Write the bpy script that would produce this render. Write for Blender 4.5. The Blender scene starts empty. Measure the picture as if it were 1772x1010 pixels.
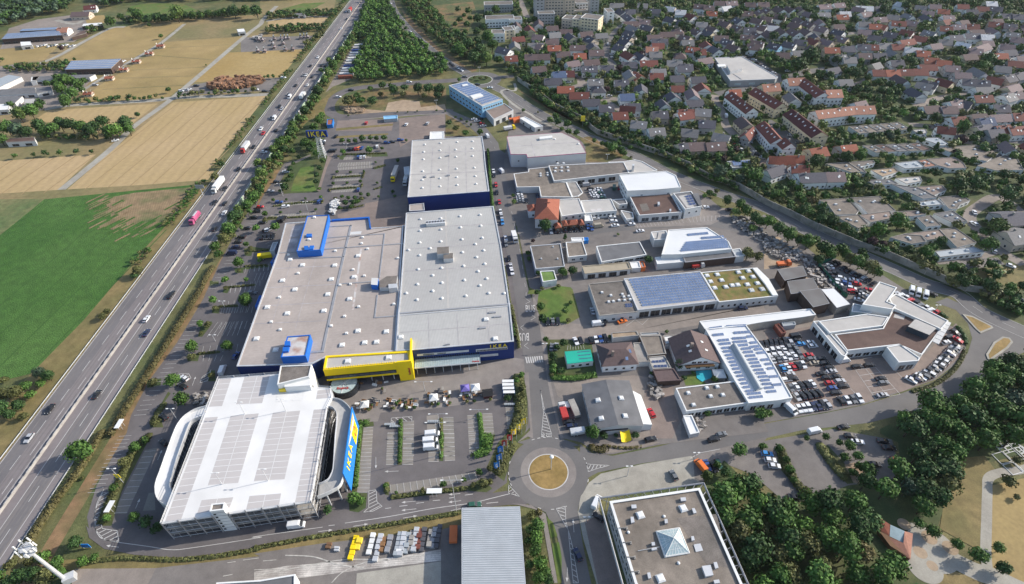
import bpy, math, random
import numpy as np
from mathutils import Matrix, Vector
R = math.radians
scene = bpy.context.scene
COL = scene.collection
CAM_H, PITCH, ROLL, FPX = 180.0, R(41.2), R(-0.9), 976.0
cam_d = bpy.data.cameras.new('camera'); cam = bpy.data.objects.new('camera', cam_d); COL.objects.link(cam)
cam_d.sensor_width = 36.0; cam_d.lens = FPX / 1772 * 36; cam_d.clip_start = 1.0; cam_d.clip_end = 6000
_cr, _sr, _cp, _sp = math.cos(ROLL), math.sin(ROLL), math.cos(PITCH), math.sin(PITCH)
_X = Vector((1, 0, 0)); _D = Vector((0, -_sp, -_cp)); _F = Vector((0, _cp, -_sp))
_right = _cr * _X - _sr * _D; _down = _sr * _X + _cr * _D
cam.matrix_world = Matrix(((_right.x, -_down.x, -_F.x, 0), (_right.y, -_down.y, -_F.y, 0), (_right.z, -_down.z, -_F.z, CAM_H), (0, 0, 0, 1)))
scene.camera = cam
SUN_AZ, SUN_EL = R(14.5), R(29)          # azimuth counter-clockwise from +X
world = bpy.data.worlds.new('World'); scene.world = world; world.use_nodes = True
wn = world.node_tree; sky = wn.nodes.new('ShaderNodeTexSky'); sky.sky_type = 'NISHITA'; sky.sun_disc = False
sky.sun_elevation = SUN_EL; sky.sun_rotation = R(90) - SUN_AZ; sky.altitude = 200; sky.dust_density = 1.5
wn.links.new(sky.outputs[0], wn.nodes['Background'].inputs[0]); wn.nodes['Background'].inputs[1].default_value = 0.14
sun_d = bpy.data.lights.new('sun', 'SUN'); sun_d.energy = 3.8; sun_d.angle = R(0.6); sun_d.color = (1.0, 0.93, 0.83)
sun = bpy.data.objects.new('sun', sun_d); COL.objects.link(sun)
_sd = Vector((math.cos(SUN_EL) * math.cos(SUN_AZ), math.cos(SUN_EL) * math.sin(SUN_AZ), math.sin(SUN_EL)))
sun.rotation_euler = (-_sd).to_track_quat('-Z', 'Y').to_euler(); sun.location = _sd * 500
# the thin summer air: one closed box of even density round everything, sky outside
_hz = bpy.data.materials.new('air'); _hz.use_nodes = True; _n = _hz.node_tree; _n.nodes.remove(_n.nodes['Principled BSDF']); _v = _n.nodes.new('ShaderNodeVolumePrincipled')
_v.inputs['Density'].default_value = 0.00003; _v.inputs['Color'].default_value = (.86, .9, 1, 1); _v.inputs['Anisotropy'].default_value = .2; _n.links.new(_v.outputs[0], _n.nodes['Material Output'].inputs['Volume'])
_hm = bpy.data.meshes.new('haze'); _hc = [(x, y, z) for z in (-1.5, 186) for x, y in ((-4100, -700), (4100, -700), (4100, 6500), (-4100, 6500))]
_hm.from_pydata(_hc, [], [(3, 2, 1, 0), (4, 5, 6, 7), (0, 1, 5, 4), (1, 2, 6, 5), (2, 3, 7, 6), (3, 0, 4, 7)]); _hm.materials.append(_hz)
_ho = bpy.data.objects.new('haze', _hm); COL.objects.link(_ho); _ho['kind'] = 'stuff'
scene.view_settings.view_transform = 'Standard'; scene.view_settings.look = 'None'
scene.view_settings.exposure = 0.60; scene.view_settings.gamma = 1.0; scene.view_settings.use_curve_mapping = False
rnd = random.Random(7)
# Every position was read off survey sheets of the site (sheet code, then x y pairs) and is turned once into
# metres on the plane z = height. Everything after this works in metres.
SHEET = {'p': (0, 0, 1.0), 'e1': (260, 630, 400/1757), 'e2': (260, 780, 400/1757), 'e3': (540, 560, 400/1757), 'e4': (380, 340, 400/1757),
    'f1': (900, 0, 300/1751), 'f2': (1180, 0, 300/1751), 'f3': (1472, 0, 300/1751), 'f4': (900, 150, 300/1751),
    'f5': (1180, 150, 300/1751), 'f6': (1472, 150, 300/1751), 'f7': (1472, 300, 300/1751), 'f8': (440, 230, 300/1751)}
for _r, _y in zip('abcd', (0, 250, 500, 750)):
    for _c, _x in zip('1234', (0, 440, 880, 1322)): SHEET[_r + _c] = (_x, _y, 450 / 1748)
def gw(px, py, z=0.0):
    d = _right * ((px - 886) / FPX) + _down * ((py - 505) / FPX) + _F
    t = (CAM_H - z) / -d.z
    return (d.x * t, d.y * t)
def raw(s):
    out, t, b = [], (0, 0, 1.0), []
    for k in s.split():
        if k in SHEET: t = SHEET[k]
        else:
            b.append(float(k))
            if len(b) == 2: out.append((t[0] + b[0] * t[2], t[1] + b[1] * t[2])); b = []
    return out
def P(s, z=0.0): return [gw(a, b, z) for a, b in raw(s)]
def link(o, parent=None):
    COL.objects.link(o)
    if parent is not None: o.parent = parent
    return o
def tag(o, label=None, cat=None, group=None, kind=None):
    if label: o['label'] = label
    if cat: o['category'] = cat
    if group: o['group'] = group
    if kind: o['kind'] = kind
    return o
def thing(name, label, cat, loc=(0, 0, 0), rz=0.0, group=None):
    o = bpy.data.objects.new(name, None); o.location = loc; o.rotation_euler = (0, 0, rz); o.empty_display_size = .5
    return tag(link(o), label, cat, group)
def inst(name, me, parent=None, loc=(0, 0, 0), rz=0.0, sc=None):
    o = bpy.data.objects.new(name, me); o.location = loc; o.rotation_euler = (0, 0, rz)
    if sc: o.scale = sc
    return link(o, parent)
def copy_tree(o, parent=None):
    c = o.copy(); COL.objects.link(c); c.parent = parent
    for ch in list(o.children): copy_tree(ch, c)
    return c
class MB:
    def __init__(s): s.v = []; s.f = []; s.m = []
    def add(s, vs, fs, m=0):
        n = len(s.v); s.v += [tuple(v) for v in vs]; s.f += [tuple(i + n for i in f) for f in fs]; s.m += [m] * len(fs); return s
    def box(s, c, d, m=0, rz=0.0, taper=1.0, open_bottom=False):
        x, y, z = d[0] / 2, d[1] / 2, d[2]; co, si = math.cos(rz), math.sin(rz); vs = []
        for k, t in ((0, 1.0), (z, taper)):
            for a, b in ((-x, -y), (x, -y), (x, y), (-x, y)):
                vs.append((c[0] + (a * co - b * si) * t, c[1] + (a * si + b * co) * t, c[2] + k))
        fs = [(4, 5, 6, 7), (0, 1, 5, 4), (1, 2, 6, 5), (2, 3, 7, 6), (3, 0, 4, 7)]
        if not open_bottom: fs.append((3, 2, 1, 0))
        return s.add(vs, fs, m)
    def prism(s, poly, z0, z1, m=0, mtop=None, cap=True):
        p = ccw(poly); n = len(p)
        s.add([(a, b, z0) for a, b in p] + [(a, b, z1) for a, b in p], [(i, (i + 1) % n, n + (i + 1) % n, n + i) for i in range(n)], m)
        if cap: s.add([(a, b, z1) for a, b in p], [tuple(range(n))], m if mtop is None else mtop)
        return s
    def ring(s, poly, z0, z1, t, m=0):                       # wall of thickness t just inside the outline
        p = ccw(poly); q = inset(p, t); n = len(p)
        vs = [(a, b, z0) for a, b in p] + [(a, b, z1) for a, b in p] + [(a, b, z1) for a, b in q] + [(a, b, z0) for a, b in q]
        fs = []
        for i in range(n):
            j = (i + 1) % n
            fs += [(i, j, n + j, n + i), (n + i, n + j, 2 * n + j, 2 * n + i), (2 * n + i, 2 * n + j, 3 * n + j, 3 * n + i)]
        return s.add(vs, fs, m)
    def bar(s, a, b, r, m=0, n=4, r2=None):
        a = Vector(a); b = Vector(b); d = (b - a)
        if d.length < 1e-6: return s
        d.normalize(); u = d.orthogonal().normalized(); w = d.cross(u); r2 = r if r2 is None else r2
        vs = []
        for q, rr in ((a, r), (b, r2)):
            for i in range(n):
                t = 2 * math.pi * (i + .5) / n; vs.append(q + (u * math.cos(t) + w * math.sin(t)) * rr)
        fs = [(i, (i + 1) % n, n + (i + 1) % n, n + i) for i in range(n)] + [tuple(range(n))[::-1], tuple(range(n, 2 * n))]
        return s.add(vs, fs, m)
    def cyl(s, c, r, h, m=0, n=16, r2=None): return s.bar((c[0], c[1], c[2]), (c[0], c[1], c[2] + h), r, m, n, r2)
    def ball(s, c, r, m=0, n=8, k=5, top=False):
        vs = []; lo = 0 if top else -math.pi / 2
        for j in range(k + 1):
            a = lo + (math.pi / 2 - lo) * j / k
            for i in range(n):
                t = 2 * math.pi * i / n; vs.append((c[0] + r[0] * math.cos(a) * math.cos(t), c[1] + r[1] * math.cos(a) * math.sin(t), c[2] + r[2] * math.sin(a)))
        return s.add(vs, [(j * n + i, j * n + (i + 1) % n, (j + 1) * n + (i + 1) % n, (j + 1) * n + i) for j in range(k) for i in range(n)], m)
    def mesh(s, name, mats, smooth=False):
        me = bpy.data.meshes.new(name); me.from_pydata(s.v, [], s.f)
        for m in (mats if isinstance(mats, (list, tuple)) else [mats]): me.materials.append(m)
        if any(s.m): me.polygons.foreach_set('material_index', s.m)
        if smooth: me.polygons.foreach_set('use_smooth', [True] * len(s.f))
        me.update(); return me
    def build(s, name, mats, parent=None, loc=(0, 0, 0), rz=0.0, smooth=False):
        return inst(name, s.mesh(name, mats, smooth), parent, loc, rz)
def area(p): return sum(p[i - 1][0] * p[i][1] - p[i][0] * p[i - 1][1] for i in range(len(p))) / 2
def ccw(p): return list(p) if area(p) > 0 else list(p)[::-1]
def cen(p): return (sum(a for a, b in p) / len(p), sum(b for a, b in p) / len(p))
def rel(p, c): return [(a - c[0], b - c[1]) for a, b in p]
def inset(p, t):
    n = len(p); out = []
    for i in range(n):
        a, b, c = Vector(p[i - 1]), Vector(p[i]), Vector(p[(i + 1) % n])
        d1 = (b - a).normalized(); d2 = (c - b).normalized(); n1 = Vector((-d1.y, d1.x)); n2 = Vector((-d2.y, d2.x))
        m = (n1 + n2); l = m.length
        if l < 1e-4: m = n1; k = 1
        else: m /= l; k = 1 / max(.35, m.dot(n1))
        out.append((b.x + m.x * t * k, b.y + m.y * t * k))
    return out
def inside(pt, poly):
    x, y = pt; c = False; j = len(poly) - 1
    for i in range(len(poly)):
        xi, yi = poly[i]; xj, yj = poly[j]
        if (yi > y) != (yj > y) and x < (xj - xi) * (y - yi) / (yj - yi) + xi: c = not c
        j = i
    return c
def lerp(a, b, t): return (a[0] + (b[0] - a[0]) * t, a[1] + (b[1] - a[1]) * t)
def dist(a, b): return math.hypot(a[0] - b[0], a[1] - b[1])
def rect(p):                                                  # nearest true rectangle / parallelogram to four corners
    a, b, c, d = p; m = cen(p); u = ((b[0] - a[0] + c[0] - d[0]) / 4, (b[1] - a[1] + c[1] - d[1]) / 4)
    v = ((d[0] - a[0] + c[0] - b[0]) / 4, (d[1] - a[1] + c[1] - b[1]) / 4)
    lu = math.hypot(*u); n = (-u[1] / lu, u[0] / lu); k = v[0] * n[0] + v[1] * n[1]; v = (n[0] * k, n[1] * k)
    return [(m[0] - u[0] - v[0], m[1] - u[1] - v[1]), (m[0] + u[0] - v[0], m[1] + u[1] - v[1]), (m[0] + u[0] + v[0], m[1] + u[1] + v[1]), (m[0] - u[0] + v[0], m[1] - u[1] + v[1])]
def smooth_line(p, k=6):                                      # Catmull-Rom
    out = []
    for i in range(len(p) - 1):
        p0, p1, p2, p3 = p[max(0, i - 1)], p[i], p[i + 1], p[min(len(p) - 1, i + 2)]
        for j in range(k):
            t = j / k
            out.append(tuple(.5 * (2 * p1[q] + (p2[q] - p0[q]) * t + (2 * p0[q] - 5 * p1[q] + 4 * p2[q] - p3[q]) * t * t + (3 * p1[q] - p0[q] - 3 * p2[q] + p3[q]) * t ** 3) for q in (0, 1)))
    out.append(tuple(p[-1])); return out
def offset_line(p, d):
    out = []
    for i in range(len(p)):
        a = Vector(p[max(0, i - 1)]); b = Vector(p[min(len(p) - 1, i + 1)]); t = (b - a).normalized()
        out.append((p[i][0] - t.y * d, p[i][1] + t.x * d))
    return out
def resample(p, step):
    out = [p[0]]; acc = 0
    for i in range(1, len(p)):
        L = dist(p[i - 1], p[i]); s = 0
        while acc + (L - s) >= step:
            s += step - acc; acc = 0; out.append(lerp(p[i - 1], p[i], s / L))
        acc += L - s
    return out
def mat(name, col, rough=.85, var=.12, scale=.3, col2=None, k2=.5, s2=.05, metal=0.0, bump=0.0, island=0.0, objrand=0.0, stripe=None, spec=.3, fine=0.0):
    m = bpy.data.materials.new(name); m.use_nodes = True; nt = m.node_tree; N = nt.nodes; L = nt.links
    b = N['Principled BSDF']; b.inputs['Roughness'].default_value = rough; b.inputs['Metallic'].default_value = metal
    b.inputs['Specular IOR Level'].default_value = spec
    geo = N.new('ShaderNodeNewGeometry'); pos = geo.outputs['Position']
    def noise(sc, det=4):
        n = N.new('ShaderNodeTexNoise'); n.inputs['Scale'].default_value = sc; n.inputs['Detail'].default_value = det; L.new(pos, n.inputs['Vector']); return n.outputs['Fac']
    def rng(src, lo, hi, a=.3, c=.7):
        r = N.new('ShaderNodeMapRange'); r.inputs['From Min'].default_value = a; r.inputs['From Max'].default_value = c
        r.inputs['To Min'].default_value = lo; r.inputs['To Max'].default_value = hi; L.new(src, r.inputs['Value']); return r.outputs[0]
    def mul(a, bb):
        x = N.new('ShaderNodeMath'); x.operation = 'MULTIPLY'; L.new(a, x.inputs[0]); L.new(bb, x.inputs[1]); return x.outputs[0]
    base = N.new('ShaderNodeRGB'); base.outputs[0].default_value = (*col, 1); out = base.outputs[0]
    if col2:
        mx = N.new('ShaderNodeMix'); mx.data_type = 'RGBA'; mx.inputs['A'].default_value = (*col, 1); mx.inputs['B'].default_value = (*col2, 1)
        L.new(rng(noise(s2, 6), 0, 1, k2 - .13, k2 + .13), mx.inputs['Factor']); out = mx.outputs['Result']
    f = rng(noise(scale), 1 - var, 1 + var)
    if fine: f = mul(f, rng(noise(scale * 9, 2), 1 - fine, 1 + fine))
    if stripe:
        wv = N.new('ShaderNodeTexWave'); wv.bands_direction = 'X'; mp = N.new('ShaderNodeMapping'); mp.inputs['Rotation'].default_value = (0, 0, stripe[1]); L.new(pos, mp.inputs['Vector']); L.new(mp.outputs[0], wv.inputs['Vector'])
        wv.inputs['Scale'].default_value = stripe[0]; wv.inputs['Distortion'].default_value = stripe[3] if len(stripe) > 3 else .6; wv.inputs['Detail Scale'].default_value = .3
        f = mul(f, rng(wv.outputs['Fac'], 1 - stripe[2], 1 + stripe[2], 0, 1))
    if island: f = mul(f, rng(geo.outputs['Random Per Island'], 1 - island, 1 + island, 0, 1))
    if objrand:
        oi = N.new('ShaderNodeObjectInfo'); f = mul(f, rng(oi.outputs['Random'], 1 - objrand, 1 + objrand, 0, 1))
    vm = N.new('ShaderNodeVectorMath'); vm.operation = 'SCALE'; L.new(out, vm.inputs[0]); L.new(f, vm.inputs['Scale'])
    L.new(vm.outputs[0], b.inputs['Base Color'])
    if bump:
        bp = N.new('ShaderNodeBump'); bp.inputs['Strength'].default_value = bump; bp.inputs['Distance'].default_value = .5; L.new(noise(2.0, 3), bp.inputs['Height']); L.new(bp.outputs[0], b.inputs['Normal'])
    return m
M = {}
def dm(k, *a, **kw): M[k] = mat(k, *a, **kw)
dm('grass_dry', (.16, .14, .06), col2=(.075, .10, .035), s2=.03, var=.25, scale=.15, fine=.2, bump=.3)
dm('grass_green', (.06, .085, .03), col2=(.115, .11, .045), s2=.06, k2=.58, var=.2, fine=.2)
dm('lawn', (.09, .15, .03), col2=(.16, .15, .05), s2=.08, k2=.55, var=.18, fine=.1)
dm('grass_tan', (.22, .165, .07), col2=(.15, .13, .05), s2=.05, var=.2, fine=.15)
dm('scrub', (.20, .13, .06), col2=(.10, .11, .04), s2=.07, var=.25, fine=.2)
dm('wheat', (.42, .305, .165), col2=(.37, .27, .125), s2=.012, var=.08, scale=.4, stripe=(.05, R(-4), .04), fine=.07)
dm('wheat_gold', (.36, .26, .11), col2=(.32, .22, .08), s2=.02, var=.1, stripe=(.08, R(85), .05), fine=.08)
dm('paddock', (.34, .245, .105), col2=(.27, .20, .08), s2=.02, var=.14, scale=.08, fine=.1)
dm('meadow', (.27, .20, .10), col2=(.18, .16, .07), s2=.02, var=.14, fine=.1)
dm('wheat_line', (.30, .215, .11)); dm('crop_line', (.042, .10, .02)); dm('crop', (.045, .115, .018), col2=(.07, .145, .03), s2=.02, k2=.55, var=.2, scale=.25, fine=.35, bump=.8)
dm('crop_thin', (.24, .17, .095), col2=(.045, .10, .025), s2=.06, k2=.6, var=.2, stripe=(.35, R(-30), .15, 3), fine=.15)
dm('crop_edge', (.07, .13, .04), col2=(.20, .17, .08), s2=.03, k2=.5, var=.2, fine=.2)
dm('soil', (.26, .16, .085), col2=(.17, .13, .06), s2=.1, var=.2, fine=.15)
dm('sand', (.38, .29, .20), col2=(.30, .22, .15), s2=.06, var=.15, fine=.1)
dm('island_grass', (.30, .20, .075), col2=(.22, .15, .05), s2=.15, var=.15, scale=.8, fine=.2)
dm('asphalt', (.12, .109, .108), col2=(.155, .14, .137), s2=.03, var=.11, scale=.2, fine=.05)
dm('asphalt_road', (.135, .128, .125), col2=(.17, .16, .152), s2=.03, var=.07, scale=.15, fine=.04)
dm('asphalt_dark', (.07, .07, .078), col2=(.09, .09, .095), s2=.03, var=.1, fine=.05)
dm('wheel_track', (.18, .165, .16)); dm('highway_left', (.20, .175, .175), col2=(.225, .20, .195), s2=.02, var=.06, scale=.1, fine=.04)
dm('highway_slow', (.15, .14, .142), col2=(.175, .163, .162), s2=.02, var=.08, scale=.1, fine=.04)
dm('highway_right', (.22, .20, .185), col2=(.19, .17, .165), s2=.015, var=.07, scale=.1, fine=.04)
dm('paving', (.25, .225, .205), col2=(.21, .185, .17), s2=.05, var=.1, fine=.08)
dm('paving_red', (.25, .195, .165), col2=(.20, .16, .14), s2=.05, var=.1, fine=.08)
dm('paving_bay', (.22, .205, .18), col2=(.25, .225, .20), s2=.1, var=.08, fine=.08)
dm('paving_light', (.36, .34, .29), col2=(.30, .28, .24), s2=.06, var=.12, fine=.08)
dm('yard', (.20, .18, .165), col2=(.155, .14, .13), s2=.035, var=.12, fine=.08)
dm('yard_light', (.27, .23, .20), col2=(.22, .19, .165), s2=.04, var=.12, fine=.08)
dm('concrete', (.33, .31, .28), col2=(.26, .24, .22), s2=.2, var=.12, fine=.08)
dm('chalk', (.52, .49, .45), col2=(.24, .21, .19), s2=.12, k2=.52, var=.2, stripe=(.5, R(88), .15, 2), fine=.15)
dm('line', (.50, .485, .46), var=.15, scale=.5)
dm('line_worn', (.45, .43, .39), var=.25, scale=.8)
dm('line_orange', (.65, .25, .08), var=.15)
dm('white', (.70, .70, .68), var=.05); dm('white_wall', (.56, .56, .55), var=.05, scale=.2)
dm('white_metal', (.66, .665, .66), rough=.5, var=.04, scale=.1, stripe=(.8, R(6), .02, 0))
dm('deck_white', (.72, .71, .69), var=.05, scale=.06, col2=(.64, .63, .61), s2=.09)
dm('deck_bay', (.48, .45, .435), var=.05, scale=.1)
dm('roof_beige', (.41, .355, .32), col2=(.345, .30, .27), s2=.035, var=.07, scale=.1, fine=.05, stripe=(.33, R(97), .03, .3))
dm('roof_grey', (.43, .425, .405), col2=(.37, .36, .345), s2=.03, var=.06, scale=.06, fine=.04, stripe=(.25, R(6), .025, .2))
dm('roof_light', (.46, .44, .41), col2=(.41, .39, .365), s2=.03, var=.06, fine=.03)
dm('roof_stain', (.52, .50, .48), col2=(.36, .22, .17), s2=.25, k2=.56, var=.1)
dm('roof_patch', (.30, .28, .29), col2=(.45, .42, .42), s2=.2, var=.15)
dm('roof_gravel', (.19, .165, .145), col2=(.14, .125, .11), s2=.06, var=.18, scale=.4, fine=.2)
dm('roof_gravel2', (.235, .20, .165), col2=(.17, .145, .12), s2=.06, var=.18, scale=.4, fine=.15)
dm('roof_darkred', (.10, .062, .052), col2=(.13, .085, .07), s2=.05, var=.12, fine=.12)
dm('roof_moss', (.12, .13, .03), col2=(.22, .15, .06), s2=.25, k2=.5, var=.2, fine=.2)
dm('roof_green', (.14, .22, .06), var=.2, fine=.15)
dm('roof_tan', (.36, .31, .23), var=.1, stripe=(1.0, R(0), .08, 0)); dm('roof_slate', (.13, .13, .135), var=.12, col2=(.16, .16, .165), s2=.1, stripe=(1.2, R(5), .06, 0))
dm('roof_asbestos', (.17, .165, .16), col2=(.13, .12, .115), s2=.15, var=.12, stripe=(1.0, R(100), .08, 0))
dm('sheet_blue', (.34, .37, .39), rough=.5, var=.03, stripe=(1.1, R(0), .10, 0), scale=.05)
dm('fence_green', (.03, .16, .10)); dm('turquoise', (.02, .38, .27), rough=.5, var=.08)
dm('blue', (.015, .13, .50), rough=.5, var=.05); dm('navy', (.012, .035, .16), rough=.5, var=.06); dm('sign_blue', (.02, .18, .52), rough=.5, var=.03)
dm('yellow', (.86, .62, .01), rough=.5, var=.03); dm('gold', (.80, .60, .05), var=.03); dm('red', (.42, .045, .04), rough=.5); dm('pink', (.42, .09, .19), rough=.5)
dm('orange', (.62, .16, .05), rough=.5, var=.05); dm('purple', (.16, .13, .38)); dm('teal', (.05, .32, .35)); dm('green', (.05, .30, .08)); dm('wood', (.28, .15, .07), island=.4, var=.15); dm('brown', (.16, .09, .05), var=.15)
dm('glass', (.05, .065, .08), rough=.15, var=.1, spec=.6); dm('glass_dark', (.018, .022, .028), rough=.2, spec=.6, var=.1); dm('glass_light', (.38, .47, .48), rough=.2, var=.12, island=.2, scale=.8)
dm('solar', (.055, .08, .17), rough=.3, var=.12, island=.15, spec=.5, scale=1.0); dm('solar_light', (.13, .19, .32), rough=.35, island=.2, spec=.5)
dm('metal', (.36, .36, .37), rough=.45, metal=.3); dm('metal_dark', (.09, .09, .10), rough=.5); dm('steel_light', (.55, .56, .57), rough=.4, metal=.2); dm('black', (.02, .02, .022), rough=.6)
dm('deck_dark', (.06, .06, .065), var=.2)
dm('timber_dark', (.075, .05, .04), var=.15); dm('pool', (.05, .42, .52), rough=.1, var=.1, spec=.5); dm('debris', (.27, .25, .23), island=.7, var=.2)
dm('debris_brown', (.24, .13, .075), island=.5, var=.2); dm('noise_wall', (.34, .325, .29), col2=(.17, .165, .14), s2=.3, var=.15)
dm('noise_green', (.42, .55, .40), rough=.4, var=.08); dm('bark', (.07, .05, .035), var=.2, scale=3)
for k, c in dict(b=(.12, .085, .082), d=(.085, .083, .098), g=(.19, .183, .18), r=(.16, .055, .042), R=(.27, .09, .055), p=(.19, .142, .142), s=(.07, .10, .17), w=(.5, .5, .5), m=(.10, .032, .03), o=(.33, .16, .11)).items():
    dm('tile_' + k, c, var=.14, scale=1.2, objrand=.15, rough=.8, fine=.15)
for k, c in dict(white=(.78, .78, .76), cream=(.62, .54, .38), grey=(.36, .36, .36), blue=(.22, .42, .60), beige=(.50, .42, .34)).items(): dm('render_' + k, c, var=.06, objrand=.08)
FOL = dict(mid=(.062, .122, .028), dark=(.042, .084, .026), light=(.10, .155, .04), olive=(.105, .112, .04), red=(.06, .035, .035), fresh=(.075, .145, .03), blue=(.055, .088, .052), rust=(.105, .092, .036))
for k, c in FOL.items(): dm('leaf_' + k, c, rough=.6, var=.25, scale=.35, island=.38, objrand=.22, spec=.15)
for k, c in dict(white=(.70, .71, .72), silver=(.42, .43, .45), grey=(.15, .16, .17), black=(.018, .019, .022), blue=(.03, .08, .26), darkblue=(.02, .03, .075), red=(.45, .025, .03), green=(.03, .10, .07), beige=(.38, .33, .25), orange=(.75, .18, .03), sky=(.05, .25, .55), yellow=(.85, .55, .03)).items():
    dm('paint_' + k, c, rough=.28, var=.02, spec=.6)
_layer = [0]
def sheet(name, material, poly, z=None, label=None):
    if isinstance(poly, str): poly = P(poly)
    if z is None: _layer[0] += 1; z = .006 * _layer[0]
    me = MB().add([(a, b, 0) for a, b in ccw(poly)], [tuple(range(len(poly)))]).mesh(name, M[material])
    o = inst(name, me, None, (0, 0, z)); tag(o, label, kind='structure'); return o
def ribbon(name, material, line, w, z=None, smooth=True, label=None):
    if isinstance(line, str): line = P(line)
    if smooth and len(line) > 2: line = smooth_line(line)
    if z is None: _layer[0] += 1; z = .006 * _layer[0]
    a = offset_line(line, w / 2); b = offset_line(line, -w / 2); n = len(line)
    me = MB().add([(x, y, 0) for x, y in a] + [(x, y, 0) for x, y in b], [(n + i, n + i + 1, i + 1, i) for i in range(n - 1)]).mesh(name, M[material])
    return tag(inst(name, me, None, (0, 0, z)), label, kind='structure')
LZ = 1.0
class Marks:                                                   # painted lines, one sheet for a lot or road
    def __init__(s, z): s.b = MB(); s.z = z
    def line(s, a, b, w=.15, m=0):
        d = Vector(b) - Vector(a)
        if d.length < .01: return
        d.normalize(); n = (-d.y * w / 2, d.x * w / 2)
        s.b.add([(a[0] - n[0], a[1] - n[1], 0), (b[0] - n[0], b[1] - n[1], 0), (b[0] + n[0], b[1] + n[1], 0), (a[0] + n[0], a[1] + n[1], 0)], [(0, 1, 2, 3)], m)
    def path(s, p, w=.15, dash=None, m=0):
        if dash is None:
            for i in range(len(p) - 1): s.line(p[i], p[i + 1], w, m)
        else:
            q = resample(p, .5); L = [0]; k = 0
            on, off = int(dash[0] * 2), int(dash[1] * 2)
            while k + on < len(q): s.line(q[k], q[k + on], w, m); k += on + off
    def comb(s, a, b, n, depth, w=.14, base=False, m=0, both=False):      # parking bay dividers from a to b
        d = (Vector(b) - Vector(a)).normalized(); nn = Vector((-d.y, d.x)) * depth
        for i in range(n + 1):
            q = lerp(a, b, i / n); s.line(q, (q[0] + nn.x, q[1] + nn.y), w, m)
            if both: s.line(q, (q[0] - nn.x, q[1] - nn.y), w, m)
        if base: s.line(a, b, w, m)
    def hatch(s, poly, ang, step, w=.25, m=0, outline=True):
        p = ccw(poly); c, si = math.cos(ang), math.sin(ang); q = [(x * c + y * si, -x * si + y * c) for x, y in p]
        y = min(v[1] for v in q) + step / 2
        while y < max(v[1] for v in q):
            xs = sorted(q[i - 1][0] + (y - q[i - 1][1]) / (q[i][1] - q[i - 1][1]) * (q[i][0] - q[i - 1][0]) for i in range(len(q)) if (q[i - 1][1] > y) != (q[i][1] > y))
            for a, b in zip(xs[::2], xs[1::2]): s.line((a * c - y * si, a * si + y * c), (b * c - y * si, b * si + y * c), w, m)
            y += step
        if outline:
            for i in range(len(p)): s.line(p[i - 1], p[i], .2, m)
    def arrow(s, a, b, turn=0, w=.17):
        d = (Vector(b) - Vector(a)); L = d.length; d.normalize(); n = Vector((-d.y, d.x)); s.line(a, b, w)
        B = Vector(b); s.b.add([(*(B - n * .45), 0), (*(B + d * 1.3), 0), (*(B + n * .45), 0)], [(0, 1, 2)])
    def done(s, name, mats=('line',)):
        return tag(s.b.build(name, [M[k] for k in mats], None, (0, 0, s.z)), kind='structure')
_placed = []
def _cross(a, b, c, d):
    f = lambda p, q, r: (q[0] - p[0]) * (r[1] - p[1]) - (q[1] - p[1]) * (r[0] - p[0])
    return (f(a, b, c) > 0) != (f(a, b, d) > 0) and (f(c, d, a) > 0) != (f(c, d, b) > 0)
def _overlap(p, q):
    if any(inside(v, q) for v in p) or any(inside(v, p) for v in q): return True
    return any(_cross(p[i - 1], p[i], q[j - 1], q[j]) for i in range(len(p)) for j in range(len(q)))
def level(poly):                                               # one step above every sheet this one touches
    bb = (min(v[0] for v in poly), min(v[1] for v in poly), max(v[0] for v in poly), max(v[1] for v in poly)); l = 0
    for b2, q, k in _placed:
        if k > l - 1 and bb[0] < b2[2] and b2[0] < bb[2] and bb[1] < b2[3] and b2[1] < bb[3] and k >= l and _overlap(poly, q): l = k + 1
    _placed.append((bb, poly, l)); return .012 * (l + 1)
_old = sheet
def nz(): return .012 * (max(k for _, _, k in _placed) + 2)
def sheet(name, material, poly, z=None, label=None):
    if isinstance(poly, str): poly = P(poly)
    return _old(name, material, poly, level(poly) if z is None else z, label)
def ribbon(name, material, line, w, z=None, smooth=True, label=None):
    if isinstance(line, str): line = P(line)
    if smooth and len(line) > 2: line = smooth_line(line)
    return sheet(name, material, offset_line(line, w / 2) + offset_line(line, -w / 2)[::-1], z, label)
GZ = .16
def disc(name, material, c, r, n=48, z=None): return sheet(name, material, [(c[0] + r * math.cos(2 * math.pi * i / n), c[1] + r * math.sin(2 * math.pi * i / n)) for i in range(n)], z)
_g = MB()
for _i in range(16):
    for _j in range(14): _x, _y = -4000 + 500 * _i, -600 + 500 * _j; _g.add([(_x, _y, 0), (_x + 500, _y, 0), (_x + 500, _y + 500, 0), (_x, _y + 500, 0)], [(0, 1, 2, 3)])
_g.build('ground', M['grass_dry'])['kind'] = 'structure'
sheet('field', 'meadow', 'a1 0 1005 -600 1005 -600 300 0 280 300 330 620 250 1000 130 1700 100 1748 60 1748 -60 a2 560 -60 520 130 380 330 0 1005 b1 1500 0 1300 300 700 350 0 400 -600 400')
sheet('field', 'wheat', 'b1 440 312 1400 236 1560 0 a2 100 642 a1 1748 645 1160 688 760 1005')
sheet('field', 'wheat', 'b1 -500 115 0 110 645 66 370 322 0 345 -500 350')
sheet('field', 'meadow', 'b1 -500 5 0 0 735 0 655 60 0 103 -500 108')
sheet('field', 'paddock', 'a1 390 400 640 250 750 185 1240 150 1090 262 1070 300 900 385 500 410')
sheet('field', 'paddock', 'a1 1110 282 1640 244 1275 548 1130 652 640 690 550 665 690 560 860 460 1000 370')
sheet('field', 'wheat_gold', 'a1 1290 552 1540 352 1748 345 a2 385 322 240 515 0 522 a1 1748 530')
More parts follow.
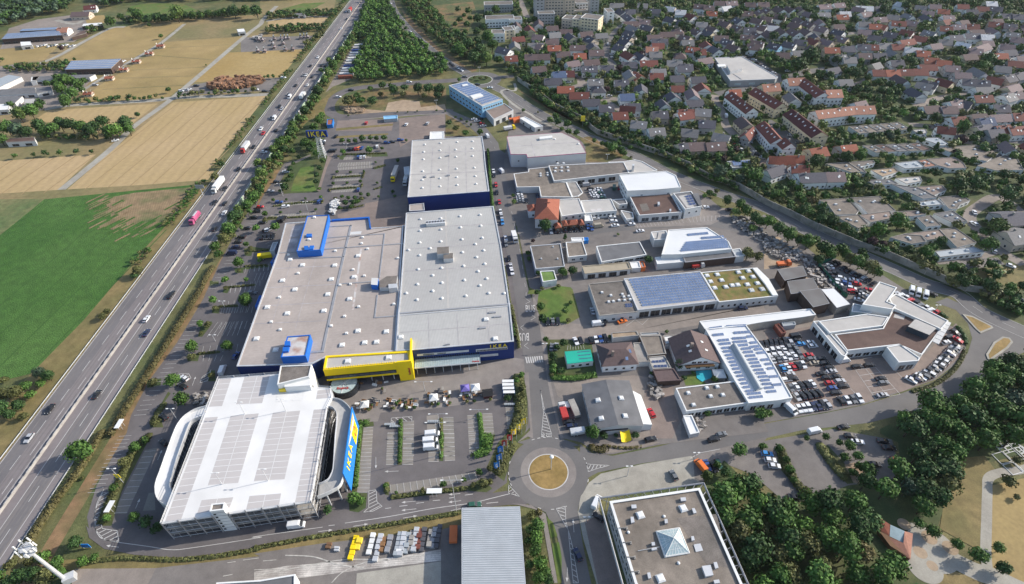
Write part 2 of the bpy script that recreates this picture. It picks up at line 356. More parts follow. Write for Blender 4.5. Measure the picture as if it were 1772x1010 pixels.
sheet('field', 'meadow', 'a1 1100 255 1250 150 1560 130 1650 235')
sheet('field', 'lawn', 'a1 880 40 1000 20 1230 25 1330 70 1100 130 840 100')
sheet('field', 'paddock', 'a1 -400 330 0 325 400 300 300 400 0 440 -400 450')
sheet('field', 'wheat', 'a1 240 800 330 740 1060 695 890 830 600 900')
sheet('field', 'paddock', 'a1 560 110 700 100 720 150 560 170')
sheet('yard', 'yard_light', 'a1 0 330 60 190 250 130 560 90 600 200 500 280')
sheet('yard', 'yard_light', 'a1 -300 480 200 420 450 440 640 500 570 590 420 700 200 760 -300 780')
sheet('yard', 'yard', 'a2 -90 250 395 240 330 330 0 345 -90 350')
sheet('yard', 'yard', 'a1 1195 640 1230 585 1400 550 a2 0 530 190 520 210 570 130 620 a1 1748 612')
sheet('field', 'wheat', 'a2 90 140 180 120 560 110 480 190 300 190 90 180')
sheet('field', 'lawn', 'a2 180 60 330 20 480 15 330 90')
for k, s in enumerate(('a1 300 735 480 706 800 688 1060 672 1200 655 1748 636 a2 130 620', 'b1 395 318 a1 740 1005 900 850 1120 690 1300 540 1650 240 1748 165 a2 60 130 150 40', 'a1 540 615 680 530 780 465 950 370 1100 275 1240 160', 'a1 270 425 400 370 560 280 740 190 840 180', 'b1 -300 350 0 345 370 322 1390 262', 'a1 560 95 560 130 500 160 380 135', 'a2 80 140 330 110 560 115')):
    ribbon('farm_track', 'paving_light' if k != 4 else 'meadow', s, (6, 5, 4, 5, 6, 5, 5)[k])
mk = Marks(nz())
for s in ('a1 1110 320 1540 300', 'a1 1000 368 1415 400', 'a1 860 472 1390 450', 'a1 800 525 1290 510', 'a1 690 600 1240 572', 'a1 1120 270 1640 238', 'a1 390 395 560 395 900 385', 'a1 1000 185 1250 150', 'a1 1150 215 1540 190'):
    a, b = P(s)[:2]; mk.line(a, b, 1.2)
mk.done('worn_strip', ('meadow',))
sheet('crop_field', 'crop', 'b1 0 380 300 368 1330 268 1340 330 1230 500 1080 680 930 870 790 1005 c1 760 0 680 150 640 240 480 400 370 500 200 570 0 620 -600 640 b1 -600 400')
sheet('crop_field', 'crop_thin', 'b1 640 375 900 325 1310 285 1240 350 1150 490 1000 560 850 590 740 520 750 430')
sheet('crop_field', 'crop_edge', 'b1 -600 380 0 368 300 366 150 490 0 610 -600 700')
def tram(polys, ang, step, w, m):
    k = Marks(nz())
    for s in polys: k.hatch(P(s), ang, step, w, 0, False)
    k.done('tractor_lines', (m,))
tram(('b1 440 312 1400 236 1560 0 a2 100 642 a1 1748 645 1160 688 760 1005', 'b1 -500 115 0 110 645 66 370 322 0 345 -500 350'), R(84), 13, .7, 'wheat_line'); tram(('b1 0 610 300 368 640 375 750 430 740 520 850 590 1000 560 1150 490 1080 680 930 870 790 1005 c1 760 0 650 200 370 500 200 570 0 620',), R(84), 15, .6, 'crop_line')
_r = random.Random(9); k1, k2 = Marks(nz()), Marks(nz()); bd = P('b1 640 375 750 430 740 520 850 590 1000 560 1150 490 1240 350')
for i in range(130):
    j = _r.randrange(6); q = lerp(bd[j], bd[j + 1], _r.random()); L = _r.uniform(3, 9); x, y = q[0] + _r.uniform(-6, 6), q[1] + _r.uniform(-6, 6)
    k = k1 if i % 2 else k2; k.line((x - L * .35, y - L * .6), (x + L * .35, y + L * .6), _r.uniform(.5, 1.6)); k.b.v[-4:] = [(a, b, i * .0015) for a, b, _ in k.b.v[-4:]]
k1.done('crop_streaks', ('crop_thin',)); k2.done('crop_streaks', ('crop',))
sheet('verge', 'grass_tan', [(-187, 40), (-187, 330), (-190, 330), (-197, 250), (-199, 190), (-204, 150), (-206, 110), (-204, 40)])
sheet('verge', 'grass_dry', [(-187, 330), (-187, 900), (-200, 900), (-197, 420), (-196, 330)])
def strip(name, m, x0, x1, y0=-120, y1=1700): return sheet(name, m, [(x0, y0), (x1, y0), (x1, y1), (x0, y1)])
strip('verge', 'grass_dry', -160.7, -146, 20, 1500); strip('verge', 'soil', -152.5, -147.5, 60, 330)
strip('motorway', 'highway_left', -187.6, -160.6); strip('motorway_lane', 'highway_slow', -187.3, -181.6); strip('motorway_lane', 'highway_right', -170.4, -164.2, -120, 1700)
strip('motorway_lane', 'highway_slow', -168.9, -165.1)
mk = Marks(nz())
for x in (-184.6, -180.9, -179.4, -177.4, -169.8, -168, -166.3, -164.9): mk.line((x, -120), (x, 1700), .5)
mk.done('wheel_tracks', ('wheel_track',)); mk = Marks(nz())
for x in (-187.1, -176.4, -170.5, -163.9): mk.line((x, -120), (x, 1700), .22)
for x, o in ((-181.9, 0), (-178.4, 6), (-167.2, 3)):
    y = -120 + o
    while y < 900: mk.line((x, y), (x, y + 6), .22); y += 15.5
mk.done('motorway_markings')
bypass = smooth_line(P('a2 880 -90 905 -20 935 70 995 150 1085 245 1190 340 1290 415 1385 470 1430 495'))
sheet('verge', 'soil', P('a2 990 60 1100 180 1250 330 1420 440 1500 470 1440 490 1380 460 1200 320 1050 200'))
ribbon('bypass_road', 'asphalt_road', bypass, 10, smooth=False)
by2 = smooth_line(P('a2 1590 570 a3 10 635 130 715 260 790 f4 400 365 560 437 820 560 1080 655 1300 765 1500 870 b3 1250 262 1500 355 1748 435 b4 250 560 430 640 720 770 900 850 1100 940 1300 1000 c4 1450 150 1748 290 2100 440'))
sheet('verge', 'soil', 'a3 60 600 200 680 330 760 500 860 f4 700 500 900 560 1100 640 1300 740 1500 850 1560 850 1400 740 1100 600 800 500 f4 560 380 330 290 0 60')
sheet('verge', 'grass_dry', offset_line(by2, 10) + offset_line(by2, -9)[::-1])
ribbon('bypass_road', 'asphalt_road', by2, 9.5, smooth=False)
RB2 = P('a2 1516 535')[0]; RB1 = P('d3 268 256')[0]
sheet('car_park', 'asphalt', 'd1 600 650 585 560 650 350 760 150 850 0 c1 880 850 1000 620 1190 360 1370 60 b1 1380 1005 1480 790 1600 560 1748 330 f8 20 760 110 600 200 480 300 330 400 270 480 130 a2 470 900 480 800 900 800 1290 760 1400 810 1555 1000 b2 1580 130 1612 300 1650 500 1690 700 1735 900 c3 35 0 75 250 105 500 135 760 150 920 d3 60 60 0 150 -10 300 d2 1700 330 1600 400 1250 425 920 455 760 535 540 572 360 597 d1 1748 642 1200 712 900 660')
ribbon('access_road', 'asphalt', 'a2 1330 750 1240 745 1080 757 850 770 640 785 540 775 505 735 520 680 590 622 700 590 900 572 1120 552 1330 540 1440 530', 8.5)
ribbon('pavement', 'paving', 'a2 1290 762 1080 772 850 790 640 806', 1.6)
sheet('plot', 'scrub', 'a2 570 720 570 680 700 610 900 590 1120 570 1290 565 1290 735 900 750 640 770')
sheet('plot', 'sand', 'a2 570 725 620 720 880 745 900 690 1000 670 1110 680 1120 720 1280 700 1290 738 900 752 640 768')
sheet('verge', 'grass_tan', 'a2 380 740 520 610 560 605 500 660 470 740 490 800 400 830 330 860 240 1005 200 1005')
sheet('plot', 'grass_green', 'a2 545 580 640 565 640 470 590 560')
sheet('yard', 'yard_light', 'a2 480 620 560 480 660 310 700 290 750 285 700 420 650 530 560 570 530 580')
sheet('car_park', 'paving_red', 'a2 545 880 560 810 940 800 1280 765 1285 880 1180 925 1060 940 980 990 960 880')
sheet('verge', 'grass_tan', 'a2 550 862 945 830 945 842 550 878')
sheet('verge', 'grass_tan', 'a2 545 915 900 895 900 905 545 930')
sheet('lane', 'asphalt', 'a2 940 800 975 798 975 900 960 1005 900 1005')
sheet('verge', 'scrub', 'a2 1285 765 1400 830 1500 915 1285 915')
sheet('plot', 'grass_green', 'a2 190 1005 300 870 380 800 480 770 500 850 480 900 460 1005 b2 490 80 430 320 200 330 170 260 260 90')
sheet('lawn', 'lawn', 'f8 370 590 400 480 470 350 600 330 600 500 630 590')
sheet('ramp_lane', 'yard', 'f8 180 560 230 420 310 300 420 280 570 215 570 232 430 300 340 330 270 430 250 520 290 620')
sheet('lane', 'paving_red', 'f8 740 240 810 195 735 350 665 585 635 585')
sheet('loading_yard', 'paving_red', 'b2 560 470 740 420 745 395 850 375 1030 335 1030 400 1020 545 780 560 560 490')
# paved bays and planted strips
def bays(name, mtl, s, n, marks, cols=None):
    q = P(s); sheet(name, mtl, q); a, b, c, d = q
    for i in range(n + 1): marks.line(lerp(a, b, i / n), lerp(d, c, i / n), .13)
mk = Marks(0)
for s, n in (('f8 230 700 665 680 660 712 220 742', 18), ('f8 205 770 650 722 640 750 230 778', 0), ('f8 180 828 620 800 620 820 150 860', 18), ('f8 860 300 1190 288 1190 320 840 345', 13), ('f8 850 350 1190 325 1190 352 845 378', 13), ('f8 840 420 1100 405 1100 432 820 452', 10), ('f8 820 470 1080 455 1060 475 810 490', 10), ('f8 800 530 1060 515 1040 540 790 555', 9), ('f8 790 585 1020 560 1000 590 780 605', 9), ('f8 910 245 1180 225 1180 250 900 275', 9)):
    if n: bays('parking_bays', 'paving_bay', s, n, mk)
for s in ('f8 200 735 450 700 665 690 690 690 690 705 450 715 240 745', 'f8 150 850 350 848 560 835 560 850 350 862 120 880', 'f8 800 440 1100 428 1100 440 800 460', 'f8 780 560 1080 545 1080 560 780 575', 'f8 860 235 930 210 1340 195 1350 235 1200 240 930 222 900 270 860 265', 'f8 1240 330 1330 318 1330 335 1210 370', 'f8 1210 565 1290 535 1300 550 1210 575'):
    sheet('planted_strip', 'grass_green', s)
mk.z = nz(); mk.done('bay_lines')
# west lot beside the motorway
mk = Marks(0)
sheet('parking_bays', 'paving_bay', 'd1 975 110 1060 95 850 540 760 535'); sheet('parking_bays', 'paving_bay', 'd1 1000 400 1040 395 1045 515 960 520')
q0, q1, q2, q3 = P('d1 972 122 1048 116 858 530 768 536')
for i in range(11): mk.line(lerp(q0, q3, i / 10), lerp(q1, q2, i / 10), .15)
for (sa, sb, n, dp) in (('c1 1290 215', 'c1 900 850', 22, 4.6), ('d1 800 20', 'd1 590 400', 14, 4.6), ('b1 1740 425', 'b1 1400 970', 26, 4.6)):
    A, B = P(sa)[0], P(sb)[0]
    for i in range(n + 1):
        q = lerp(A, B, i / n); mk.line(q, (q[0] + dp, q[1] + .3), .13)
for s, n in (('c1 1465 223 1632 216 1595 312 1393 322', 6), ('c1 1500 85 1650 70 1640 110 1500 128', 4), ('c1 1510 130 1700 120 1690 160 1500 165', 5), ('c1 1370 385 1600 370 1590 420 1360 430', 5), ('c1 1370 445 1500 445 1480 485 1365 487', 3), ('b1 1560 935 1748 915 1748 950 1545 995', 6),
             ('b2 20 865 120 855 100 905 0 915', 4), ('b2 100 800 0 800 0 850 90 850', 3), ('b2 90 640 170 700 120 720 60 650', 4), ('e4 20 850 230 830 210 880 10 890', 5), ('e4 20 960 210 945 190 1005 0 1005', 5), ('e4 200 545 380 520 370 560 190 585', 5), ('e4 90 690 290 640 260 720 80 735', 5)):
    q0, q1, q2, q3 = P(s)
    for i in range(n + 1): mk.line(lerp(q0, q1, i / n), lerp(q3, q2, i / n), .13)
mk.hatch(P('d1 745 400 690 400 640 520 645 650 700 715 800 730 790 655 690 640 665 560 715 460'), R(35), 1.6, .28)
mk.path(smooth_line(P('d1 700 375 650 480 640 600 660 680 730 720 1000 760 1150 782 1300 768 1748 700 d2 0 695 460 630')), .2)
mk.path(P('d2 500 620 580 612'), .2, (2, 1.5)); mk.path(smooth_line(P('d2 610 603 900 560 1200 505 1450 470 1600 435 1740 400')), .22)
for a, b in (('d1 1060 180', 'd1 1082 130'), ('d1 912 505', 'd1 932 460'), ('c1 1293 650', 'c1 1310 605'), ('d1 800 765', 'd1 740 757'), ('d2 430 660', 'd2 500 652'), ('d2 665 625', 'd2 740 613'), ('d2 1000 570', 'd2 1070 558'), ('d2 1090 507', 'd2 1015 515'), ('d2 1085 455', 'd2 1015 462'), ('d2 818 160', 'd2 818 215'), ('d2 970 253', 'd2 900 256'), ('d2 1385 404', 'd2 1330 410'), ('d2 1390 452', 'd2 1330 460'), ('d3 440 665', 'd3 435 600'), ('d3 395 900', 'd3 393 970')): mk.arrow(P(a)[0], P(b)[0])
for s in ('d2 975 490 1030 484', 'd2 1090 470 1140 464', 'd2 1200 452 1250 448', 'd2 1310 435 1345 430', 'd2 1415 415 1470 408', 'd2 880 505 920 500', 'd2 1320 520 1390 505', 'd2 1560 470 1640 462'): a, b = P(s); mk.line(a, b, .2)
mk.hatch(P('d2 820 380 770 385 770 500 735 530 800 522 860 490 825 460'), R(30), 1.2, .22)
for s in ('c1 1205 570 1270 570 1285 600 1240 625', 'c1 1345 630 1360 590 1410 560 1420 540 1395 620'): mk.hatch(P(s), R(40), 1.3, .2)
# east customer lot
EB = [('c2 735 935 800 930 d2 775 395 690 395', 17), ('e3 575 830 655 830 e3 650 1005 565 1005', 5), ('e3 695 745 775 740 775 1005 690 1005', 9), ('e3 870 700 960 690 960 1005 885 1005', 0), ('e3 995 712 1075 712 1085 1005 1000 1005', 9), ('e3 1180 700 1255 695 1275 970 1195 985', 9), ('e3 1295 685 1370 682 1385 845 1305 850', 6), ('e3 1470 640 1550 640 1555 760 1485 800', 5),
      ('d2 895 0 970 0 960 210 885 210', 6), ('d2 1000 0 1072 0 1068 210 995 210', 6), ('d2 1170 100 1240 100 1240 190 1170 190', 3), ('d2 1278 0 1345 0 1350 180 1280 185', 6), ('d2 1440 0 1510 0 1515 130 1450 130', 4)]
for s, n in EB:
    q = P(s); sheet('parking_bays', 'paving_bay', q)
    for i in range(n + 1):
        if n: mk.line(lerp(q[0], q[3], i / n), lerp(q[1], q[2], i / n), .14)
q = P('d2 915 345 1480 260 1500 310 920 410'); sheet('parking_bays', 'paving_bay', q)
for i in range(14): mk.line(lerp(q[0], q[1], i / 13), lerp(q[3], q[2], i / 13), .14)
mk.hatch(P('e3 603 718 760 706 758 742 600 752'), R(-40), 1.7, .25)
mk.z = nz(); mk.done('car_park_markings')
sheet('forecourt', 'paving', 'c2 540 740 520 690 680 650 1070 600 1360 540 1748 462 c3 100 470 118 540 100 580 c2 1748 600 1680 600 1660 740 1300 790 1100 815 850 830 830 890 690 900 660 800')
for s in ('c2 695 905 800 890 805 920 700 935', 'c2 700 935 735 930 d2 690 390 650 390', 'e3 655 750 690 745 685 1005 650 1005', 'e3 970 725 995 725 1000 1005 970 1005', 'e3 1255 690 1293 688 1305 850 1390 850 1370 940 1300 990 1210 1005 1280 960', 'd2 965 0 1000 0 990 210 965 210', 'd2 1245 0 1278 0 1270 185 1245 185', 'd2 1510 0 1620 5 1600 70 1520 140 1450 160 1455 135 1520 120',
          'c3 20 600 90 560 125 620 130 900 100 1005 d3 60 60 0 150 d2 1748 110 1680 320 1560 230 1640 60 c3 50 900 30 760', 'd2 1430 360 1530 300 1600 370 1560 395 1440 385', 'd2 630 400 760 400 750 500 700 530 640 520', 'd2 870 340 900 345 905 415 880 410', 'd2 930 425 1160 385 1280 370 1430 360 1430 385 1200 410 930 445',
          'd1 820 190 900 60 1020 10 980 80 820 390 750 620 690 620 700 520 780 330', 'c1 985 620 1085 600 1080 650 990 665', 'c1 1130 690 1148 700 1080 800 1090 900 1100 930 1010 930 1010 880 1050 830', 'c1 1260 440 1480 415 1480 430 1340 445 1330 485 1260 485', 'c1 1350 250 1420 215 1430 230 1360 320 1330 320', 'c1 1430 120 1600 108 1600 120 1480 125 1470 165 1425 160', 'c1 1400 550 1445 545 1450 620 1400 620', 'b1 1640 700 1700 690 1690 750 1645 745', 'b1 1410 915 1470 915 1470 945 1410 950', 'e4 110 545 380 520 380 535 180 555 180 580 120 580', 'e4 30 700 70 680 280 665 280 678 80 695 60 735 25 730', 'e4 190 420 230 380 400 400 400 408 240 425 230 450 190 445', 'e4 330 170 380 165 600 150 600 160 370 180 360 200 330 200'):
    sheet('planted_strip', 'grass_green', s)
sheet('street', 'asphalt_road', 'c3 145 1005 135 760 105 500 75 250 35 0 b2 1735 900 1690 700 1650 500 1612 300 1580 130 a2 1555 1000 1500 900 1400 810 1290 755 1310 735 1440 790 1560 860 1640 960 1650 1005 b2 1690 60 1725 200 b3 15 400 50 560 75 680 100 820 130 960 c3 165 90 205 215 230 400 262 620 300 800 360 1005 d3 480 80 250 110 60 60')
sheet('pavement', 'paving', 'c3 150 0 168 0 195 100 240 260 272 560 310 760 370 1005 350 1005 300 800 262 620 230 400 205 215 165 90')
sheet('pavement', 'paving', 'c3 100 560 135 560 150 800 165 1005 d3 130 20 60 60 c3 145 950 130 760')
sheet('street', 'asphalt_road', 'd3 480 70 560 130 700 150 1020 85 1400 -20 c4 0 905 430 830 650 785 900 710 1150 620 1290 510 1370 430 1400 330 1370 230 1290 140 1150 90 1230 60 1560 200 1748 290 2200 470 2200 560 1748 425 1560 505 1450 620 1250 730 900 850 700 900 250 950 0 1005 d3 1260 150 900 200 600 262 530 300 480 300')
sheet('pavement', 'paving_light', 'd3 470 520 480 430 540 330 620 270 900 205 1230 150 1250 190 1290 330 620 430 610 500')
sheet('street', 'asphalt_road', 'd3 0 330 80 420 150 480 250 530 330 700 355 850 355 1400 700 1400 555 1005 500 750 465 520 500 350 450 300 250 350')
sheet('access_road', 'asphalt', 'd3 60 330 0 395 d2 1700 385 1600 400 1250 425 920 455 760 535 540 572 360 597 0 645 d1 1748 642 1200 712 900 660 600 640 580 620 600 700 700 775 900 815 1200 838 1500 810 1748 765 d2 0 755 300 705 600 660 1000 580 1400 510 d3 0 480 100 480 200 450')
disc('roundabout', 'asphalt_road', RB1, 14.2); disc('roundabout_apron', 'paving', RB1, 9.9); disc('roundabout_island', 'line', RB1, 7.15); disc('roundabout_island', 'island_grass', RB1, 6.8)
disc('roundabout', 'asphalt_road', RB2, 18); disc('roundabout_island', 'line', RB2, 10.9); disc('roundabout_island', 'grass_green', RB2, 10.3)
ribbon('bypass_road', 'asphalt_road', 'a2 1600 520 1690 515 1748 512 a3 60 500 60 480', 6)
mk = Marks(nz())
for i in range(40):
    a0, a1 = 2 * math.pi * i / 40, 2 * math.pi * (i + .5) / 40
    if i % 10 in (0, 1, 2, 8): mk.line((RB1[0] + 14.2 * math.cos(a0), RB1[1] + 14.2 * math.sin(a0)), (RB1[0] + 14.2 * math.cos(a1), RB1[1] + 14.2 * math.sin(a1)), .28)
mk.hatch(P('d3 525 205 600 212 680 215 600 235 535 258'), R(60), 1.1, .25); mk.hatch(P('d3 320 505 382 490 385 590 400 650'), R(-20), 1.2, .25)
mk.hatch(P('d3 400 640 430 760 470 1005 435 1005 415 800'), R(-30), 1.4, .22); mk.hatch(P('d3 0 345 75 425 0 400'), R(30), 1.0, .2)
mk.hatch(P('c3 215 680 245 830 295 995 220 995 235 830'), R(-20), 1.3, .25); mk.hatch(P('d3 235 0 285 0 295 22 222 20'), R(60), .9, .2)
q = P('c3 112 458 232 450 240 492 122 500')
for i in range(8): a, b, c, d = lerp(q[0], q[1], i / 8), lerp(q[0], q[1], (i + .5) / 8), lerp(q[3], q[2], (i + .5) / 8), lerp(q[3], q[2], i / 8); mk.line(lerp(a, b, .5), lerp(d, c, .5), .55)
mk.path(P('b3 55 600 85 760 105 900 b3 120 1005 c3 115 70'), .15, (3, 4)); mk.path(P('b3 20 450 45 560 62 640'), .15, (3, 3))
for s in ('c3 60 240 70 300 85 400', 'c3 75 300 80 380'): mk.path(P(s), .15)
for s in ('c3 115 65 145 85 115 100', 'c3 155 175 180 190 150 210', 'c3 105 240 80 260 100 280', 'c3 130 362 105 382 135 402'): mk.path(P(s), .18)
mk.path(P('d3 1220 168 1290 130 1420 105'), .2); mk.path(by2, .16, (5, 8)); mk.path(offset_line(by2, 4.4), .18); mk.path(offset_line(by2, -4.4), .18); mk.path(bypass, .18, (5, 8)); mk.path(offset_line(bypass, 4.6), .18); mk.path(offset_line(bypass, -4.6), .18)
mk.path(P('a2 1310 742 1440 800 1540 880 1595 960 b2 1640 60'), .12, (3, 6))
mk.done('road_markings')
# traffic islands on the exit road
for s in ('c4 1500 470 1490 440 1540 360 1600 322 1650 330 1672 360 1640 400 1520 485', 'c4 1330 170 1400 185 1530 250 1540 265 1455 300 1420 270'):
    q = P(s); MB().prism(q, 0, .36, 0).build('traffic_island', M['paving_light'])['kind'] = 'structure'; sheet('traffic_island_grass', 'island_grass', inset(ccw(q), .8), .38)
sheet('industrial_ground', 'yard', 'b3 0 440 -10 250 -30 120 a3 0 880 0 660 150 760 420 900 560 1000 b3 780 100 1050 160 1300 320 1480 470 1600 560 b4 0 470 130 560 370 760 600 800 800 880 1000 1005 c4 1230 230 1330 300 1360 420 1280 510 1150 610 900 700 650 780 430 825 0 900 c3 1748 960 1330 1005 d3 1020 75 700 140 600 145 490 60 c3 370 1005 310 760 272 560 240 260 195 100 b3 140 960 90 700 60 560')
for nm, m, s in (('lane', 'yard_light', 'c3 215 265 380 225 620 255 1000 200 1500 130 1748 100 c4 0 100 0 130 c3 1748 165 1290 240 1000 290 690 310 420 335 260 345'), ('lane', 'asphalt_road', 'b3 60 600 150 645 420 625 700 585 1050 560 1300 540 1600 600 1600 520 1420 470 1100 500 800 545 500 570 200 595 60 560'),
    ('lawn', 'lawn', 'c3 205 10 300 0 430 0 455 90 480 190 400 235 300 225 230 230 190 130'), ('lawn', 'lawn', 'b3 140 960 200 990 330 950 420 960 440 1005 130 1005'), ('lawn', 'grass_green', 'c3 255 340 400 340 560 370 590 560 600 600 290 610 270 500'),
    ('yard', 'yard_light', 'c3 300 620 500 610 850 580 1000 600 1160 900 1160 1005 960 1005 620 1005 500 800 330 720'), ('yard', 'yard_light', 'd3 560 100 700 60 900 50 1020 60 900 95 700 130 600 130'), ('yard', 'paving_red', 'c3 940 600 1100 640 1150 900 1100 1005 960 1005 900 760'),
    ('lawn', 'lawn', 'c3 1170 590 1260 560 1330 640 1190 650'), ('yard', 'paving_red', 'c4 0 270 330 230 400 400 700 600 740 740 640 775 450 800 160 830 100 600'), ('yard', 'yard_light', 'c4 0 180 350 180 330 250 60 290 0 300'),
    ('yard', 'paving_red', 'c4 560 480 1080 440 1290 230 1340 300 1350 420 1270 500 1100 620 930 690 760 720'), ('yard', 'sand', 'b4 0 620 100 620 200 700 310 790 440 960 480 1005 240 1005 100 820 0 840'), ('yard', 'yard', 'b4 365 815 480 765 760 900 700 1005 520 1005'), ('yard', 'yard', 'a3 0 840 200 870 240 900 0 910'),
    ('verge', 'scrub', 'f4 700 500 900 600 1060 690 880 760 660 760 660 600 600 520'), ('yard', 'paving', 'b3 1270 420 1500 430 1480 480 1360 540 850 560 850 520 1180 480')):
    sheet(nm, m, s)
mk = Marks(nz())
for s, n in (('b3 850 525 1180 490 1200 525 870 560', 14), ('b3 1180 490 1420 475 1410 510 1200 525', 9), ('c3 400 380 500 375 510 405 395 410', 6)):
    q = P(s)
    for i in range(n + 1): mk.line(lerp(q[0], q[1], i / n), lerp(q[3], q[2], i / n), .13)
q = P('c4 615 545 748 525 915 708 750 740')
for i in range(6): a, b = lerp(q[0], q[3], i / 5), lerp(q[1], q[2], i / 5); mk.line(a, b, .14)
for k in (0, .5, 1): mk.line(lerp(q[0], q[1], k), lerp(q[3], q[2], k), .14)
mk.path(P('c4 665 468 725 460'), .14); mk.path(P('c4 880 548 940 610'), .14); mk.path(P('c4 510 590 610 700'), .14); mk.path(P('c3 790 250 850 205 900 240 940 200'), .12)
mk.done('estate_markings')
sheet('car_park', 'yard', 'd3 1240 150 1400 105 1748 20 d4 0 50 300 0 460 -30 860 40 930 300 700 330 560 350 350 440 150 470 0 340 d3 1600 260 1450 200 1300 330 1250 300')
sheet('planted_strip', 'grass_green', 'd4 80 90 130 90 250 350 320 400 300 440 240 440 230 380 100 230'); sheet('planted_strip', 'grass_green', 'd4 340 70 430 80 540 200 620 330 560 340 480 260'); sheet('plot', 'sand', 'd4 540 210 610 195 640 240 770 310 700 360 600 330')
sheet('woodland_floor', 'grass_green', 'd3 1310 330 1450 180 1600 330 1748 420 d4 150 470 350 440 560 350 930 300 900 60 780 0 c4 780 940 1040 820 1300 790 1500 560 1700 480 2300 300 2300 900 d4 2300 0 1290 250 1170 620 1200 1005 1100 1500 d3 900 1500 1570 1005')
sheet('park_lawn', 'grass_tan', 'd4 1270 170 1480 150 1560 250 1480 290 1470 800 1180 640 1220 400 1280 250'); sheet('park_lawn', 'paddock', 'd4 1525 350 1748 300 2300 250 2300 1400 1748 1150 1530 950 1520 800'); sheet('park_lawn', 'grass_tan', 'd4 1170 900 1400 960 1600 1100 1600 1400 1100 1400')
ribbon('park_path', 'paving_light', 'd4 2200 110 1748 240 1600 260 1510 300 1500 400 1495 600 1490 800 1500 900', 3.0)
ribbon('park_path', 'paving_light', 'd4 1000 600 1100 760 1250 840 1430 930 1560 970 1748 1060 2100 1200', 6.0)
disc('park_plaza', 'paving_light', P('d4 1130 780')[0], 7.5); disc('park_plaza', 'paving_light', P('d4 1080 900')[0], 5)
for s, r in (('d4 1110 700', 2.3), ('d4 1250 770', 2.3), ('d4 1050 800', 2.0), ('d4 940 610', 2.0), ('d4 1130 890', 1.6)): disc('planting_bed', 'sand', P(s)[0], r)
sheet('verge', 'grass_tan', 'd1 300 860 700 830 1200 850 1748 775 d2 0 765 600 672 1390 528 1400 610 1240 650 600 760 0 810 d1 1748 825 1050 905 500 930')
sheet('depot_yard', 'yard', 'd1 500 925 1050 905 1748 825 d2 0 808 450 740 1240 650 1400 610 1400 1500 d1 700 1600'); sheet('depot_yard', 'yard_light', 'd1 505 910 1050 905 1000 1005 400 1400'); sheet('depot_yard', 'paving_light', 'd2 690 940 1255 860 1255 1400 660 1400'); sheet('depot_slab', 'chalk', 'd2 0 930 220 890 740 850 950 830 1255 780 1255 855 740 915 400 960 0 1005')
sheet('pavement', 'paving', 'd3 20 470 150 480 250 540 260 600 330 1005 300 1005 230 600 180 510'); sheet('lawn', 'lawn', 'd3 255 560 300 600 330 690 285 700'); sheet('lawn', 'lawn', 'd3 290 740 340 730 357 830 357 1005 330 1005')
sheet('pavement', 'paving_light', 'd3 465 520 600 500 630 560 760 1005 760 1400 600 1400 590 1005 500 700'); sheet('yard', 'paving_red', 'd3 510 590 620 545 760 1005 770 1400 630 1400 600 1005')
ribbon('footpath', 'paving_light', 'a3 40 560 50 600 30 610 0 605 a2 1700 600 1660 615 1700 665 a3 60 720 150 770 f4 160 320 330 410', 2.2)
mk = Marks(nz())
for s in ('d2 60 858 150 850', 'd2 0 918 155 910', 'd1 1530 870 1585 862', 'd1 1635 852 1740 838', 'd1 1500 960 1565 948'): mk.path(P(s), .2)
mk.path(smooth_line(P('d2 210 820 400 830 560 880 740 905')), .35); mk.path(smooth_line(P('d2 520 1005 600 930 740 870 950 845 1250 800')), .3); mk.path(smooth_line(P('d2 0 960 300 900 600 850 900 850')), .3)
mk.done('yard_markings', ('line_worn',))
sheet('town_ground', 'grass_green', 'a3 20 480 60 560 330 740 480 830 f4 700 480 900 540 1300 720 1500 830 f5 200 970 450 1005 b4 0 400 430 590 900 810 1300 980 1748 1200 f7 2400 1400 f3 2600 -900 f1 -200 -900 a2 950 -60 1000 60 1100 170 1300 330 1500 440')
sheet('meadow', 'grass_tan', 'b4 1390 850 1748 800 1900 850 1900 1005 1500 930 1390 890'); sheet('scrub', 'scrub', 'a2 1180 40 1470 10 1500 100 1420 240 1340 180')
streets = ('f1 1040 250 980 300 900 400 870 500 880 570 940 650 990 700', 'f1 0 0 60 150 130 300', 'f1 550 740 610 800 640 900 800 980 1000 1000', 'f5 0 0 120 20', 'f1 540 880 700 830', 'f4 700 60 830 120 950 200 1100 280 1230 340 1500 360', 'f2 350 950 700 880 1000 800 1250 730 1500 690', 'f2 340 960 330 1005 f5 400 250 450 400 620 560 760 700 900 800 1100 870', 'f5 620 560 480 520 300 480',
    'f5 850 340 1000 450 1200 600', 'f6 660 200 900 110 1200 70 1500 20 f3 1750 870', 'f6 590 380 800 400 1000 470 1180 560 1500 600 1751 620', 'f6 1000 480 1300 520 1751 560', 'f7 1751 420 1500 240 1300 330 1200 430 1280 560 1480 760 1751 920', 'f7 850 880 1200 850 1480 760', 'f2 600 560 760 640 1000 780', 'f2 1190 640 1300 760', 'f3 0 870 150 820 250 760 520 780 800 770 1150 890 1500 900', 'f2 0 300 300 400 600 420 800 380 1500 360 1751 330', 'f3 0 460 250 520 500 560', 'f2 100 130 400 200 800 240', 'f3 780 700 1000 600 1400 560 1751 520', 'f3 0 330 500 330 900 340 1400 330', 'f1 1150 400 1400 620 1600 650', 'f1 1160 160 1300 260 1400 300')
for i, s in enumerate(streets): ribbon('town_street', 'yard_light' if i % 3 else 'asphalt_road', s, 6.5 if i not in (6, 9) else 9)
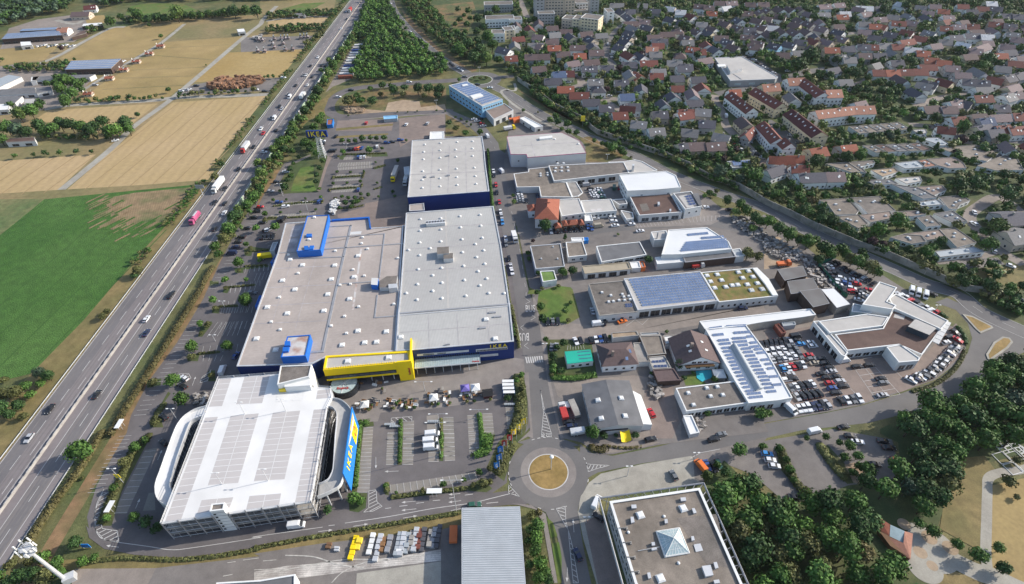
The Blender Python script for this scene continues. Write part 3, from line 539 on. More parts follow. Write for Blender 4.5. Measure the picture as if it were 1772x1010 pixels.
sheet('town_car_park', 'paving_red', 'f5 780 760 960 770 1220 760 1300 830 1100 880 900 900 800 860'); sheet('town_car_park', 'yard', 'f7 850 880 1150 860 1480 850 1560 920 1190 970 1100 900'); sheet('town_car_park', 'asphalt', 'f2 620 570 780 600 960 740 1000 780 900 760')
mk = Marks(nz()); q = P('f7 1080 890 1480 850 1540 920 1190 968')
for i in range(14): mk.line(lerp(q[0], q[1], i / 13), lerp(q[3], q[2], i / 13), .13)
mk.done('town_markings')
def text_mesh(s, size, mtl, offset=0.0, extrude=.08, spacing=1.0):
    cu = bpy.data.curves.new('lettering', 'FONT'); cu.body = s; cu.size = size; cu.extrude = extrude; cu.offset = offset; cu.space_character = spacing
    cu.align_x = 'CENTER'; cu.align_y = 'CENTER'; cu.resolution_u = 2
    o = bpy.data.objects.new('lettering', cu); COL.objects.link(o); bpy.context.view_layer.update()
    me = bpy.data.meshes.new_from_object(o.evaluated_get(bpy.context.evaluated_depsgraph_get())); me.name = 'lettering'
    bpy.data.objects.remove(o); me.materials.clear(); me.materials.append(M[mtl]); return me
def put_text(parent, me, pos, xdir, ydir, name='lettering'):
    x = Vector(xdir).normalized(); y = Vector(ydir).normalized(); z = x.cross(y).normalized(); y = z.cross(x)
    o = inst(name, me, parent); o.matrix_local = Matrix(((x.x, y.x, z.x, pos[0]), (x.y, y.y, z.y, pos[1]), (x.z, y.z, z.z, pos[2]), (0, 0, 0, 1))); return o
_cache = {}
def shared(key, fn):
    if key not in _cache: _cache[key] = fn()
    return _cache[key]
def win_mesh(w, h, frame='white', glass='glass'):
    w, h = round(w, 1), round(h, 1)
    def mk_():
        b = MB(); b.box((0, 0, 0), (w, .10, h), 0); b.box((0, -.06, .08), (w - .16, .04, h - .16), 1)
        if w > 1.6: b.box((0, -.085, .05), (.08, .02, h - .1), 0)
        return b.mesh('window', [M[frame], M[glass]])
    return shared(('win', w, h, frame, glass), mk_)
def dome_mesh(r, kind):
    def mk_():
        b = MB()
        if kind == 'square': b.box((0, 0, 0), (r * 2, r * 2, .35), 0); b.box((0, 0, .35), (r * 1.8, r * 1.8, .4), 1, taper=.75)
        else: b.cyl((0, 0, 0), r, .25, 0, 10); b.ball((0, 0, .25), (r * .9, r * .9, r * .6), 1, 10, 3, True)
        return b.mesh('skylight', [M['steel_light'], M['white']])
    return shared(('dome', r, kind), mk_)
class Bld:
    def __init__(s, name, label, cat, poly, h, wall='white_wall', roof='roof_gravel', rim='white', z0=0.0, par=.35, rimw=.45, group=None, base=True, rimh=.3):
        s.poly = ccw(P(poly, h) if isinstance(poly, str) else poly); s.h = h; s.c = cen(s.poly); s.par = par; s.t = thing(name, label, cat, (s.c[0], s.c[1], 0), 0, group)
        q = rel(s.poly, s.c); s.q = q
        MB().prism(q, z0, h - rimh, 0, cap=False).build('wall', M[wall], s.t)
        if z0 > .1: MB().add([(a, b, z0) for a, b in q], [tuple(range(len(q)))[::-1]]).build('soffit', M[wall], s.t)
        o = inset(q, -.06); MB().ring(o, h - rimh, h, rimw, 0).build('parapet', M[rim], s.t)
        MB().add([(a, b, h - par + .02) for a, b in inset(q, .1)], [tuple(range(len(q)))]).build('roof', M[roof], s.t)
    def rr(s): return s.h - s.par + .02
    def edges(s, side):
        n = len(s.q); best = None; out = []
        for i in range(n):
            a, b = s.q[i], s.q[(i + 1) % n]; L = dist(a, b)
            if L < .5: continue
            nn = ((b[1] - a[1]) / L, -(b[0] - a[0]) / L); d = dict(front=(0, -1), right=(1, 0), left=(-1, 0), back=(0, 1))[side]
            k = nn[0] * d[0] + nn[1] * d[1]
            if k > .65: out.append((a, b, nn, L))
        return out
    def win(s, side, pitch, w, h, z, frame='white', glass='glass', name='window', margin=.8, maxn=60, minL=4, out=.06):
        for a, b, nn, L in s.edges(side):
            if L < minL: continue
            n = max(1, min(maxn, int((L - 2 * margin) / pitch))); me = win_mesh(w, h, frame, glass); rz = math.atan2(b[1] - a[1], b[0] - a[0])
            for i in range(n):
                q = lerp(a, b, (margin + (i + .5) * (L - 2 * margin) / n) / L)
                inst(name, me, s.t, (q[0] + nn[0] * out, q[1] + nn[1] * out, z), rz)
        return s
    def domes(s, pts, r=.9, kind='round', rz=R(6)):
        me = dome_mesh(r, kind)
        for a, b in P(pts, s.rr()): inst('skylight', me, s.t, (a - s.c[0], b - s.c[1], s.rr()), rz)
        return s
    def part(s, name, poly, z0, z1, m, mtop=None, zref=None):
        q = rel(P(poly, z1 if zref is None else zref) if isinstance(poly, str) else poly, s.c)
        MB().prism(q, z0, z1, 0, 1 if mtop else None).build(name, [M[m]] + ([M[mtop]] if mtop else []), s.t); return s
    def roofpart(s, name, poly, dz, m, mtop=None):
        z = s.rr(); q = rel(P(poly, z + dz), s.c); MB().prism(q, z, z + dz, 0, 1 if mtop else None).build(name, [M[m]] + ([M[mtop]] if mtop else []), s.t); return s
    def patch(s, name, poly, m, dz=.02):
        q = ccw(rel(P(poly, s.rr()), s.c)); MB().add([(a, b, s.rr() + dz) for a, b in q], [tuple(range(len(q)))]).build(name, M[m], s.t); return s
    def kerb(s, line, w=.5, hh=.25, m='metal', name='roof_kerb'):
        q = rel(P(line, s.rr()), s.c); b = MB()
        for i in range(len(q) - 1):
            L = dist(q[i], q[i + 1]); b.box(((q[i][0] + q[i + 1][0]) / 2, (q[i][1] + q[i + 1][1]) / 2, s.rr()), (L + w * .9, w, hh + .01 * i), 0, math.atan2(q[i + 1][1] - q[i][1], q[i + 1][0] - q[i][0]))
        b.build(name, M[m], s.t); return s
    def panels(s, quad, nu, nv, m='solar', fill=.9, dz=.25, tilt=True, z=None):
        z = s.rr() if z is None else z; q = [Vector(v) for v in P(quad, z)]; A, B, C_, D = q
        w = ((B - A).length + (C_ - D).length) / 2 / nu * fill; d = ((D - A).length + (C_ - B).length) / 2 / nv * .72; rz = math.atan2(B.y - A.y, B.x - A.x)
        def mk_():
            b = MB(); h = .35 if tilt else .05; x, y = w / 2, d / 2
            b.add([(-x, -y, 0), (x, -y, 0), (x, y, h), (-x, y, h), (-x, -y, -.06), (x, -y, -.06), (x, y, -.06), (-x, y, -.06)], [(0, 1, 2, 3), (4, 5, 1, 0), (5, 6, 2, 1), (6, 7, 3, 2), (7, 4, 0, 3)], 0)
            b.add([(-x * .94, -y * .92, .03), (x * .94, -y * .92, .03), (x * .94, y * .92, h + .012), (-x * .94, y * .92, h + .012)], [(0, 1, 2, 3)], 1)
            return b.mesh('solar_panel', [M['steel_light'], M[m]])
        me = mk_()
        for j in range(nv):
            for i in range(nu):
                u, v = (i + .5) / nu, (j + .5) / nv; p = A.lerp(B, u).lerp(D.lerp(C_, u), v)
                inst('solar_panel', me, s.t, (p.x - s.c[0], p.y - s.c[1], z + dz - .15), rz)
        return s
for s_, a_ in (('c3 146 135', 0), ('c3 104 320', math.pi)):
    o_ = inst('bus_lettering', text_mesh('BUS', 3.4, 'line', .03, .002), None, (*P(s_)[0], nz() + .01), a_); o_.scale = (.8, 2.0, 1); o_['kind'] = 'structure'
A = Bld('store_building', 'huge beige flat roofed blue furniture store hall beside the tree dotted car park', 'store',
    'e4 500 200 850 176 1135 158 1150 237 1410 222 b2 1003 545 975 1005 c2 960 200 948 416 480 455 390 500 0 515 c1 1590 518 e4 440 430', 9.6, wall='navy', roof='roof_beige', rim='steel_light', rimw=.6)
A.domes('e4 537 480 630 522 875 525 1053 452 478 640 572 708 850 630 822 745 1022 612 988 780 363 842 515 890 793 870 c2 15 335 145 410 590 378 742 362 822 358 697 283 888 288', 1.15, 'square')
A.domes('e4 393 955 455 767 597 585 1015 557 1100 605 1057 840 950 912 848 985 915 675 995 668 1125 400 880 415 1080 358 1088 312 525 445 1355 470 1325 820 c2 175 275 620 300', .65, 'square')
for l, w_ in (('e4 1000 220 940 470 820 1005 c2 460 420 385 425', 1.1), ('e4 840 228 1000 220', .7), ('e4 805 315 1255 283 1215 615', .6), ('e4 790 400 1410 357', .7), ('e4 640 470 940 458', .7), ('e4 905 665 1150 648', .6), ('e4 1200 750 1180 920 1350 908', .6), ('e4 445 430 590 420', .5)): A.kerb(l, w_, .22, 'metal')
A.patch('roof_patch', 'e4 555 225 645 210 600 300 530 310', 'roof_patch').patch('roof_patch', 'e4 530 320 600 315 575 410 510 415', 'roof_patch').patch('roof_patch', 'e4 995 268 1080 262 1075 285 990 290', 'white_wall').patch('roof_patch', 'e4 1070 390 1085 390 1020 860 1005 860', 'roof_stain', .015)
for i in range(9):                                             # welded seams of the roof sheeting
    a, b = [(430 + 60 * i, 470), (260 + 63 * i, 1000)]
    if i in (2, 5): A.patch('roof_seam', 'e4 %d %d %d %d %d %d %d %d' % (a[0], a[1], a[0] + 3, a[1], b[0] + 3, b[1], b[0], b[1]), 'roof_patch', .03)
for y0, y1, x0, x1 in ((545, 520, 410, 920), (690, 665, 350, 890), (830, 800, 290, 860), (965, 940, 235, 830)): A.patch('roof_seam', 'e4 %d %d %d %d %d %d %d %d' % (x0, y0, x1, y1, x1, y1 + 4, x0, y0 + 4), 'roof_patch', .035)
A.roofpart('plant_box', 'e4 1155 618 1205 618 1200 672 1150 668', 3.0, 'blue', 'white_wall').roofpart('plant_canopy', 'e4 1270 605 1350 600 1345 660 1280 690 1215 690 1215 640', 2.2, 'steel_light', 'roof_gravel').roofpart('ventilation_unit', 'e4 1282 665 1350 660 1350 690 1285 698', 2.8, 'steel_light')
T1 = Bld('roof_tower', 'blue roof tower with beige top and blue vents on the store hall', 'roof tower', 'e4 665 147 832 138 768 404 585 414', 13.2, wall='blue', roof='roof_beige', rim='blue', z0=9.3)
for s_ in ('e4 660 282 700 280 700 302 658 304', 'e4 640 375 672 372 680 402 645 404', 'e4 685 372 718 370 708 396 680 400'): T1.roofpart('vent_box', s_, .8, 'blue')
T1.domes('e4 680 328 720 160', .8, 'square')
T2 = Bld('roof_tower', 'blue roof tower with rust stained top above the store entrance corner', 'roof tower', 'c2 222 318 378 306 345 448 178 458', 13.4, wall='blue', roof='roof_stain', rim='blue', z0=9.3)
T2.roofpart('vent_box', 'c2 205 350 240 348 240 378 203 380', 1.0, 'blue').roofpart('vent_box', 'c2 192 390 235 387 228 415 190 418', 1.0, 'blue')
for nm, lb, s_, h_, w_, r_ in (('store_annex', 'small blue loading annex with grey canopy at the store west wall', 'e4 385 500 440 430 455 430 410 500', 7, 'blue', 'roof_beige'), ('store_annex', 'bright blue lean-to shelter on the west wall below the hall', 'e4 302 752 320 752 290 835 268 835', 5, 'blue', 'sign_blue'), ('loading_canopy', 'grey corrugated canopy beside the yellow truck at the hall', 'e4 405 348 443 343 415 408 380 410', 5, 'steel_light', 'sheet_blue'), ('dock_building', 'low beige dock building between the two grey store halls', 'b2 1042 402 1140 392 1145 440 1042 446', 7.5, 'navy', 'roof_beige')):
    Bld(nm, lb, 'annex', s_, h_, wall=w_, roof=r_, rim='blue' if w_ == 'blue' else 'steel_light')
tb = Bld('parapet_wall', 'bright blue raised wall around the north corner of store roof', 'parapet', 'e4 850 172 1138 152 1150 237 1141 237 1130 160 850 179', 10.3, wall='blue', roof='blue', rim='blue', z0=9.3, par=.05, rimw=.1)
H = Bld('store_building', 'long pale grey roofed store hall with lettered navy front and glass canopy', 'store', 'b2 1020 458 1608 412 1660 680 c2 1718 100 1745 350 1060 408 950 416 965 180 b2 980 1005', 10.4, wall='navy', roof='roof_grey', rim='steel_light', rimw=.6)
H.domes('b2 1118 502 1255 497 1383 483 1518 473 1115 580 1255 572 1387 558 1524 547 1113 660 1255 652 1397 638 1533 628 1038 710 1183 698 1487 670 1112 745 1400 725 1543 712 1495 758 1103 840 1260 830 1408 817 1550 803 1505 853 1200 880 1413 912 1563 902 1098 940 1262 930 1517 948 1200 985 1023 1000 1577 1000 c2 1095 73 1262 63 1423 47 1680 30', .85)
H.domes('c2 985 325 1558 205 1620 335', 1.1, 'square')
H.kerb('c2 972 165 1716 102', .8, .3).kerb('c2 975 178 1716 114', .35, .2, 'steel_light')
H.patch('roof_walkway', 'b2 1280 445 1292 445 c2 1310 130 1296 130', 'roof_light', .03)
for x0, y0, x1, y1 in ((1170, 175, 1175, 395), (1360, 160, 1372, 375), (1560, 130, 1580, 360)): H.patch('roof_seam', 'c2 %d %d %d %d %d %d %d %d' % (x0, y0, x0 + 3, y0, x1 + 3, y1, x1, y1), 'roof_patch', .04)
for x0, y0, x1, y1 in ((1025, 560, 1640, 530), (1020, 700, 1660, 660), (1010, 850, 1690, 810)): H.patch('roof_seam', 'b2 %d %d %d %d %d %d %d %d' % (x0, y0, x1, y1, x1, y1 + 3, x0, y0 + 3), 'roof_patch', .045)
H.patch('roof_seam', 'c2 980 290 1730 230 1730 233 980 293', 'roof_patch', .05)
H.roofpart('cooling_unit', 'b2 1152 512 1282 502 1282 525 1155 535', 1.8, 'white_wall', 'steel_light'); z_ = H.rr() + 1.8
b_ = MB()
for i in range(7): q_ = lerp(P('b2 1162 522', z_)[0], P('b2 1275 513', z_)[0], i / 6); b_.cyl((q_[0] - H.c[0], q_[1] - H.c[1], z_), .6, .25, 0, 8)
b_.build('fan_cowl', M['metal_dark'], H.t)
H.roofpart('ventilation_unit', 'b2 1228 690 1308 684 1310 730 1228 736', 3.0, 'steel_light', 'roof_gravel').roofpart('ventilation_unit', 'b2 1272 730 1336 728 1336 765 1272 768', 2.4, 'steel_light', 'roof_gravel')
for s_ in ('c2 1575 150 1625 147 1625 156 1577 160', 'c2 1605 180 1660 176 1662 184 1608 188', 'c2 1510 255 1558 250 1558 260 1512 265', 'c2 1280 368 1315 364 1315 370 1280 374'): H.roofpart('duct', s_, .5, 'metal')
Fa, Fb = [(v[0] - H.c[0], v[1] - H.c[1]) for v in P('c2 1060 408 1745 350', 10.4)]; Fd = Vector((Fb[0] - Fa[0], Fb[1] - Fa[1])); FL = Fd.length; Fu = Fd.normalized(); Fn = Vector((Fu.y, -Fu.x))
def front(t, z, o=.1): v = Vector(Fa) + Fu * (FL * t) + Fn * o; return (v.x, v.y, z)
def fbox(name, t0, t1, z0, z1, dep, m, o=0.0):
    c_ = front((t0 + t1) / 2, z0, o + dep / 2); MB().box((0, 0, 0), ((t1 - t0) * FL, dep, z1 - z0)).build(name, M[m], H.t, c_, math.atan2(Fu.y, Fu.x))
fbox('window_band', .04, .55, 6.5, 7.6, .15, 'steel_light'); fbox('window_band', .62, .935, 6.0, 7.5, .15, 'steel_light'); fbox('window_band', .655, .84, 2.6, 3.9, .15, 'steel_light')
for t0, n in ((.10, 9), (.24, 7)):
    for i in range(n): fbox('window', t0 + i * .012, t0 + i * .012 + .009, 6.7, 7.3, .06, 'glass_dark', .15)
for i in range(22): fbox('window', .63 + i * .0137, .64 + i * .0137, 6.2, 6.9, .06, 'glass_dark', .15)
fbox('canopy', 0.01, .655, 4.1, 4.45, 4.6, 'glass_light', .1)
for i in range(29): fbox('canopy_rib', .012 + i * .0229, .0135 + i * .0229, 4.46, 4.56, 4.6, 'steel_light', .1)
fbox('canopy_edge', .008, .657, 4.0, 4.6, .12, 'white', 4.7)
for i in range(28): fbox('window', .016 + i * .0229, .032 + i * .0229, 4.65, 5.5, .06, 'glass_dark', .02)
for i in range(8): c_ = front(.03 + i * .085, 0, 4.4); MB().cyl((0, 0, 0), .12, 4.0, 0, 8).build('canopy_post', M['steel_light'], H.t, c_)
fbox('shopfront', .02, .64, .1, 3.6, .08, 'glass', 0.0)
put_text(H.t, text_mesh('IKEA', 2.6, 'gold', .025, .12, 1.45), front(.845, 8.5, .2), (Fu.x, Fu.y, 0), (0, 0, 1), 'store_lettering')
put_text(H.t, text_mesh('Eingang', .95, 'red', .02, .04), front(.61, 4.62, 4.0), (Fu.x, Fu.y, 0), (-Fn.x, -Fn.y, .0), 'entrance_lettering')
FH = Bld('warehouse_hall', 'beige roofed store warehouse with dark navy wall behind the main halls', 'warehouse', 'a2 1060 942 1532 914 b2 1545 20 1555 130 1580 312 1030 352 1045 200', 11, wall='navy', roof='roof_light', rim='steel_light', rimw=.6)
FH.domes('a2 1147 972 1252 962 1365 955 1468 950 b2 1140 50 1250 40 1355 35 1467 27 1138 100 1250 90 1357 83 1468 77 1133 180 1248 170 1360 163 1480 156 1130 238 1250 228 1362 220 1487 213 1130 292 1250 282 1365 273 1492 265', .8)
for x0, x1 in ((1200, 1180), (1310, 1300), (1420, 1425)): FH.patch('roof_seam', 'b2 %d 10 %d 10 %d 325 %d 325' % (x0, x0 + 3, x1 + 3, x1), 'roof_patch', .04)
for y_ in (60, 200): FH.patch('roof_seam', 'b2 1050 %d 1560 %d 1560 %d 1050 %d' % (y_, y_ - 22, y_ - 19, y_ + 3), 'roof_patch', .045)
for s_ in ('b2 1290 68 1312 66 1312 72 1292 74', 'b2 1190 210 1212 207 1214 214 1192 216', 'b2 1292 200 1316 198 1316 205 1294 206', 'b2 1145 205 1157 204 1157 216 1145 217'): FH.roofpart('duct', s_, .7, 'metal')
Bld('dock_shelter', 'grey dock shelter on the left side of the far store warehouse', 'dock', 'b2 1005 150 1042 145 1045 200 1010 200', 5.5, wall='steel_light', roof='steel_light')
YZ = 10.8
yp = P('c2 480 448 1040 415 1052 488 463 543', YZ); Y = Bld('entrance_block', 'bright yellow cantilevered entrance block with dark window band', 'store entrance', yp, YZ, wall='yellow', roof='roof_light', rim='yellow', z0=4.0, par=.6, rimh=.6, rimw=.8)
a_, b_ = P('c2 463 543 1052 488', YZ); yd = (Vector(b_) - Vector(a_)); YL = yd.length; yu = yd.normalized(); yn = Vector((yu.y, -yu.x)); yo = Vector(a_) - Vector(Y.c)
def yfront(x, z, o): v = yo + yu * x + yn * o; return (v.x, v.y, z)
def ybox(name, x0, x1, z0, z1, dep, m, o=0.0): MB().box((0, 0, 0), (x1 - x0, dep, z1 - z0)).build(name, M[m], Y.t, yfront((x0 + x1) / 2, z0, o + dep / 2), math.atan2(yu.y, yu.x))
ybox('window_band', .1, YL * .815, 5.3, 7.0, .25, 'black', .02)
for i in range(13): ybox('window', YL * (.02 + i * .061), YL * (.075 + i * .061), 5.5, 6.9, .08, 'glass', .27)
ybox('tower_panel', YL * .84, YL + .3, .1, YZ + .8, .7, 'yellow', -.35)
yr = Y.part('tower_panel', [(Vector(Y.c) + yo + yu * (YL + .3) + yn * (-k)).to_tuple() for k in (.35, 12.5)] + [(Vector(Y.c) + yo + yu * (YL - .4) + yn * (-k)).to_tuple() for k in (12.5, .35)], .1, YZ + .8, 'yellow')
for i in range(30): ybox('parapet_brace', YL * (.01 + i * .0275), YL * (.02 + i * .0275), YZ, YZ + .35, .5, 'gold', -.8)
for k_ in range(3): ybox('post', YL * (.5 + k_ * .13), YL * (.5 + k_ * .13) + .35, .1, 4.0, .35, 'steel_light', -1.5)
put_text(Y.t, text_mesh('Småland', 1.25, 'red', .02, .06), yfront(YL * .965, 5.6, .42), (0, 0, 1), (-yu.x, -yu.y, 0), 'wall_lettering')
Y.domes('c2 628 487 903 462', 1.2, 'square')
ent = thing('revolving_entrance', 'round glazed entrance drum under the yellow block', 'entrance', (*P('c2 606 640', 2.2)[0], 0))
MB().ring([(6.0 * math.cos(i * math.pi / 14), 6.0 * math.sin(i * math.pi / 14)) for i in range(28)], 0.1, 3.2, .6).build('drum_wall', M['glass_dark'], ent)
MB().cyl((0, 0, 0.1), 5.2, 2.8, 0, 28).build('drum_roof', M['glass_light'], ent)
b_ = MB()
for i in range(8): b_.bar((0, 0, 3.0), (5.3 * math.cos(i * math.pi / 4), 5.3 * math.sin(i * math.pi / 4), 3.0), .1)
b_.build('drum_rib', M['steel_light'], ent); put_text(ent, text_mesh('Eingang', 1.5, 'red', .02, .05), (0, -2.6, 3.15), (1, .1, 0), (0, 1, 0), 'entrance_lettering')
GH = 10.2
gp = P('e1 520 107 985 70 1240 172 1372 180 1392 245 1345 338 e2 1240 300 1222 388 85 555', GH)
G = thing('parking_garage', 'open multi-storey car park with bright white roof deck and two ramps', 'parking garage', (*cen(gp), 0)); gc = cen(gp); gq = ccw(rel(gp, gc)); gi = inset(gq, 2.6)
for k, z in enumerate((3.2, 6.5)): MB().prism(gq, z - .35, z, 0).build('floor_slab', M['concrete'], G)
MB().prism(gq, GH - .6, GH, 0, 1).build('roof_deck', [M['steel_light'], M['deck_white']], G)
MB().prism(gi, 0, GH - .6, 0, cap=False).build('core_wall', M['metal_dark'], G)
def gloc(s, z=GH): return [(a - gc[0], b - gc[1]) for a, b in P(s, z)]
b_ = MB(); posts = MB()
for i in range(len(gq)):
    a, b = gq[i], gq[(i + 1) % len(gq)]; L = dist(a, b); n = max(1, int(L / 5))
    for j in range(n):
        q = lerp(a, b, j / n); posts.box((q[0], q[1], 0), (.3, .3, GH + 1.0))
    for z in (1.0, 4.2, 7.5, GH + .5, GH + 1.0): b_.bar((*a, z), (*b, z), .07)
    for j in range(int(L / 2.5)): q = lerp(a, b, j * 2.5 / L); b_.bar((*q, .5), (*q, 9.4), .04)
posts.build('steel_post', M['metal'], G); b_.build('railing', M['steel_light'], G)
bs = MB(); ml = Marks(0)
def bayblock(s, n, mid=False, m_='x'):
    A_, B_, C_, D_ = gloc(s)
    bs.add([(*v, 0) for v in ccw([A_, B_, C_, D_])], [(0, 1, 2, 3)])
    for i in range(n + 1): ml.line(lerp(A_, D_, i / n), lerp(B_, C_, i / n), .16)
    if mid: ml.line(lerp(A_, B_, .5), lerp(D_, C_, .5), .16)
bayblock('e1 527 110 618 103 545 320 445 325', 5); bayblock('e1 418 405 515 398 e2 232 528 108 548', 16)
bayblock('e1 717 97 910 82 850 297 652 306', 5, True); bayblock('e1 612 392 825 372 667 904 437 921', 12, True); bayblock('e1 932 369 1140 351 1020 876 787 890', 12, True)
bayblock('e1 1243 345 1342 338 e2 1218 386 1100 396', 18); bayblock('e1 1272 198 1370 188 1350 258 1260 266', 2); bayblock('e2 755 342 995 322 978 412 728 450', 2, True); bayblock('e2 392 372 632 350 600 440 355 480', 2, True)
bs.build('bay_surface', M['deck_bay'], G, (0, 0, GH + .012)); ml.hatch(gloc('e1 965 225 1165 205 1155 272 955 285'), R(35), 1.3, .3); ml.b.build('bay_markings', M['white'], G, (0, 0, GH + .024))
def ramp(outer, inner, label_side):
    o = [(a - gc[0], b - gc[1]) for a, b in smooth_line(P(outer, 9.6), 4)]; i_ = [(a - gc[0], b - gc[1]) for a, b in smooth_line(P(inner, 9.6), 4)]
    n = 28; rs = lambda p: [p[int(round(k * (len(p) - 1) / (n - 1)))] for k in range(n)]; o, i_ = rs(o), rs(i_); zt = lambda k: 9.4 - 2.2 * k / (n - 1)
    b = MB(); b.add([(*v, zt(k)) for k, v in enumerate(o)] + [(*v, zt(k)) for k, v in enumerate(i_)], [(k, k + 1, n + k + 1, n + k) for k in range(n - 1)]); b.build('ramp_deck', M['deck_white'] if label_side == 'l' else M['roof_grey'], G)
    for pl, nm, m_ in ((o, 'ramp_parapet', 'white_wall'), (i_, 'ramp_parapet', 'steel_light')):
        b = MB(); w = offset_line(pl, .18)
        for k in range(n - 1): z0, z1 = zt(k) - .8, zt(k) + 1.0; b.add([(*pl[k], z0), (*pl[k + 1], z0), (*pl[k + 1], z1), (*pl[k], z1), (*w[k], z0), (*w[k + 1], z0), (*w[k + 1], z1), (*w[k], z1)], [(0, 1, 2, 3), (5, 4, 7, 6), (3, 2, 6, 7), (0, 4, 5, 1)])
        b.build(nm, M[m_], G)
    b = MB()
    for k in range(1, n - 1, 3): b.box((o[k][0] * .97 + i_[k][0] * .03, o[k][1] * .97 + i_[k][1] * .03, 0), (.4, .4, zt(k)))
    b.build('ramp_column', M['steel_light'], G)
    b = MB()
    for k in range(0, n - 1): b.bar((*i_[k], zt(k)), (*i_[k], .3), .08); b.bar((*i_[k], 5), (*i_[k + 1], 5), .06); b.bar((*i_[k], 3), (*i_[k + 1], 3), .06)
    b.build('mesh_screen', M['metal'], G)
    return o
ramp('e1 440 318 330 350 245 405 190 480 140 600 80 760 28 900 30 985 e2 60 370 135 405', 'e1 402 398 340 415 295 450 250 560 200 690 150 850 135 900 e1 150 950 180 965', 'l')
ro = ramp('e1 1375 262 1450 275 1510 325 1538 390 1520 520 1490 680 1462 830 1430 905 1350 950 1260 985', 'e1 1350 325 1390 335 1415 375 1412 450 1400 560 1390 700 1380 790 1350 850 1310 875 1270 888', 'r')
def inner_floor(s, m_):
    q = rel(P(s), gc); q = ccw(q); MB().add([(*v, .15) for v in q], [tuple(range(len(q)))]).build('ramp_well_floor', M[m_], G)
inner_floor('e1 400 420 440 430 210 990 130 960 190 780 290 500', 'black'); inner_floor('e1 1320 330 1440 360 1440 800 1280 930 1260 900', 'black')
# blue sign wall hung on the right-hand ramp
st, sb_ = P('e1 1535 322 1466 828', 10.6), P('e1 1588 470 1530 962', 2.4)
sg = thing('sign_wall', 'blue sign wall with yellow lettering on the right ramp of the garage', 'sign', (*st[0], 0)); s0 = Vector((*sb_[0], 2.4)); s1 = Vector((*sb_[1], 2.4)); s0t = Vector((st[0][0], st[0][1], 10.6)); s1t = Vector((st[1][0], st[1][1], 10.6)); og = Vector((*st[0], 0))
b_ = MB(); nrm = (s1 - s0).cross(s0t - s0).normalized(); nrm = nrm if nrm.x > 0 else -nrm
c4 = [s0 - og, s1 - og, s1t - og, s0t - og]; b_.add([tuple(v) for v in c4] + [tuple(v - nrm * .3) for v in c4], [(0, 1, 2, 3), (7, 6, 5, 4), (3, 2, 6, 7), (0, 3, 7, 4), (1, 5, 6, 2), (0, 4, 5, 1)]); b_.build('sign_panel', M['sign_blue'], sg)
ax = (s0 - s1).normalized(); ay = (s0t - s0).normalized()
def sg_pt(u, v): return s1.lerp(s0, u).lerp(s1t.lerp(s0t, u), v) - og + nrm * .1
put_text(sg, text_mesh('IKEA', 3.9, 'yellow', .06, .05, 1.35), sg_pt(.33, .60), ax, ay, 'sign_lettering')
q_ = [sg_pt(.65, .12), sg_pt(.90, .12), sg_pt(.90, .92), sg_pt(.65, .92)]
MB().add([tuple(v + nrm * .02) for v in q_], [(0, 1, 2, 3)]).build('yellow_board', M['yellow'], sg)
b_ = MB()
for a, b, r_ in (((.73, .32), (.83, .32), .2), ((.73, .32), (.73, .52), .14), ((.83, .32), (.83, .52), .14), ((.73, .52), (.83, .52), .14), ((.75, .52), (.78, .7), .1), ((.78, .7), (.81, .52), .1)):
    p_, r2 = sg_pt(*a) + nrm * .08, sg_pt(*b) + nrm * .08; b_.bar(p_, r2, r_)
b_.build('bag_symbol', M['red'], sg)
GT = Bld('stair_tower', 'white lift tower with dark gravel roof on the garage deck', 'stair tower', 'e1 990 12 1228 2 1208 92 965 152', 14.6, wall='white', roof='roof_gravel', rim='white', z0=0.1)
GT.part('entrance_porch', 'e1 1015 118 1220 108 1215 160 1020 172', 10.2, 13.2, 'white'); GT.part('yellow_sign', 'e1 975 182 1025 180 1025 192 975 194', 10.3, 11.8, 'gold')
G2 = Bld('stair_tower', 'white stair tower with dark top on the front edge of the garage', 'stair tower', 'e2 466 402 566 392 556 446 452 458', 13.4, wall='white', roof='roof_gravel', rim='white', z0=.1)
a_, b2_ = [Vector(v) for v in rel(P('e2 452 458 556 446', 13.4), G2.c)]
for i in range(6): q_ = a_.lerp(b2_, .2); MB().box((0, 0, 0), (.7, .12, .6)).build('window', M['glass_dark'], G2.t, (q_.x, q_.y - .12, 1.4 + 1.9 * i), R(6))
for i in range(6): q_ = a_.lerp(b2_, .5); MB().box((0, 0, 0), ((b2_ - a_).length, .06, .12)).build('panel_joint', M['metal'], G2.t, (q_.x, q_.y - .06, 2.4 + 1.9 * i), math.atan2((b2_ - a_).y, (b2_ - a_).x))
E_ = []
def est(name, label, poly, h, wall='white_wall', roof='roof_gravel', rim='white', cat='building', **k):
    b = Bld(name, label, cat, poly, h, wall, roof, rim, **k); E_.append(b); return b
B = est('office_building', 'pale blue office building with dark solar roof by the upper roundabout', 'a2 1308 572 1425 543 1670 665 1532 712', 9.5, wall='render_blue', roof='roof_light', rim='steel_light')
B.panels('a2 1325 574 1425 550 1650 664 1535 702', 9, 12, 'solar_light', 1.0); B.win('left', 4.5, 2.6, 1.4, 1.6, glass='glass_dark').win('left', 4.5, 2.6, 1.4, 5.2).win('front', 2.2, 1.6, 1.3, 6.4)
B.roofpart('skylight_block', 'a2 1450 640 1520 625 1540 640 1470 660', 1.0, 'white').roofpart('skylight_block', 'a2 1395 568 1430 562 1440 570 1402 577', .8, 'white')
B = est('workshop_wing', 'low workshop wing with reddish roof and garage doors below solar office', 'a2 1553 737 1680 692 1742 738 1610 800', 5.5, wall='steel_light', roof='paving_red', rim='steel_light'); B.win('front', 5, 3.8, 3.2, .1, glass='glass_dark', name='garage_door')
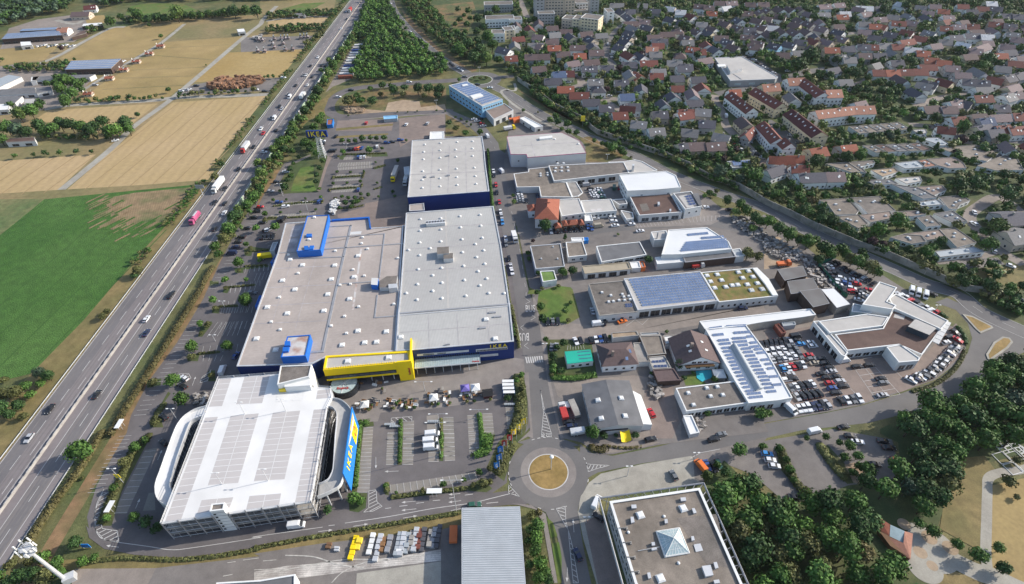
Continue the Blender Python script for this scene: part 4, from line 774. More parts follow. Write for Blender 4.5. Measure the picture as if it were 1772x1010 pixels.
B = est('shed', 'long white flat roofed shed behind the orange container', 'a3 75 792 112 782 232 845 177 856', 3.6, roof='white'); B.win('front', 3.5, 2.2, 2.0, .2, glass='glass_dark'); B.win('left', 7, 2, 1.8, .3, glass='glass_dark')
est('container', 'orange container standing by the small white shed', 'a3 28 790 75 778 78 795 35 808', 2.8, wall='orange', roof='orange', rim='orange', cat='container')
est('tent', 'white flat topped tent on the unpaved lot', 'a2 1182 884 1275 880 1275 930 1178 933', 2.6, wall='white_wall', roof='white', cat='tent')
est('container', 'long blue container beside the access road', 'a2 868 778 962 772 962 793 870 800', 2.8, wall='sheet_blue', roof='render_blue', rim='render_blue', cat='container')
est('container', 'blue container with red top by the motorway hedge', 'a2 490 800 533 798 525 835 487 838', 2.8, wall='sign_blue', roof='tile_R', rim='sign_blue', cat='container')
B = est('warehouse_hall', 'grey roofed white hall with pink roof edge beside the main street', 'p 877 236 f4 420 460 600 545 668 665 75 712 65 680 -95 680', 9.2, roof='roof_light', rim='pink', par=.1, rimh=.35, rimw=.2, cat='warehouse')
B.roofpart('ventilation_unit', 'f4 195 505 325 490 328 512 198 527', 1.2, 'white').win('front', 30, 1.2, 1.0, 4.0, glass='glass_dark').domes('f4 588 578 350 530', .8)
B.patch('roof_seam', 'f4 105 555 112 555 155 705 148 705', 'roof_patch').patch('roof_seam', 'f4 -80 600 600 555 600 559 -80 604', 'roof_patch')
B = est('workshop_building', 'long brown gravel roofed workshop with six skylights', 'b3 270 140 775 116 810 188 305 243', 5.6, cat='workshop'); B.domes('b3 318 160 357 157 398 155 314 182 358 180 402 178 330 130 370 128', .8, 'square').win('front', 6, 4.4, 2.8, 1.2, glass='glass_dark')
B = est('workshop_building', 'L shaped tan gravel roofed building by the street bend', 'b3 35 195 133 182 135 162 270 148 305 245 388 252 428 352 218 348 205 282 55 285', 4.4, roof='roof_gravel2', cat='workshop'); B.domes('b3 215 198 262 193 216 212 264 208', .7, 'square')
est('canopy', 'white angular canopy beside the filled car yard', 'b3 388 250 455 248 500 322 468 345 430 352', 4.0, roof='concrete', z0=3.4, cat='canopy')
B = est('workshop_building', 'pale roofed building with chimney and curved white edge', 'b3 670 116 780 112 850 100 900 112 1000 170 960 180 815 190', 5.2, roof='roof_light', cat='workshop'); B.roofpart('chimney', 'b3 833 130 846 129 846 142 834 143', 4.0, 'steel_light')
B = est('warehouse_hall', 'white roofed hall with window rows beside the parked pickups', 'b3 745 202 1062 176 1125 205 1160 285 1000 300 800 309', 8.4, wall='white', roof='white_metal', cat='warehouse'); B.win('left', 3.6, 2.6, .9, 2.0, glass='glass_dark').win('left', 3.6, 2.6, .9, 5.2, glass='glass_dark').win('front', 20, 1.4, .9, 4.5)
B = est('showroom', 'white flat roofed building joined to the red roofed house', 'b3 325 368 475 360 512 458 358 480', 5.6, roof='roof_light', cat='showroom'); B.win('front', 3, 1.4, 1.4, 3.2)
B = est('showroom', 'white flat roofed building with dark patch facing the car row', 'b3 485 376 690 364 728 442 512 460', 4.4, roof='roof_light', cat='showroom'); B.win('front', 2.4, 1.6, 1.4, 1.4, glass='glass'); B.patch('roof_patch', 'b3 550 435 635 428 642 445 555 452', 'roof_stain')
B = est('warehouse_hall', 'dark red roofed workshop beside the marked parking bays', 'b3 815 346 1088 326 1168 452 880 474', 4.8, roof='roof_darkred', cat='workshop'); B.win('front', 5.0, 4.2, 2.4, .4).win('left', 4, 2, 1.2, 2); B.roofpart('duct', 'b3 1002 385 1016 384 1018 402 1004 404', 1.2, 'steel_light').roofpart('duct', 'b3 1082 432 1094 431 1094 445 1083 446', 1, 'steel_light').patch('roof_patch', 'b3 880 400 930 395 950 440 900 450', 'roof_gravel')
for i in range(9): q_ = lerp(P('b3 1103 348', 4.5)[0], P('b3 1150 440', 4.5)[0], i / 8); inst('skylight', dome_mesh(.5, 'square'), B.t, (q_[0] - B.c[0], q_[1] - B.c[1], B.rr()), R(-5))
B = est('office_building', 'grey roofed white building with solar panels at the end of yard', 'b3 1108 326 1228 312 1300 412 1188 434', 6.5, wall='white', roof='roof_slate', cat='office'); B.patch('roof_patch', 'b3 1140 345 1200 335 1250 420 1200 425', 'roof_light', .03).panels('b3 1185 345 1225 338 1262 405 1215 412', 2, 4).win('front', 4, 1.2, 1.2, 3.0).roofpart('chimney', 'b3 1235 330 1275 325 1300 405 1280 408', .6, 'roof_slate')
for lb, s_, h_, r_ in (('small white walled yard shed with grey roof by the dark red workshop', 'b3 755 440 835 455 842 492 792 502', 3.0, 'concrete'), ('dark flat roofed garage between the white showroom and workshop', 'b3 695 368 785 362 800 395 745 402', 3.4, 'roof_slate'), ('low white porch building in front of the flat showroom', 'b3 512 470 555 468 568 510 512 512', 3.4, 'white')):
    est('shed', lb, s_, h_, roof=r_, cat='shed').win('front', 3, 1.4, 1.4, .8)
B = est('workshop_building', 'dark gravel roofed low building at the main street corner', 'b3 145 680 350 664 378 818 182 834', 4.2, rim='steel_light', cat='workshop')
for s_ in ('b3 220 770', 'b3 300 690', 'b3 330 770'): B.domes(s_, .4, 'square')
B = est('workshop_building', 'pale gravel roofed low building with white front by the cable drums', 'b3 385 655 498 650 528 742 400 755', 3.8, roof='roof_gravel2', cat='workshop'); B.win('front', 3.5, 1.8, 1.2, 1.2)
est('shed', 'small white roofed box shed beside the blue tarpaulin', 'b3 420 625 505 622 508 645 425 648', 2.8, roof='white', cat='shed'); est('shed', 'small blue shed beside the white box shed', 'b3 505 624 535 622 538 642 508 645', 2.4, wall='sky' if 'sky' in M else 'sign_blue', roof='sign_blue', rim='sign_blue', cat='shed')
B = est('workshop_building', 'dark grey roofed workshop with strip windows beside the tan shed', 'b3 590 682 882 652 928 738 625 788', 5.0, roof='roof_slate', cat='workshop'); B.win('front', 5.5, 4.6, 1.3, 2.6, glass='glass_dark')
B = est('shed', 'long tan corrugated open shed beside two containers', 'b3 495 815 802 788 822 835 512 866', 3.6, roof='roof_tan', rim='roof_tan', cat='shed'); B.win('front', 5, 3.8, 2.6, .1, 'concrete', 'glass_dark', 'bay')
est('container', 'white site container beside the tan shed', 'b3 815 790 878 784 890 826 830 830', 2.9, wall='steel_light', roof='white', cat='container'); est('container', 'orange site container beside the white one', 'b3 880 784 908 782 922 822 893 826', 2.9, wall='orange', roof='concrete', rim='orange', cat='container')
B = est('warehouse_hall', 'white roofed timber yard hall with rows of solar panels', 'b3 1075 572 1335 555 1480 650 1502 700 1168 735 1030 737', 6.6, wall='white_wall', roof='white_metal', cat='warehouse'); B.panels('b3 1195 655 1462 632 1480 695 1150 722', 20, 5, 'solar_light', .98).panels('b3 1205 600 1340 588 1345 605 1200 618', 9, 1, 'solar_light').panels('b3 1300 622 1440 612 1455 628 1290 640', 10, 1, 'solar_light')
est('lean_to', 'dark sheet roofed timber store in front of the white solar hall', 'b3 1166 736 1502 702 1528 752 1188 790', 4.6, wall='timber_dark', roof='roof_slate', rim='metal', cat='lean-to'); est('lean_to', 'white sheet roofed open bay left of the timber store', 'b3 985 757 1162 736 1183 786 1000 802', 4.0, wall='white_wall', roof='white_metal', cat='lean-to'); est('lean_to', 'pale blue sheet roof at the right end of the timber store', 'b3 1500 704 1555 696 1590 744 1530 752', 4.2, roof='sheet_blue', cat='lean-to')
est('shed', 'white roofed building part with tall stack behind the timber hall', 'b3 958 586 1060 575 1078 632 980 640', 5.0, roof='roof_light', cat='shed').roofpart('chimney', 'b3 1000 588 1008 587 1008 594 1001 595', 4, 'metal')
B = est('hut', 'small white transformer hut with green mossy roof by the street', 'b3 212 850 306 845 325 908 230 922', 4.0, wall='white', roof='roof_green', cat='hut'); B.win('front', 3, 1.6, 2.2, .2, glass='steel_light', name='door')
B = est('workshop_building', 'brown gravel roofed hall with ivy left of the solar hall', 'b3 538 935 776 912 c3 866 152 610 178', 4.6, rim='concrete', cat='workshop'); B.domes('c3 628 25 688 45 765 37 775 55 705 85 673 88 743 78 780 77 808 50 818 72', .65, 'square').panels('c3 782 100 830 97 835 122 786 125', 3, 2).win('front', 3.5, 1.6, 1.4, .9)
B = est('warehouse_hall', 'long hall with white roof full of solar panels above workshop doors', 'b3 776 900 1288 850 c3 1410 78 868 140', 5.0, roof='roof_light', rim='steel_light', cat='warehouse'); B.panels('b3 806 905 1282 862 c3 1385 70 900 120', 24, 11, 'solar_light', .92); B.win('front', 5.2, 4.4, 3.2, .2, 'concrete', 'glass_dark', 'workshop_door')
B = est('workshop_building', 'long hall with mossy green roof dotted with square skylights', 'b3 1294 858 1640 828 1748 905 c4 95 45 c3 1415 86', 4.8, roof='roof_moss', rim='white', cat='workshop'); B.domes('b3 1333 882 1403 875 1545 860 1613 852 1357 922 1432 913 1573 898 1643 890 1385 965 1460 958 1605 942 1673 934 1633 980 1703 972 c3 1632 10 1706 3 b3 1503 948 1540 944', 1.15, 'square').win('front', 2.8, 1.2, 1.4, 1.2, glass='glass_dark')
B.part('roof_edge_band', 'b3 1640 828 1672 826 1748 900 c4 95 40 60 42 b3 1725 935', 4.2, 5.2, 'white')
est('canopy', 'long narrow white canopy roof above the dealership boundary', 'c3 1285 215 1748 162 c4 315 130 350 170 260 186 0 218 c3 1590 240 1320 266', 4.6, wall='concrete', roof='white_metal', cat='canopy')
B = est('showroom', 'long white dealership hall covered with solar panels and barrel skylight', 'c3 1325 268 1595 238 1748 440 c4 192 728 100 745 c3 1615 765 1520 610', 5.0, wall='white', roof='white_metal', cat='showroom')
SP = [(1345, 262, 1432, 250, 4), (1460, 247, 1595, 240, 6), (1368, 305, 1442, 298, 3), (1510, 290, 1622, 282, 5), (1403, 342, 1478, 335, 3), (1500, 328, 1592, 322, 4), (1595, 316, 1642, 312, 2), (1415, 365, 1490, 358, 3), (1505, 352, 1600, 345, 4), (1618, 357, 1665, 352, 2), (1430, 392, 1482, 388, 2), (1535, 375, 1605, 368, 3), (1618, 385, 1680, 378, 3), (1440, 415, 1490, 412, 2), (1560, 398, 1625, 392, 3), (1650, 402, 1702, 396, 2), (1455, 440, 1500, 436, 2), (1575, 420, 1640, 415, 3), (1665, 425, 1725, 420, 3),
      (1468, 462, 1512, 458, 2), (1590, 445, 1655, 440, 3), (1480, 485, 1524, 482, 2), (1605, 470, 1670, 464, 3), (1692, 472, 1748, 467, 2), (1492, 508, 1535, 504, 2), (1618, 492, 1682, 487, 3), (1503, 532, 1548, 528, 2), (1630, 515, 1695, 510, 3), (1518, 556, 1560, 552, 2), (1645, 540, 1710, 535, 3), (1530, 580, 1575, 576, 2), (1660, 562, 1725, 557, 3), (1545, 605, 1590, 600, 2), (1675, 586, 1740, 581, 3), (1558, 630, 1605, 626, 2), (1690, 610, 1752, 605, 3), (1572, 656, 1618, 651, 2), (1700, 634, 1765, 630, 3), (1590, 682, 1640, 676, 2), (1715, 660, 1780, 655, 3), (1600, 700, 1692, 692, 4), (1612, 725, 1705, 716, 4), (1730, 686, 1795, 680, 3), (1745, 585, 1810, 580, 3), (1770, 640, 1830, 635, 3), (1720, 500, 1770, 495, 2), (1735, 530, 1785, 525, 2)]
for x0, y0, x1, y1, n in SP: B.panels('c3 %d %d %d %d %d %d %d %d' % (x0, y0 - 3, x1, y1 - 3, x1 + 8, y1 + 17, x0 + 8, y0 + 17), n, 1, 'solar_light', .97)
b_ = MB(); z_ = B.rr(); p0, p1, p2, p3 = [(a - B.c[0], b - B.c[1]) for a, b in P('c3 1488 385 1535 372 1708 672 1660 688', z_)]; n = 8; rows = []
for j in range(2):
    A_, B2 = ((p0, p1), (p3, p2))[j]
    for i in range(n + 1): t = i / n; q = lerp(A_, B2, t); rows.append((q[0], q[1], z_ + .1 + 1.5 * math.sin(math.pi * t)))
b_.add(rows, [(i, i + 1, n + 2 + i, n + 1 + i) for i in range(n)] + [tuple(range(n + 1))[::-1], tuple(range(n + 1, 2 * n + 2))]); b_.build('barrel_skylight', M['sheet_blue'], B.t)
B.win('front', 2.6, 2.2, 2.6, .3, glass='glass_dark')
est('shed', 'white box shed beside the north end of the solar dealership', 'c3 1312 305 1358 298 1396 358 1352 368', 3.5, roof='white', cat='shed')
B = est('office_building', 'low white building with black gravel roof in front of the solar showroom', 'c3 1125 665 1500 620 1540 612 1610 764 1195 820', 4.2, wall='white', roof='roof_gravel', cat='office'); B.domes('c3 1208 700 1332 667 1403 658 1358 722 1440 713 1243 780', .8, 'square').win('front', 2.8, 2.3, 2.2, .4, glass='glass_dark')
est('container', 'small white tarpaulin roofed stall at the roadside', 'c3 1175 850 1232 846 1285 962 1222 975', 2.6, roof='white', cat='stall')
for lb, s_, h_, r_, w_ in (('flat brown gravel roofed annex between the two brown houses', 'c3 880 312 1025 308 1060 432 935 445', 3.6, 'roof_gravel2', 'brown'), ('small white roofed garage behind the dark chalet', 'c3 1040 312 1128 306 1148 360 1055 370', 3.2, 'white', 'white_wall'), ('flat grey terrace annex with solar panels left of the chalet', 'c3 935 455 1050 445 1095 530 970 535', 3.2, 'roof_light', 'white_wall'), ('brown tiled carport roof in front of the chalet yard', 'c3 970 540 1110 532 1160 610 1005 620', 3.2, 'tile_b', 'timber_dark'), ('pale garage block joined to the brown hipped house', 'c3 840 360 900 358 950 485 862 490', 3.2, 'concrete', 'white_wall'), ('long pale flat roofed garage row behind the brown houses', 'c3 690 292 862 280 878 310 700 328', 2.8, 'sand', 'white_wall'), ('pale blue sheet roofed shed behind the flat brown annex', 'c3 885 292 1010 285 1020 305 890 312', 3.2, 'sheet_blue', 'white_wall')):
    B = est('annex', lb, s_, h_, roof=r_, wall=w_, rim='concrete' if r_ != 'tile_b' else 'tile_b', cat='annex')
    if 'solar' in lb: B.panels('c3 960 482 1048 476 1056 495 966 500', 4, 1).panels('c3 972 512 1062 508 1070 528 980 532', 4, 1)
B = est('house', 'small house with turquoise roof and dark solar half', 'c3 378 420 550 406 570 482 396 502', 3.2, wall='white', roof='turquoise', rim='turquoise', par=.02, rimh=.15, rimw=.2, cat='house'); B.panels('c3 460 418 545 410 562 478 475 486', 4, 3, 'solar', 1.0, .1, False).win('front', 2.4, 1.4, 1.2, 1.0, glass='glass_dark')
MB().add([(*rel(P('c3 1258 552 1360 545 1375 595 1300 625 1265 600'), (0, 0))[i], .3) for i in range(5)], [(0, 1, 2, 3, 4)]).build('swimming_pool', M['pool']); tag(bpy.data.objects['swimming_pool'], 'small turquoise swimming pool in the garden behind the chalet', 'pool')
MB().box((0, 0, 0), (4.4, 4.4, 2.2), 1, taper=.98).box((0, 0, 2.2), (4.8, 4.8, 1.0), 0, taper=.1).build('garden_pavilion', [M['white'], M['concrete']], None, (*P('c3 1418 565', 2.5)[0], 0)); tag(bpy.data.objects['garden_pavilion'], 'white garden pavilion beside the turquoise pool', 'pavilion')
# corner dealership
B = est('showroom', 'angular dealership with dark red gravel roof inside the road bend', 'c4 478 303 800 262 868 138 1010 190 1195 262 1062 440 910 372 560 412', 5.2, wall='white', roof='roof_darkred', rim='white', cat='showroom')
B.win('front', 3.2, 2.8, 2.0, .6, glass='glass_dark').roofpart('rooftop_room', 'c4 1018 200 1160 262 1112 308 968 250', 2.8, 'glass', 'roof_light')
B.patch('roof_patch', 'c4 880 165 950 180 940 205 870 190', 'roof_light')
est('showroom_wing', 'white roofed left wing of the corner dealership', 'c4 370 215 695 165 838 186 800 245 442 292', 5.8, wall='white', roof='roof_light', cat='showroom'); est('showroom_wing', 'narrow white workshop strip on the left end of the corner dealership', 'c4 332 215 370 212 565 425 545 452 520 440', 5.0, wall='white', roof='roof_light', cat='showroom').win('left', 4.5, 3.6, 3.0, .2, glass='glass_dark')
est('showroom_wing', 'long white roofed rear wing of the corner dealership', 'c4 840 62 885 30 1240 212 1192 268 882 130', 6.2, wall='white', roof='roof_light', cat='showroom'); est('showroom_wing', 'raised white roof panel behind the corner dealership', 'b4 778 920 895 960 c4 828 82 890 108 865 135 662 102', 8.0, wall='white', roof='roof_light', cat='showroom').win('left', 3.5, 2.8, 2.2, 4, glass='glass_light')
B = est('showroom_wing', 'white roofed glazed front wing of the corner dealership', 'c4 825 388 918 370 1050 462 1040 480 908 492', 5.2, wall='white', roof='roof_light', cat='showroom'); B.win('front', 3, 2.8, 2.8, .4, glass='glass')
est('canopy', 'grey glazed terrace canopy left of the raised roof panel', 'c4 600 95 745 128 720 160 590 150', 4.6, wall='glass_light', roof='sheet_blue', cat='canopy')
for k in range(6):
    a, b = lerp(P('c4 1240 215', 5.5)[0], P('c4 1155 360', 5.5)[0], k / 6), lerp(P('c4 1240 215', 5.5)[0], P('c4 1155 360', 5.5)[0], (k + .9) / 6)
    MB().box((0, 0, 0), (dist(a, b), 2.4, .3)).build('awning_panel', M['white_wall'], B.t, ((a[0] + b[0]) / 2 - B.c[0], (a[1] + b[1]) / 2 - B.c[1], 5.0), math.atan2(b[1] - a[1], b[0] - a[0]))
for lb, s_, h_, r_, w_ in (('dark corrugated roofed timber shed at the scrap yard', 'b4 92 840 262 815 288 880 140 912', 5.5, 'roof_asbestos', 'timber_dark'), ('larger corrugated roofed timber shed below the scrap yard', 'b4 158 918 330 895 372 978 182 1002', 5.5, 'roof_asbestos', 'timber_dark'), ('brown boarded shed with grey roof beside the canopy', 'c4 242 12 380 -5 440 95 332 120', 6.0, 'roof_asbestos', 'timber_dark'), ('white sheet roofed shed at the corner dealership boundary', 'c4 385 0 470 -5 580 100 490 125', 4.5, 'white_metal', 'concrete'), ('white stack of boards on the yard by the mossy hall', 'b4 0 925 40 915 48 940 5 948', 2.5, 'white', 'white')):
    est('shed', lb, s_, h_, roof=r_, wall=w_, rim='metal', par=.05, rimh=.15, rimw=.15, cat='shed')
for lb, s_, w_ in (('red shipping container on the dealership yard', 'c4 72 238 100 230 150 290 118 298', 'tile_r'), ('grey office container beside the red container', 'c4 118 222 208 218 215 238 130 248', 'sheet_blue')): est('container', lb, s_, 2.8, wall=w_, roof=w_, rim=w_, cat='container')
# building with glass pyramid at the bottom
B = est('office_building', 'large gravel roofed office with glass pyramid skylight at the bottom', 'd3 680 455 1285 365 1570 1005 1790 1500 1060 1560 850 1005', 9.5, wall='render_grey', roof='roof_gravel2', rim='white', rimw=.8, par=.6, cat='office')
B.win('left', 3.2, 2.4, 1.5, 6.2).win('left', 3.2, 2.4, 1.5, 3.0).win('front', 3, 2.0, 1.5, 6.0)
for s_ in ('d3 825 478 858 476 862 500 828 502', 'd3 820 560 840 558 848 595 825 600', 'd3 1155 430 1190 427 1195 450 1160 453', 'd3 1232 502 1250 500 1265 530 1245 536', 'd3 1048 575 1068 573 1072 600 1052 603', 'd3 960 730 982 728 986 750 965 753', 'd3 1378 865 1400 862 1412 900 1390 908', 'd3 1378 985 1415 980 1422 1003 1385 1008', 'd3 932 935 952 932 960 970 940 975', 'd3 1228 690 1245 688 1252 715 1232 720'): B.roofpart('vent_box', s_, .9, 'metal', 'steel_light')
B.roofpart('roof_slab', 'd3 1245 745 1290 738 1308 785 1260 795', .25, 'steel_light').roofpart('vent_box', 'd3 1300 890 1358 882 1378 950 1325 960', 1.0, 'steel_light').patch('roof_patch', 'd3 1130 570 1400 540 1480 900 1330 880', 'roof_gravel', .03).domes('d3 885 550 1173 505 1020 975', 1.2, 'square', R(15)).domes('d3 1142 872 1045 558 805 665', .5)
pz = B.rr(); pp = [Vector((a - B.c[0], b - B.c[1], pz + .5)) for a, b in P('d3 996 658 1148 634 1214 800 1054 826', pz + .5)]; ap = sum(pp, Vector()) / 4 + Vector((0, 0, 2.6))
pt = MB(); pf = MB()
for i in range(4):
    a, b = pp[i], pp[(i + 1) % 4]; pf.bar(a, b, .22); pf.bar(a, ap, .12)
    for k in range(1, 7): q = a.lerp(b, k / 7); t = min(k, 7 - k) / 3.5; e = q.lerp(ap, t * .93); pf.bar(q, e + (q - e) * .0, .06)
    for k in (1, 2): pf.bar(a.lerp(ap, k / 3), b.lerp(ap, k / 3), .06)
    MB().add([tuple(a), tuple(b), tuple(ap)], [(0, 1, 2)]).build('glass_pane', M['glass_light'], B.t)
pf.build('pyramid_frame', M['white'], B.t); B.part('pyramid_kerb', 'd3 990 654 1152 630 1220 802 1050 830', pz, pz + .45, 'white', zref=pz + .5)
fr = MB(); ol = rel(P('d3 608 432 1312 330 1610 1005 1850 1500', 9.0), B.c)
for o_, z_ in ((0, 9.0), (0, 8.6)):
    for i in range(3): fr.bar((*ol[i], z_), (*ol[i + 1], z_), .22)
il = rel(P('d3 680 455 1285 365 1570 1005 1790 1500', 9.5), B.c)
for i in range(3):
    for k in range(12): a, b = lerp(ol[i], ol[i + 1], k / 12), lerp(il[i], il[i + 1], k / 12); fr.bar((*a, 8.8), (*b, 8.8), .10); fr.bar((*a, 8.8), (*a, 0), .12)
o2 = rel(P('d3 608 432 765 1005 900 1500', 9.0), B.c)
for i in range(2): fr.bar((*o2[i], 9.0), (*o2[i + 1], 9.0), .3)
fr.build('steel_pergola', M['metal'], B.t)
for i in range(8): q_ = P('d3 %d %d' % (770 + i * 26, 635 + i * 98), 9.4)[0]; MB().box((0, 0, 0), (2.6, .12, .9)).box((1.2, 0, 0), (.6, .9, .5)).build('roof_anchor', M['concrete'], B.t, (q_[0] - B.c[0], q_[1] - B.c[1], B.rr()), R(0))
q_ = P('d3 945 770', 10)[0]; MB().bar((-3.4, -.4, .3), (3.4, .6, .5), .09).box((1.6, 0, 0), (1.6, .7, .7), 0, R(10)).build('roof_camera_mast', M['steel_light'], B.t, (q_[0] - B.c[0], q_[1] - B.c[1], B.rr()))
B = est('hall', 'blue grey corrugated metal roofed hall at the bottom edge', 'd2 1395 500 d3 76 490 150 1500 d2 1395 1500', 7.0, wall='steel_light', roof='sheet_blue', rim='steel_light', par=.05, rimh=.2, rimw=.2, cat='hall')
q_ = [Vector(v) for v in rel(P('d2 1395 500 d3 76 490 150 1500 d2 1395 1500', 7.0), B.c)]; b_ = MB()
for i in range(1, 64):
    a, c = q_[0].lerp(q_[3], i / 64), q_[1].lerp(q_[2], i / 64); b_.box(((a.x + c.x) / 2, (a.y + c.y) / 2, B.rr()), ((c - a).length - .8, .22, .1), 0, math.atan2(c.y - a.y, c.x - a.x))
b_.build('roof_rib', M['steel_light'], B.t)['kind'] = 'stuff'
B = est('hall', 'flat dark roofed depot building cut by the lower edge', 'd1 1455 1002 1748 985 d2 275 945 265 1400 d1 1400 1500', 5.5, roof='roof_slate', rim='white', cat='hall')
# red roofed pavilion in the park
B = thing('park_pavilion', 'red roofed park pavilion with grey glazed middle among the trees', 'pavilion', (*P('d4 890 690', 2.5)[0], 0)); c_ = P('d4 890 690', 2.5)[0]
def loc(s, z): return [(a - c_[0], b - c_[1], z) for a, b in P(s, z)]
MB().prism([v[:2] for v in loc('d4 775 600 850 640 945 690 985 700 985 840 850 755 770 650', 2)], .1, 2.0).build('wall', M['brown'], B)
MB().add(loc('d4 773 562', 3.6) + loc('d4 850 612', 3.0) + loc('d4 845 690', 2.0) + loc('d4 768 640', 2.2), [(0, 3, 2, 1)]).build('roof', M['tile_R'], B)
MB().add(loc('d4 850 612', 3.05) + loc('d4 945 655', 3.05) + loc('d4 938 735', 2.05) + loc('d4 845 690', 2.05), [(0, 3, 2, 1)]).build('glazed_roof', M['glass_light'], B)
MB().add(loc('d4 945 655', 3.0) + loc('d4 1002 672', 2.2) + loc('d4 985 845', 2.0) + loc('d4 938 735', 2.6) + loc('d4 850 700', 2.1) + loc('d4 850 760', 1.6), [(0, 3, 2, 1), (3, 4, 5, 2)]).build('roof', M['tile_o'], B)
ORD = 'first second third fourth fifth sixth seventh eighth ninth tenth eleventh twelfth thirteenth fourteenth fifteenth sixteenth seventeenth eighteenth nineteenth'.split()
TENS = {2: 'twent', 3: 'thirt', 4: 'fort', 5: 'fift', 6: 'sixt', 7: 'sevent', 8: 'eight', 9: 'ninet'}
def ordw(n):
    if n <= 19: return ORD[n - 1]
    if n < 100: return TENS[n // 10] + 'ieth' if n % 10 == 0 else TENS[n // 10] + 'y-' + ORD[n % 10 - 1]
    return 'hundred-and-' + ordw(n - 100) if n > 100 else 'hundredth'
def seen_x(o):                                                 # how far right a thing appears from the survey point
    v = Vector(o.location) - Vector((0, 0, CAM_H)); return v.dot(_right) / v.dot(_F)
SER = {}
def series(place, look, o): SER.setdefault((place, look), []).append(o)
def label_series():
    for (place, look), obs in SER.items():
        obs.sort(key=seen_x); n = len(obs)
        for i, o in enumerate(obs):
            o['label'] = '%s %s' % (look, place) if n == 1 else '%s %s, %s from left' % (look, place, ordw(i + 1))
FOOT = []                                                      # footprints, so trees keep clear of buildings
RN = dict(b='brown roofed', d='dark roofed', g='grey roofed', r='red roofed', R='bright red roofed', p='dull brown roofed', s='blue solar roofed', w='white roofed', m='maroon roofed', o='pale orange roofed')
WN = dict(white='white', cream='cream', grey='grey', blue='blue', beige='beige')
def house_meshes(L, w, e, r, roof, wall, hip):
    def mk_():
        x, y = L / 2, w / 2; wl = MB()
        if hip: wl.box((0, 0, 0), (L, w, e))
        else: wl.add([(-x, -y, 0), (x, -y, 0), (x, y, 0), (-x, y, 0), (-x, -y, e), (x, -y, e), (x, y, e), (-x, y, e), (-x, 0, r - .15), (x, 0, r - .15)], [(0, 1, 5, 4), (2, 3, 7, 6), (1, 2, 6, 9, 5), (3, 0, 4, 8, 7)])
        o = .5; k = (r - e) / y; X, Y = x + o * .7, y + o; ze = e - o * k + .08; rx = x + o * .7 if not hip else max(.5, x - y * .8); rf = MB(); t = .22
        tp = [(-X, -Y, ze), (X, -Y, ze), (X, Y, ze), (-X, Y, ze), (-rx, 0, r), (rx, 0, r)]; n = 6
        fs = [(0, 1, 5, 4), (2, 3, 4, 5)] + ([(1, 2, 5), (3, 0, 4)] if hip else [])
        rf.add(tp + [(a, b, c - t) for a, b, c in tp], fs + [tuple(i + 6 for i in f)[::-1] for f in fs] + [(6, 7, 1, 0), (7, 8, 2, 1), (8, 9, 3, 2), (9, 6, 0, 3)] + ([] if hip else [(1, 7, 11, 5), (8, 2, 5, 11), (3, 9, 10, 4), (6, 0, 4, 10)]))
        return wl.mesh('wall', M['render_' + wall]), rf.mesh('roof', M['tile_' + roof])
    return shared(('house', L, w, e, r, roof, wall, hip), mk_)
SKY = None
def house(s, w=11.0, roof='b', wall='white', e=4.9, r=8.2, hip=False, place='in the town', clamp=(11, 20), row=False, cat='house', name='house'):
    a, b = P(s, r); m = ((a[0] + b[0]) / 2, (a[1] + b[1]) / 2); L = dist(a, b); ang = math.atan2(b[1] - a[1], b[0] - a[0])
    if clamp: L = min(max(L, clamp[0]), clamp[1])
    L = round(L); wl, rf = house_meshes(L, w, e, r, roof, wall, hip)
    t = thing(name, None, cat, (m[0], m[1], 0), ang); series(place, '%s %s %s' % (RN[roof], WN[wall], 'terrace' if row else ('villa' if hip else 'house')), t)
    inst('wall', wl, t); ro = inst('roof', rf, t); y = w / 2; rr = random.Random(int(m[0] * 7 + m[1] * 3))
    FOOT.append((m, max(L, w) / 2 + 1.0))
    cm = shared('chim', lambda: MB().box((0, 0, 0), (.7, .9, 1.7)).box((0, 0, 1.7), (.85, 1.05, .15)).mesh('chimney', M['concrete'])); inst('chimney', cm, ro, (rr.uniform(-.3, .3) * L, rr.choice((-.8, .8)), r - .9))
    wm = win_mesh(1.2, 1.3, 'white', 'glass_dark'); nf = max(1, int(e / 2.6)); near = dist(m, (0, 0)) < 520
    for sd in (-1, 1):
        fwd = math.sin(ang + (0 if sd > 0 else math.pi))           # facade towards the survey point only matters; both sides built when near
        n = max(2, int(L / (3.0 if near else 4.5)))
        for f in range(nf):
            for i in range(n):
                inst('window', wm, t, (-L / 2 + L * (i + .5) / n, sd * y + sd * .03, .9 + f * 2.6), 0 if sd < 0 else math.pi)
    if not hip:
        for sd in (-1, 1):
            for f in range(nf + 1):
                for q in ((-.22, .22) if f < nf else (0,)): inst('window', wm, t, (sd * (L / 2 + .03), q * w, .9 + f * 2.6), sd * math.pi / 2)
    sl = shared('rooflight', lambda: MB().box((0, 0, 0), (1.0, 1.3, .14), 0).mesh('roof_window', M['white']))
    pitch = math.atan2(r - e, y)
    for i in range(rr.randint(0, 3) if not row else int(L / 5)):
        sd = rr.choice((-1, 1)) if not row else -1; u = rr.uniform(.3, .65); o = inst('roof_window', sl, ro, ((rr.uniform(-.38, .38) if not row else (-.44 + .88 * (i + .5) / int(L / 5))) * L, sd * y * u, r - (r - e) * u + .05)); o.rotation_euler = (-sd * pitch, 0, 0)
    return t
